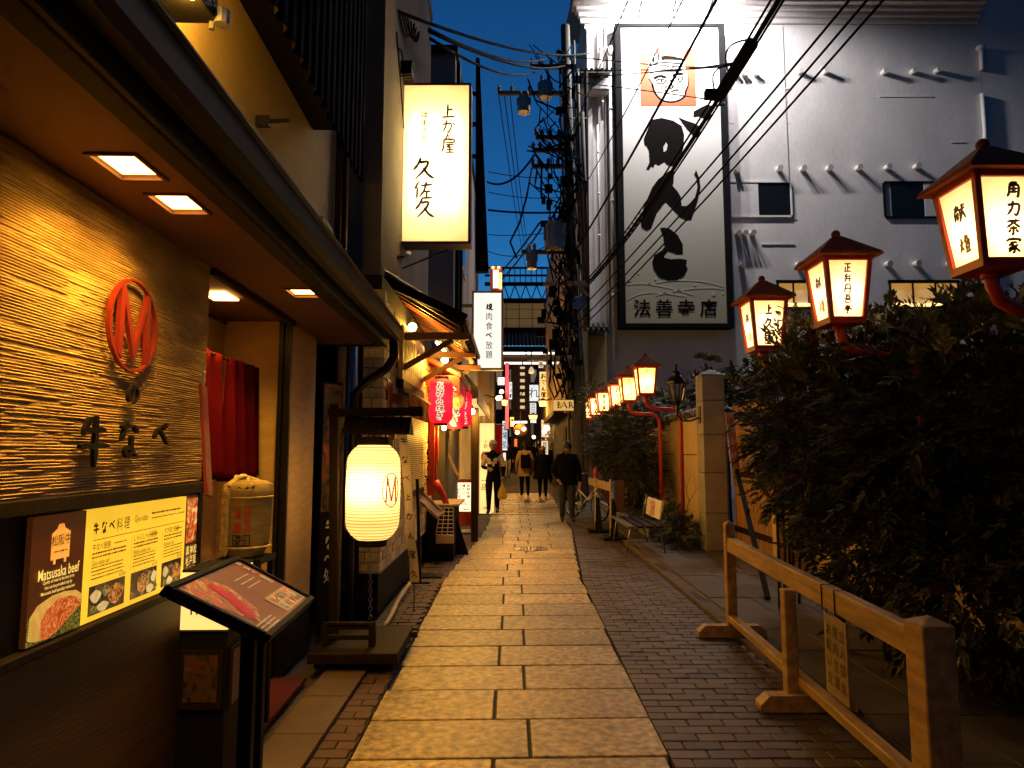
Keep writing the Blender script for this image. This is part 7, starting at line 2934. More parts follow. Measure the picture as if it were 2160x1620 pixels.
# ================================================================== bench, barricades, bicycle
t = thing("park_bench", "low bench with pale slats and a white backboard printed red", "bench", (1.9, 10.7, 0))
for x in (1.66, 1.80, 1.94, 2.08):
    mb = MB()
    mb.box(x, x + .10, 9.95, 11.6, .375, .40)
    mb.box(x, x + .012, 9.95, 11.6, .4, .408)
    mb.build("slat", M_darkwood if x > 1.7 else mat("dull_slat", (.12, .10, .08), .5, var=.3), t)
for y in (10.1, 11.4):
    mb = MB()
    mb.tube([(1.66, y, .0), (1.72, y, .36), (2.14, y, .36), (2.22, y, .0)], .013, 6)
    mb.tube([(2.14, y, .36), (2.2, y, .62), (2.22, y, .76)], .013, 6)
    mb.build("leg", M_steel, t, smooth=True)
a, b = at(1350, 1050, 11.0), at(1388, 1086, 10.0)
mb = MB()
mb.add([(2.19, 10.3, .46), (2.19, 11.35, .46), (2.23, 11.35, .73), (2.23, 10.3, .73), (2.21, 10.3, .46), (2.21, 11.35, .46), (2.25, 11.35, .73), (2.25, 10.3, .73)], [(0, 1, 2, 3), (4, 5, 6, 7), (0, 1, 5, 4), (1, 2, 6, 5), (2, 3, 7, 6), (3, 0, 4, 7)])
mb.build("backboard", M_whitepaint, t)
Pn = panel((2.184, 11.35, .445), (0, -1, 0), (.04, 0, .27))
mb = MB()
for r_, s in enumerate(("氷いちご", "かき氷", "ぜんざい")):
    write(mb, Pn, s, .5, .22 - .075 * r_, .06, off=.03, ws=1.2)
mb.build("red_print", mat("bright_red_ink", (.75, .03, .015), .5, var=.1, emit=(1, .02, .01), es=.04), t)
def barricade(x, y, lab):
    t = thing("barricade_stand", lab, "barricade", (x, y, 0), "black barricade stands by the bench")
    mb = MB()
    mb.add([(x - .07, y - .08, .04), (x + .07, y - .08, .04), (x + .07, y + .08, .04), (x - .07, y + .08, .04), (x - .03, y - .03, .62), (x + .03, y - .03, .62), (x + .03, y + .03, .62), (x - .03, y + .03, .62)], [(0, 1, 2, 3), (4, 5, 6, 7), (0, 1, 5, 4), (1, 2, 6, 5), (2, 3, 7, 6), (3, 0, 4, 7)])
    mb.build("cone", M_black, t)
    mb = MB()
    mb.box(x - .20, x + .20, y - .18, y + .18, 0, .04)
    mb.build("foot", M_black, t, bevel=.01)
    mb = MB()
    mb.beam((x - .06, y - .06, .05), (x - .05, y - .04, 1.0), .025, .02)
    mb.build("side_post", M_palewood, t)
    return t
barricade(1.72, 11.75, "black rubber barricade stand nearest the bench with a pale post")
barricade(1.60, 12.9, "black rubber barricade stand next to the bicycle with a pale post")
t = thing("barricade_board", "pale plank between two black barricade stands, brown side toward the alley", "board", (1.7, 12.3, .8))
mb = MB()
mb.beam((1.70, 11.75, .86), (1.52, 13.6, .90), .025, .14)
mb.build("plank", M_oakwood, t)
mb = MB()
mb.beam((1.73, 11.75, .50), (1.62, 12.9, .50), .02, .03)
mb.box(1.76, 1.90, 11.73, 11.76, .45, .98)
mb.build("crossbar", M_slatwood, t)
t = thing("red_bottle", "small red bottle standing on the barricade plank", "bottle", (1.58, 13, .96))
mb = MB()
mb.lathe([(0, 0), (.045, 0), (.045, .14), (.02, .18), (.018, .23), (0, .23)], (1.585, 13.05, .965), 10, cap=False)
mb.build("body", M_red, t, smooth=True)
bk = thing("bicycle", "city bicycle with front basket parked under the feathery shrub", "bicycle", (1.62, 15.2, 0), yaw=R(-62))
Mb = WM[bk.name]
def ringm(c, r_, rr, n=26):
    mb = MB(Mb)
    mb.tube([(c[0] + r_ * math.cos(a_), c[1], c[2] + r_ * math.sin(a_)) for a_ in [2 * math.pi * i / n for i in range(n)]], rr, 6, closed=True)
    return mb
for x in (-.52, .54):
    w = ringm((x, 0, .33), .30, .009).build("wheel", M_steel, bk)
    ringm((x, 0, .33), .318, .02).build("tyre", M_black, w)
    mb = MB(Mb)
    for k in range(12):
        a_ = 2 * math.pi * k / 12
        mb.tube([(x, .02 * (-1) ** k, .33), (x + .3 * math.cos(a_), 0, .33 + .3 * math.sin(a_))], .003, 4)
    mb.build("spokes", M_steel, w)
mb = MB(Mb)
for p in (((-.52, 0, .33), (-.15, 0, .30), (.38, 0, .66)), ((-.15, 0, .30), (-.26, 0, .80)), ((-.52, 0, .33), (-.24, 0, .66)), ((.54, 0, .33), (.42, 0, .62), (.36, 0, .92)), ((-.24, 0, .62), (.10, 0, .42), (.40, 0, .58))):
    mb.tube(p, .017, 7)
mb.build("frame", M_whitepaint, bk, smooth=True)
mb = MB(Mb)
mb.tube([(.22, -.26, 1.0), (.34, -.2, 1.02), (.36, 0, .95), (.34, .2, 1.02), (.22, .26, 1.0)], .013, 7)
mb.build("handlebar", M_steel, bk, smooth=True)
mb = MB(Mb)
mb.lathe([(.0, 0), (.09, .01), (.10, .04), (.06, .07), (0, .075)], (-.28, 0, .80), 12, cap=False)
mb.build("saddle", M_black, bk, smooth=True)
mb = MB(Mb)
for z, s in ((.66, .11), (.76, .135), (.88, .16)):
    mb.tube([(.62 + s * a_, s * b_, z) for a_, b_ in ((-1, -1), (1, -1), (1, 1), (-1, 1))], .006, 5, closed=True)
for a_ in (-1, -.5, 0, .5, 1):
    for b_ in (-1, 1):
        mb.tube([(.62 + .11 * a_, .11 * b_, .66), (.62 + .16 * a_, .16 * b_, .88)], .004, 4)
        mb.tube([(.62 + .11 * b_, .11 * a_, .66), (.62 + .16 * b_, .16 * a_, .88)], .004, 4)
mb.build("basket", M_steel, bk)
mb = MB(Mb)
mb.tube(arc((.54, 0, .33), .355, .2, 2.4, 10), .02, 5)
mb.tube(arc((-.52, 0, .33), .355, .5, 3.3, 10), .02, 5)
mb.build("mudguard", M_redroof, bk)
mb = MB(Mb)
mb.lathe([(0, -.02), (.09, -.02), (.09, .02), (0, .02)], n=14, T=Matrix.Translation((-.15, -.04, .3)) @ Matrix.Rotation(R(90), 4, 'X'), cap=False)
mb.beam((-.15, -.08, .3), (-.05, -.08, .18), .02)
mb.beam((-.15, .06, .3), (-.25, .06, .42), .02)
mb.box(-.1, .0, -.14, -.07, .165, .185)
mb.box(-.3, -.2, .07, .14, .41, .43)
mb.build("pedal_crank", M_steel, bk)
# ================================================================== utility pole and overhead cables
YP = 18.0
pb, pt = at(1221, 1045, YP), at(1192, 55, YP)
up = thing("utility_pole", "crowded concrete utility pole with crossarms, transformer and cable tangles", "utility pole", (pb.x, YP, rise(YP)))
def pole_x(z):
    return pb.x + (pt.x - pb.x) * (z - pb.z) / (pt.z - pb.z)
def zp(py):
    return at(1195, py, YP).z
mb = MB()
mb.tube([(pole_x(z), YP, z) for z in (rise(YP), 3, 6, 9, pt.z)], [.18, .165, .15, .14, .125], 12)
mb.build("shaft", M_pole, up, smooth=True)
mb = MB()
for k, (dx, a, b, r_) in enumerate(((.2, 995, 560, .05), (-.2, 860, 430, .04), (.3, 700, 150, .045), (-.19, 560, 110, .03), (.22, 520, 90, .035), (.4, 600, 240, .05))):
    mb.tube([(pole_x(zp(a)) + dx, YP - .08, zp(a)), (pole_x(zp(b)) + dx, YP - .08, zp(b))], r_, 7)
mb.build("conduit", M_pole, up, smooth=True)
arms = [(1050, 1200, 197), (1120, 1215, 141), (1123, 1205, 317), (1122, 1200, 351), (1130, 1200, 290), (1100, 1200, 532), (1146, 1240, 600), (1112, 1206, 757)]
for k, (x0, x1, py) in enumerate(arms):
    a, b = at(x0, py, YP - .15), at(x1, py, YP - .15)
    mb = MB()
    mb.beam(a, (b.x, b.y, a.z), .09 if k < 5 else .1, .11)
    mb.build("crossarm", M_concrete if k > 5 or k == 0 else M_pole, up)
    if k < 5:
        for f in (.02, .2, .45, .7):
            p = a.lerp(V((b.x, b.y, a.z)), f)
            mb = MB()
            mb.lathe([(.025, .05), (.06, .07), (.04, .12), (.065, .15), (.04, .2), (.02, .24)], p, 8)
            mb.build("insulator", M_pole, up)
def can(px, py, w, h, lab):
    p = at(px, py, YP - .25)
    r_ = w / 2 / 1440 * YP
    hh = h / 1440 * YP
    mb = MB()
    mb.lathe([(.0, -hh / 2), (r_ * .9, -hh / 2), (r_, -hh * .42), (r_, hh * .40), (r_ * .8, hh / 2), (0, hh / 2)], p, 18, cap=False)
    for k in range(14):
        a_ = 2 * math.pi * k / 14
        mb.cbox((p.x + r_ * 1.02 * math.cos(a_), p.y + r_ * 1.02 * math.sin(a_), p.z + .08), (.03, .03, hh * .5))
    for s in (-.5, .5):
        mb.lathe([(.05, 0), (.04, .1), (.06, .12), (.03, .2)], (p.x + s * r_, p.y, p.z + hh / 2), 8)
    mb.build(lab, M_steel, up)
can(1171, 500, 46, 62, "transformer")
can(1122, 548, 22, 40, "small_transformer")
can(1105, 222, 28, 34, "switch_box")
can(1150, 190, 30, 36, "switch_box")
rg = random.Random(17)
mb = MB()
for k in range(120):
    py = rg.uniform(90, 780)
    sp = 1.7 if py < 420 else .8
    x0, x1 = 1198 + rg.uniform(-52, 18) * sp, 1200 + rg.uniform(-36, 26) * sp
    a, b = at(x0, py, YP - .3), at(x1, py + rg.uniform(30, 130), YP - .2)
    m = a.lerp(b, .5) + V((rg.uniform(-.35, .3), -.1, rg.uniform(-.3, .2)))
    mb.tube([a, a.lerp(m, .6), m, m.lerp(b, .6), b], rg.uniform(.012, .03), 5)
for k in range(46):
    p = at(1192 + rg.uniform(-52, 34), rg.uniform(110, 800), YP - .25)
    mb.cbox(p, (rg.uniform(.06, .22), .12, rg.uniform(.08, .3)))
mb.build("cable_tangle", M_cable, up)
mb = MB()
for k in range(26):
    p = at(1200 + rg.uniform(-20, 26), rg.uniform(120, 800), YP - .36)
    mb.cbox(p, (rg.uniform(.02, .05), .03, rg.uniform(.08, .2)))
o = mb.build("pale_fitting", M_steel, up)
o['kind'] = 'stuff'
mb = MB()
mb.tube([at(1236, 150, 19.2), at(1240, 690, 19.2)], .06, 8)
for py in (250, 380, 470, 560):
    mb.tube([at(1205, py, 18.2), at(1238, py, 19.2)], .03, 6)
mb.build("side_pipe", M_black, up)
mb = MB()
p = at(1222, 640, YP - .3)
mb.lathe([(0, 0), (.2, .02), (.2, .05), (0, .07)], n=18, T=Matrix.Translation(p) @ Matrix.Rotation(R(75), 4, 'X'), cap=False)
mb.build("round_mirror", M_steel, up)
mb = MB()
p = at(1213, 712, YP - .3)
mb.cbox(p, (.09, .03, .2))
mb.build("number_plate", M_whitepaint, up)

n_cab = [0]
def cable(label, pts, r_=.018, group="overhead cables"):
    t = thing("overhead_cable", label, "cable", pts[0], group)
    mb = MB()
    mb.tube(pts, r_, 6)
    mb.build("wire", M_cable, t, smooth=True)
    return t
P18 = lambda px, py, d_=0: at(px, py, YP + d_)
for k, (x0, y0, x1, y1) in enumerate(((828, 20, 1245, 112), (905, 62, 1160, 122), (905, 66, 1195, 138), (908, 82, 1130, 152))):
    cable(["topmost", "second", "third", "lowest"][k] + " of the cables from brown building to utility pole above the lit sign", sag(at(x0, y0, 8.4 if k else 7.4), P18(x1, y1), .25), .022)
# the heavy bundle that climbs to the upper right over the street
A0, A1 = P18(1236, 600), at(1648, -12, 7.2)
for k, (dx, dz) in enumerate(((0, 0), (.06, .05), (-.06, .03), (.03, -.06))):
    o_ = V((dx, 0, dz))
    cable(["main", "upper", "left", "lower"][k] + " strand of the heavy cable bundle crossing the great sign", sag(A0 + o_, A1 + o_, .25), .026 if k == 0 else .017, "strands of the heavy cable bundle")
def on_bundle(px):
    pts = sag(A0, A1, .25, 60)
    best = min(pts, key=lambda p: abs(1080 + 1440 * p.x / (p.y * CT + (p.z - CAMZ) * ST) - px))
    return best
s0, s1 = on_bundle(1515), on_bundle(1592)
t = thing("cable_sleeve", "long black sleeve round the heavy cable bundle beside the great sign", "cable sleeve", s0)
mb = MB()
d = s1 - s0
mb.tube([s0 - V((0, 0, .03)), s0 + d * .04, s1 - d * .03, s1], [.05, .085, .085, .05], 12)
mb.build("sleeve", M_cable, t)
mb = MB()
p = on_bundle(1500)
mb.cbox(s0 + V((-.12, -.05, .02)) , (.16, .1, .12))
for k in range(2):
    a_, b_ = s0.lerp(s1, .02 + .4 * k), s0.lerp(s1, .55 + .42 * k)
    mb.tube([a_ * (1 - f) + b_ * f + V((-.05 - .12 * math.sin(math.pi * f), 0, .05 + .10 * math.sin(math.pi * f))) for f in [i / 8 for i in range(9)]], .012, 5)
mb.build("coupling", M_cable, t)
pa = on_bundle(1300)
for k in range(3):
    pts = []
    for i in range(40):
        p = A0.lerp(A1, .03 + .5 * i / 40) - V((0, 0, 4 * .25 * (.03 + .5 * i / 40) * (1 - .03 - .5 * i / 40)))
        a_ = i * 1.1 + k * 2.1
        pts.append(p + V((.05 * math.cos(a_), 0, .05 * math.sin(a_))))
    cable(["first", "second", "third"][k] + " thin binding wire twisted round the lower heavy bundle", pts, .007, "binding wires round the heavy bundle")
for k, (x0, y0, x1, y1, Ya) in enumerate(((1208, 668, 1800, -10, 6.5), (1210, 690, 1838, -10, 6.5), (1212, 705, 1872, -10, 6.5))):
    cable(["left", "middle", "right"][k] + " of three parallel cables slanting across white wall to the top", sag(P18(x0, y0), at(x1, y1, Ya), .12), .015, "three parallel cables over white wall")
cable("single cable passing over the emblem's face to the top edge", sag(P18(1192, 565), at(1516, -10, 8), .1), .024)
cable("thin cable slanting from the pole top across the great sign's left edge", sag(P18(1205, 440), at(1445, -10, 9), .1), .012)
cable("thin cable left of the great sign running up to the roof edge", sag(P18(1186, 320), at(1330, -12, 10), .05), .012)
for k, (x0, y0, x1, y1) in enumerate(((1196, 118, 1424, 140), (1200, 148, 1440, 146), (1200, 165, 1400, 150), (1205, 172, 1470, 206))):
    pa = P18(x0, y0)
    q = on_bundle(1560 if k < 3 else 1510)
    mid_ = at(x1, y1, 15)
    pts = []
    for i in range(13):
        f = i / 12
        pts.append(pa * (1 - f) ** 2 + (mid_ * 2 - (pa + q) / 2) * 2 * f * (1 - f) + q * f * f)
    cable(["highest", "second", "third", "lowest"][k] + " of the drop cables from pole top across the emblem to the sleeve", pts, .014, "drop cables across the emblem")
for k, (x0, y0, x1, y1, d_) in enumerate(((1028, 384, 1128, 325, .35), (1030, 362, 1200, 372, .1), (1030, 405, 1200, 415, .1), (1030, 443, 1190, 447, .05), (1030, 495, 1165, 490, .05), (1030, 530, 1150, 520, .2))):
    cable("dark cable %s left of the pole" % ["with the lower crossarms, thickest and sagging", "just under the lower crossarms", "midway between crossarms and transformer", "well above the transformer, taut", "beside the transformer's middle", "just below the transformer"][k], sag(at(x0, y0, 19), P18(x1, y1), d_), .03 if k in (0, 3) else .012)
for k, (x0, x1) in enumerate(((1052, 1108), (1064, 1114), (1076, 1118))):
    cable(["left", "middle", "right"][k] + " of three thin wires dropping from the long crossarm toward the gantry", sag(P18(x0, 200), at(x1, 562, 39), .3), .014, "three thin wires to the gantry")
cable("kinked cable hanging from lower crossarm down into the alley", [P18(1122, 355), P18(1112, 410), P18(1096, 470), P18(1076, 510), P18(1090, 545)], .03)
cable("upper of two thick cables slanting from alley roof to the transformer", sag(at(1040, 590, 24), P18(1138, 470), .1), .028)
cable("lower of two thick cables slanting from alley roof to the transformer", sag(at(1044, 604, 24), P18(1142, 482), .1), .028)
# ================================================================== people
def person(label, loc, yaw, H, mats, zone, legs=(.06, -.06), armL=None, armR=None, lean=0.0, coat=None, hair=None, head_tilt=0.0, bulk=1.0):
    """one continuous body grown on a skeleton; local +Y is forward, +X the person's right"""
    t = thing("person", label, "person", loc, "walkers in the alley", yaw)
    M = WM[t.name]
    J = {"pel": (0, 0, .525, .085), "bel": (0, .008 + lean * .3, .60, .080), "che": (0, .012 + lean * .7, .715, .088), "upp": (0, lean, .785, .070), "nec": (0, lean * 1.15, .835, .033), "hea": (0, lean * 1.3 + .012, .88, .034)}
    B = [("pel", "bel"), ("bel", "che"), ("che", "upp"), ("upp", "nec"), ("nec", "hea")]
    for s, sg_, lg, arm in (("L", -1, legs[0], armL), ("R", 1, legs[1], armR)):
        J["hip" + s] = (sg_ * .052, 0, .49, .066)
        J["kne" + s] = (sg_ * .053, lg * .7 + .018, .275, .044)
        J["ank" + s] = (sg_ * .052, lg * 1.25 - (.02 if lg < 0 else 0), .045 + (.02 if lg < -.03 else 0), .027)
        J["toe" + s] = (sg_ * .062, lg * 1.25 + .085, .020, .022)
        B += [("pel", "hip" + s), ("hip" + s, "kne" + s), ("kne" + s, "ank" + s), ("ank" + s, "toe" + s)]
        e, w = arm or ((sg_ * .150, -.02, .635), (sg_ * .155, .035, .505))
        J["sho" + s] = (sg_ * .098, lean, .795, .048)
        J["elb" + s] = (*e, .035)
        J["wri" + s] = (*w, .021)
        d = (V(w) - V(e)).normalized()
        hd = V(w) + d * .045
        J["han" + s] = (*hd, .022)
        B += [("upp", "sho" + s), ("sho" + s, "elb" + s), ("elb" + s, "wri" + s), ("wri" + s, "han" + s)]
    names = list(J)
    me = bpy.data.meshes.new("person_body")
    me.from_pydata([tuple(c * H for c in J[n][:3]) for n in names], [(names.index(a), names.index(b)) for a, b in B], [])
    o = bpy.data.objects.new("person_body", me)
    COL.objects.link(o)
    sk_ = o.modifiers.new("skin", 'SKIN')
    for i, n in enumerate(names):
        sv = me.skin_vertices[0].data[i]
        r_ = J[n][3] * H * (bulk if n[:3] not in ("han", "wri", "nec", "hea", "toe") else 1)
        sv.radius = (r_, r_)
        sv.use_root = n == "pel"
    ss = o.modifiers.new("smooth", 'SUBSURF')
    ss.levels = ss.render_levels = 2
    dg = bpy.context.evaluated_depsgraph_get()
    ev = bpy.data.meshes.new_from_object(o.evaluated_get(dg))
    bpy.data.objects.remove(o)
    mb = MB(M)
    segs = [(a, b, V(J[a][:3]) * H, V(J[b][:3]) * H, J[a][3] * H, J[b][3] * H) for a, b in B]
    def near(p):
        best, bd = None, 9
        for a, b, pa, pb_, ra, rb in segs:
            d = pb_ - pa
            f = max(0, min(1, (p - pa).dot(d) / d.length_squared))
            q = (p - pa.lerp(pb_, f)).length / (ra + (rb - ra) * f)
            if q < bd:
                best, bd = (a, b), q
        return best
    vv = [v.co.copy() for v in ev.vertices]
    mb.v = [M @ p for p in vv]
    for f in ev.polygons:
        c = f.center
        mb.f.append(list(f.vertices))
        mb.mi.append(zone(near(c), c / H))
    bpy.data.meshes.remove(ev)
    # fingers and thumb grow out of each palm
    for s, sg_ in (("L", -1), ("R", 1)):
        w, h_ = V(J["wri" + s][:3]) * H, V(J["han" + s][:3]) * H
        d = (h_ - w).normalized()
        side = d.cross(V((sg_, 0, 0)))
        side = side.normalized() if side.length > .1 else V((0, 1, 0))
        inn = V((-sg_, .2, 0))
        mb.cur = 0
        for k in range(4):
            b0 = h_ + side * (k - 1.5) * .0105 * H
            L = (.040, .046, .043, .034)[k] * H
            mb.tube([b0, b0 + d * L * .55 + inn * .004 * H, b0 + d * L * .9 + inn * .016 * H], [.0062 * H, .0056 * H, .004 * H], 6)
        b0 = w + d * .018 * H + side * .016 * H
        mb.tube([b0, b0 + (d * .6 + side * .7).normalized() * .022 * H, b0 + (d * .9 + side * .4 + inn * .2).normalized() * .042 * H], [.0075 * H, .0068 * H, .005 * H], 6)
    # head
    hc = V(J["hea"][:3]) * H + V((0, .012, .05)) * H
    T = Matrix.Translation(hc) @ Matrix.Rotation(-head_tilt, 4, 'X')
    n, m = 16, 12
    vs_, fs = [], []
    for i in range(m + 1):
        ph = math.pi * i / m
        for k in range(n):
            th = 2 * math.pi * k / n
            x, y, z = math.sin(ph) * math.cos(th), math.sin(ph) * math.sin(th), -math.cos(ph)
            taper = 1 - .22 * max(0, -z)
            fwd = max(0, y)
            nose = .16 * math.exp(-((x / .22) ** 2 + ((z + .12) / .2) ** 2)) * fwd
            brow = -.05 * math.exp(-((abs(x) - .38) ** 2 / .03 + ((z - .08) / .14) ** 2)) * fwd
            vs_.append(T @ V((x * .050 * taper * H, y * (.058 + .058 * (nose + brow)) * H, z * .070 * H)))
    fs = [(i * n + k, i * n + (k + 1) % n, (i + 1) * n + (k + 1) % n, (i + 1) * n + k) for i in range(m) for k in range(n)]
    mb.add(vs_, fs)
    for s in (-1, 1):
        mb.ball((0, 0, 0), 1, 6, 4)
        for i in range(len(mb.v) - 35, len(mb.v)):
            q = M.inverted() @ mb.v[i]
            mb.v[i] = M @ (T @ V((s * .051 * H + q.x * .006 * H, q.y * .012 * H - .002 * H, q.z * .018 * H)))
    mb.build("body", mats, t, smooth=True)
    ey = MB(M)
    for s in (-1, 1):
        for p, sz in ((V((s * .019, .0545, .008)), (.007, .003, .0035)), (V((s * .019, .056, .019)), (.011, .003, .0025))):
            q = MB()
            q.ball((0, 0, 0), H, 6, 4, sz)
            ey.add([T @ (v_ + p * H) for v_ in q.v], q.f)
    q = MB()
    q.ball((0, 0, 0), H, 6, 4, (.014, .003, .003))
    ey.add([T @ (v_ + V((0, .052, -.036)) * H) for v_ in q.v], q.f)
    ey.build("face_features", M_hair, t)
    if hair:
        hm, long_ = hair
        hb_ = MB(M)
        vs_, fs = [], []
        n, m = 18, 9
        for i in range(m + 1):
            ph = math.pi * .5 * i / m * 1.0
            for k in range(n):
                th = 2 * math.pi * k / n
                fr = math.sin(th)
                z = math.cos(ph)
                drop = (.9 if fr < .25 else .12) * (i / m) ** 2
                vs_.append(T @ V((math.sin(ph) * math.cos(th) * .0565 * H, (math.sin(ph) * math.sin(th) * .066 - .004) * H, (z * .081 - drop * (.055 + .14 * long_)) * H)))
        fs = [(i * n + k, i * n + (k + 1) % n, (i + 1) * n + (k + 1) % n, (i + 1) * n + k) for i in range(m) for k in range(n)]
        hb_.add(vs_, fs)
        hb_.build("hair", hm, t, smooth=True)
    if coat:
        cm, rows = coat
        cb = MB(M)
        n = 20
        vs_, fs = [], []
        for (z, rx, ry) in rows:
            for k in range(n):
                th = 2 * math.pi * k / n
                w_ = 1 + (.05 * math.sin(5 * th) if z < .5 else 0)
                vs_.append((rx * H * w_ * math.cos(th), ry * H * w_ * math.sin(th) + lean * H * max(0, z - .55) * 3, z * H))
        fs = [(i * n + k, i * n + (k + 1) % n, (i + 1) * n + (k + 1) % n, (i + 1) * n + k) for i in range(len(rows) - 1) for k in range(n)]
        cb.add(vs_, fs)
        cb.build("coat", cm, t, smooth=True)
    return t, M, T


C_black = mat("black_cloth", (.006, .0055, .006), .95, var=.2, spec=.08)
C_jean = mat("dark_denim", (.030, .032, .042), .9, var=.25, scale=10)
C_cream = mat("cream_cloth", (.55, .42, .25), .85, var=.12)
C_beige = mat("beige_coat", (.46, .31, .13), .85, var=.15)
C_shoe = mat("dark_shoe", (.02, .016, .014), .5, var=.2)
C_pale = mat("pale_denim", (.30, .29, .28), .9, var=.2)
def zone_std(b, c):
    a, b_ = b
    if a[:3] == "wri" or b_ == "hea" or a == "nec":
        return 0
    if a[:3] == "ank":
        return 3
    if a[:3] in ("hip", "kne") or b_[:3] == "hip":
        return 2
    return 1 if c.z > .50 else 2
def g_at(px, py):
    """ground point under a pixel where the alley rises"""
    y = 14.0
    for _ in range(40):
        z = rise(y)
        y2 = gz(px, py, z).y
        y = y + (y2 - y) * .5
    p = gz(px, py, rise(y))
    return V((p.x, p.y, rise(p.y)))
# man in cap with the yellow bag
def zone_cap(b, c):
    z = zone_std(b, c)
    if z == 1:
        a, b_ = b
        if a[:3] == "sho":
            return 4
        if a[:3] == "elb":
            return 1
        v_ = c.z - .55 * abs(c.x)
        if c.y > -.5 and .645 < c.z - .9 * abs(c.x) + .0 < .715:
            return 4
    return z
loc = g_at(1040, 1083)
t, M, T = person("walking man in pale cap and dark jacket with cream chevron, carrying a yellow bag", loc, R(176), 1.72, [M_skin, C_black, C_black, C_shoe, C_cream], zone_cap, legs=(-.05, .07),
                 armL=((-.150, .0, .64), (-.140, .06, .50)), armR=((.150, .01, .64), (.055, .12, .62)), lean=.01, bulk=1.05, head_tilt=-.15)
mb = MB(M)
q = MB()
q.lathe([(.0, .085), (.03, .083), (.052, .06), (.058, .03), (.058, .015)], n=16, cap=False)
q.add([(.05 * math.cos(a_), .055 + .0 + .045 * math.sin(a_) if 0 < a_ < math.pi else .055 * 0 + .03, .018 - .01 * math.sin(a_)) for a_ in [math.pi * i / 8 for i in range(9)]], [tuple(range(9))])
mb.add([T @ (v_ * 1.72) for v_ in q.v], q.f)
mb.build("cap", C_cream, t, smooth=True)
mb = MB(M)
mb.tube([T @ (V((.036 * math.cos(a_), .034 * math.sin(a_) - .005, -.075)) * 1.72) for a_ in [2 * math.pi * i / 12 for i in range(12)]], .012, 6, closed=True)
mb.build("collar", C_black, t)
hp = M @ (V((-.136, .082, .43)) * 1.72)
t = thing("plastic_bag", "translucent yellow plastic shopping bag in the capped man's hand", "bag", hp)
mb = MB()
prof = [(.012, .0), (.02, -.05), (.05, -.12), (.085, -.22), (.10, -.32), (.09, -.38), (.03, -.40), (0, -.40)]
mb.lathe(prof, hp, 14, cap=False)
for i, p in enumerate(mb.v):
    a_ = math.atan2(p.y - hp.y, p.x - hp.x)
    mb.v[i] = V((hp.x + (p.x - hp.x) * (1.05 + .12 * math.sin(5 * a_ + p.z * 9)), hp.y + (p.y - hp.y) * .75, p.z))
mb.build("bag_body", paper("bag_film", (.75, .50, .08), (1, .5, .05), .02, trans=.5), t, smooth=True)
mb = MB()
for s in (-1, 1):
    mb.tube([hp + V((.02 * s, .01 * s, -.06)), hp + V((.012 * s, 0, .02)), hp + V((0, 0, .035))], .008, 5)
mb.build("handle", C_cream, t)
# man in black coat at right
loc = g_at(1196, 1101)
t, M, T = person("man in black jacket and dark jeans walking toward the camera, head bowed", loc, R(186), 1.70, [M_skin, C_black, C_jean, C_shoe], zone_std, legs=(.055, -.03),
                 armL=((-.160, -.01, .63), (-.165, .03, .49)), armR=((.165, -.01, .63), (.12, .09, .52)), lean=.03, bulk=1.12, head_tilt=.38, hair=(M_hair, .0),
                 coat=(C_black, [(.80, .085, .06), (.77, .128, .085), (.70, .138, .095), (.60, .130, .092), (.52, .132, .095), (.455, .138, .10)]))
# woman with backpack
loc = g_at(1107, 1047)
t, M, T = person("walker in beige coat seen from behind with a black backpack", loc, R(4), 1.66, [M_skin, C_beige, C_black, C_shoe], zone_std, legs=(.02, -.05), hair=(M_hair, .12), bulk=1.0,
                 coat=(C_beige, [(.80, .07, .055), (.77, .115, .08), (.70, .118, .085), (.58, .112, .085), (.48, .128, .095), (.37, .135, .10)]))
tb_ = thing("backpack", "black backpack on the back of the walker in beige coat", "backpack", M @ V((0, -.2, 1.1)))
mb = MB(M)
mb.box(-.14, .14, -.27, -.13, .86, 1.26)
mb.box(-.11, .11, -.31, -.27, .90, 1.06)
mb.build("bag_body", C_black, tb_, bevel=.03)
mb = MB(M)
for s in (-1, 1):
    mb.tube([(s * .09, -.14, .9), (s * .15, -.04, 1.0), (s * .13, .10, 1.2), (s * .10, .03, 1.36), (s * .09, -.13, 1.27)], .02, 6)
mb.build("strap", C_black, tb_)
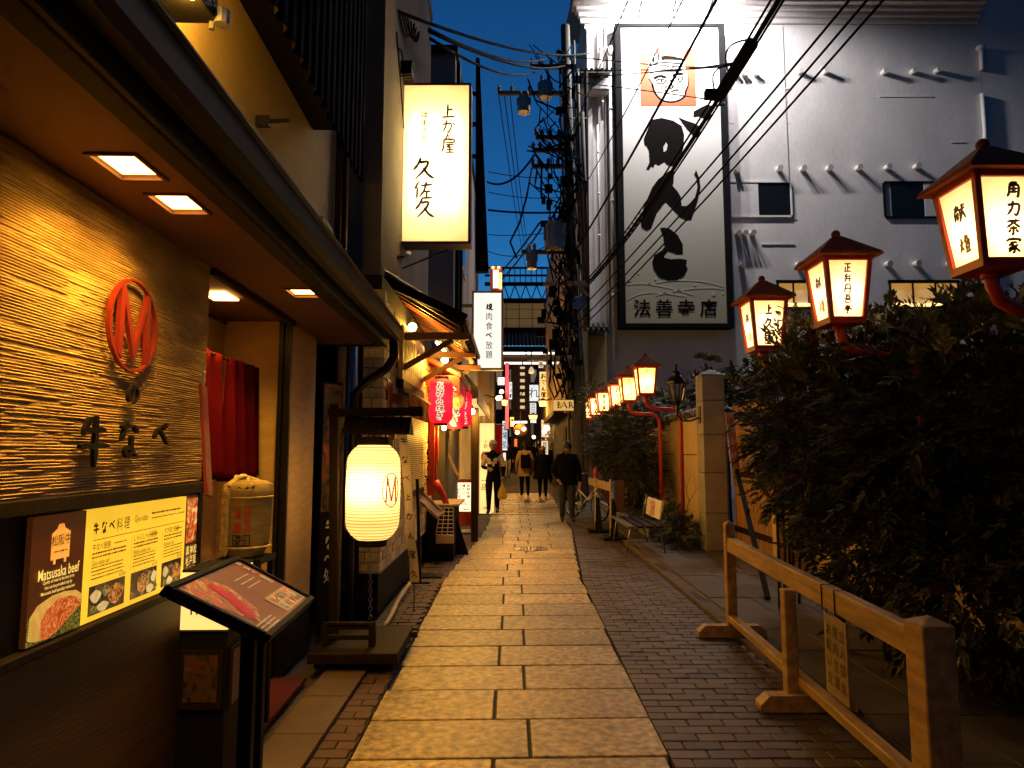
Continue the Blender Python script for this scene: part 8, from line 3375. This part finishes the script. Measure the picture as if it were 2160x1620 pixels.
# woman in flared black coat
loc = g_at(1145, 1050)
t, M, T = person("walker in flared black coat seen from behind beside the backpack walker", loc, R(-6), 1.53, [M_skin, C_black, C_black, C_shoe], zone_std, legs=(-.02, .04), hair=(M_hair, .75), bulk=1.0,
                 armR=((.165, -.01, .63), (.20, .02, .53)), coat=(C_black, [(.80, .075, .06), (.77, .122, .085), (.70, .125, .09), (.60, .128, .095), (.48, .165, .125), (.36, .20, .15)]))
tb_ = thing("shoulder_bag", "small red brown shoulder bag at the hip of the black coated walker", "bag", M @ V((.3, 0, .75)))
mb = MB(M)
mb.box(.27, .36, -.08, .08, .66, .84)
mb.build("bag_body", mat("red_leather", (.30, .05, .03), .5, var=.2), tb_, bevel=.02)
mb = MB(M)
mb.tube([(.31, -.06, .84), (.18, -.07, 1.15), (.08, -.02, 1.26), (.16, .10, 1.12), (.31, .06, .84)], .010, 5)
mb.build("strap", C_black, tb_)
for k, (px, py, H_, yaw, top, low, lab) in enumerate(((1070, 1010, 1.68, 190, C_black, C_pale, "dim walker with pale trousers just behind the man in cap"), (1083, 992, 1.66, 8, C_black, C_black, "dark clothed walker far up the alley left of the backpack"), (1091, 990, 1.60, -5, C_black, C_black, "second dark walker far up the alley, nearest the backpack"), (1126, 996, 1.70, 175, C_black, C_black, "dark walker partly hidden behind the backpack walker's right side"), (1166, 1022, 1.62, 180, C_black, C_black, "dim walker in the shade left of the utility pole"), (1076, 984, 1.64, 170, C_black, C_jean, "tiny dark walker far off beside the bluish lit sign"), (1117, 984, 1.70, 5, C_black, C_black, "tiny dark walker far off in the middle of the alley"), (1136, 988, 1.62, 185, C_beige, C_black, "tiny walker in pale top far off behind the flared coat"))):
    person(lab, g_at(px, py), R(yaw), H_, [M_skin, top, low, C_shoe], zone_std, legs=(.05, -.05) if k % 2 else (-.04, .05), hair=(M_hair, .2 if k % 2 else .05))

# thin black outline where a street name beam meets the alley: pale street brackets on the pole
for k, (px0, px1, py, lab) in enumerate(((1146, 1236, 600, "pale steel bracket beam high on the utility pole above the gantry line"), (1113, 1206, 757, "pale steel bracket beam reaching left from the utility pole over the alley"))):
    a, b = at(px0, py, YP - .3), at(px1, py - 4, YP - .3)
    t = thing("street_bracket", lab, "bracket", a, "pale bracket beams of the utility pole")
    mb = MB()
    mb.beam(a, b, .06, .10)
    mb.beam(b - V((.25, 0, 0)), b + V((.05, 0, -.35)), .05, .06)
    mb.build("beam", mat("cream_steel", (.42, .34, .22), .5, var=.2), t)

for me in list(bpy.data.meshes):
    if me.users == 0:
        bpy.data.meshes.remove(me)
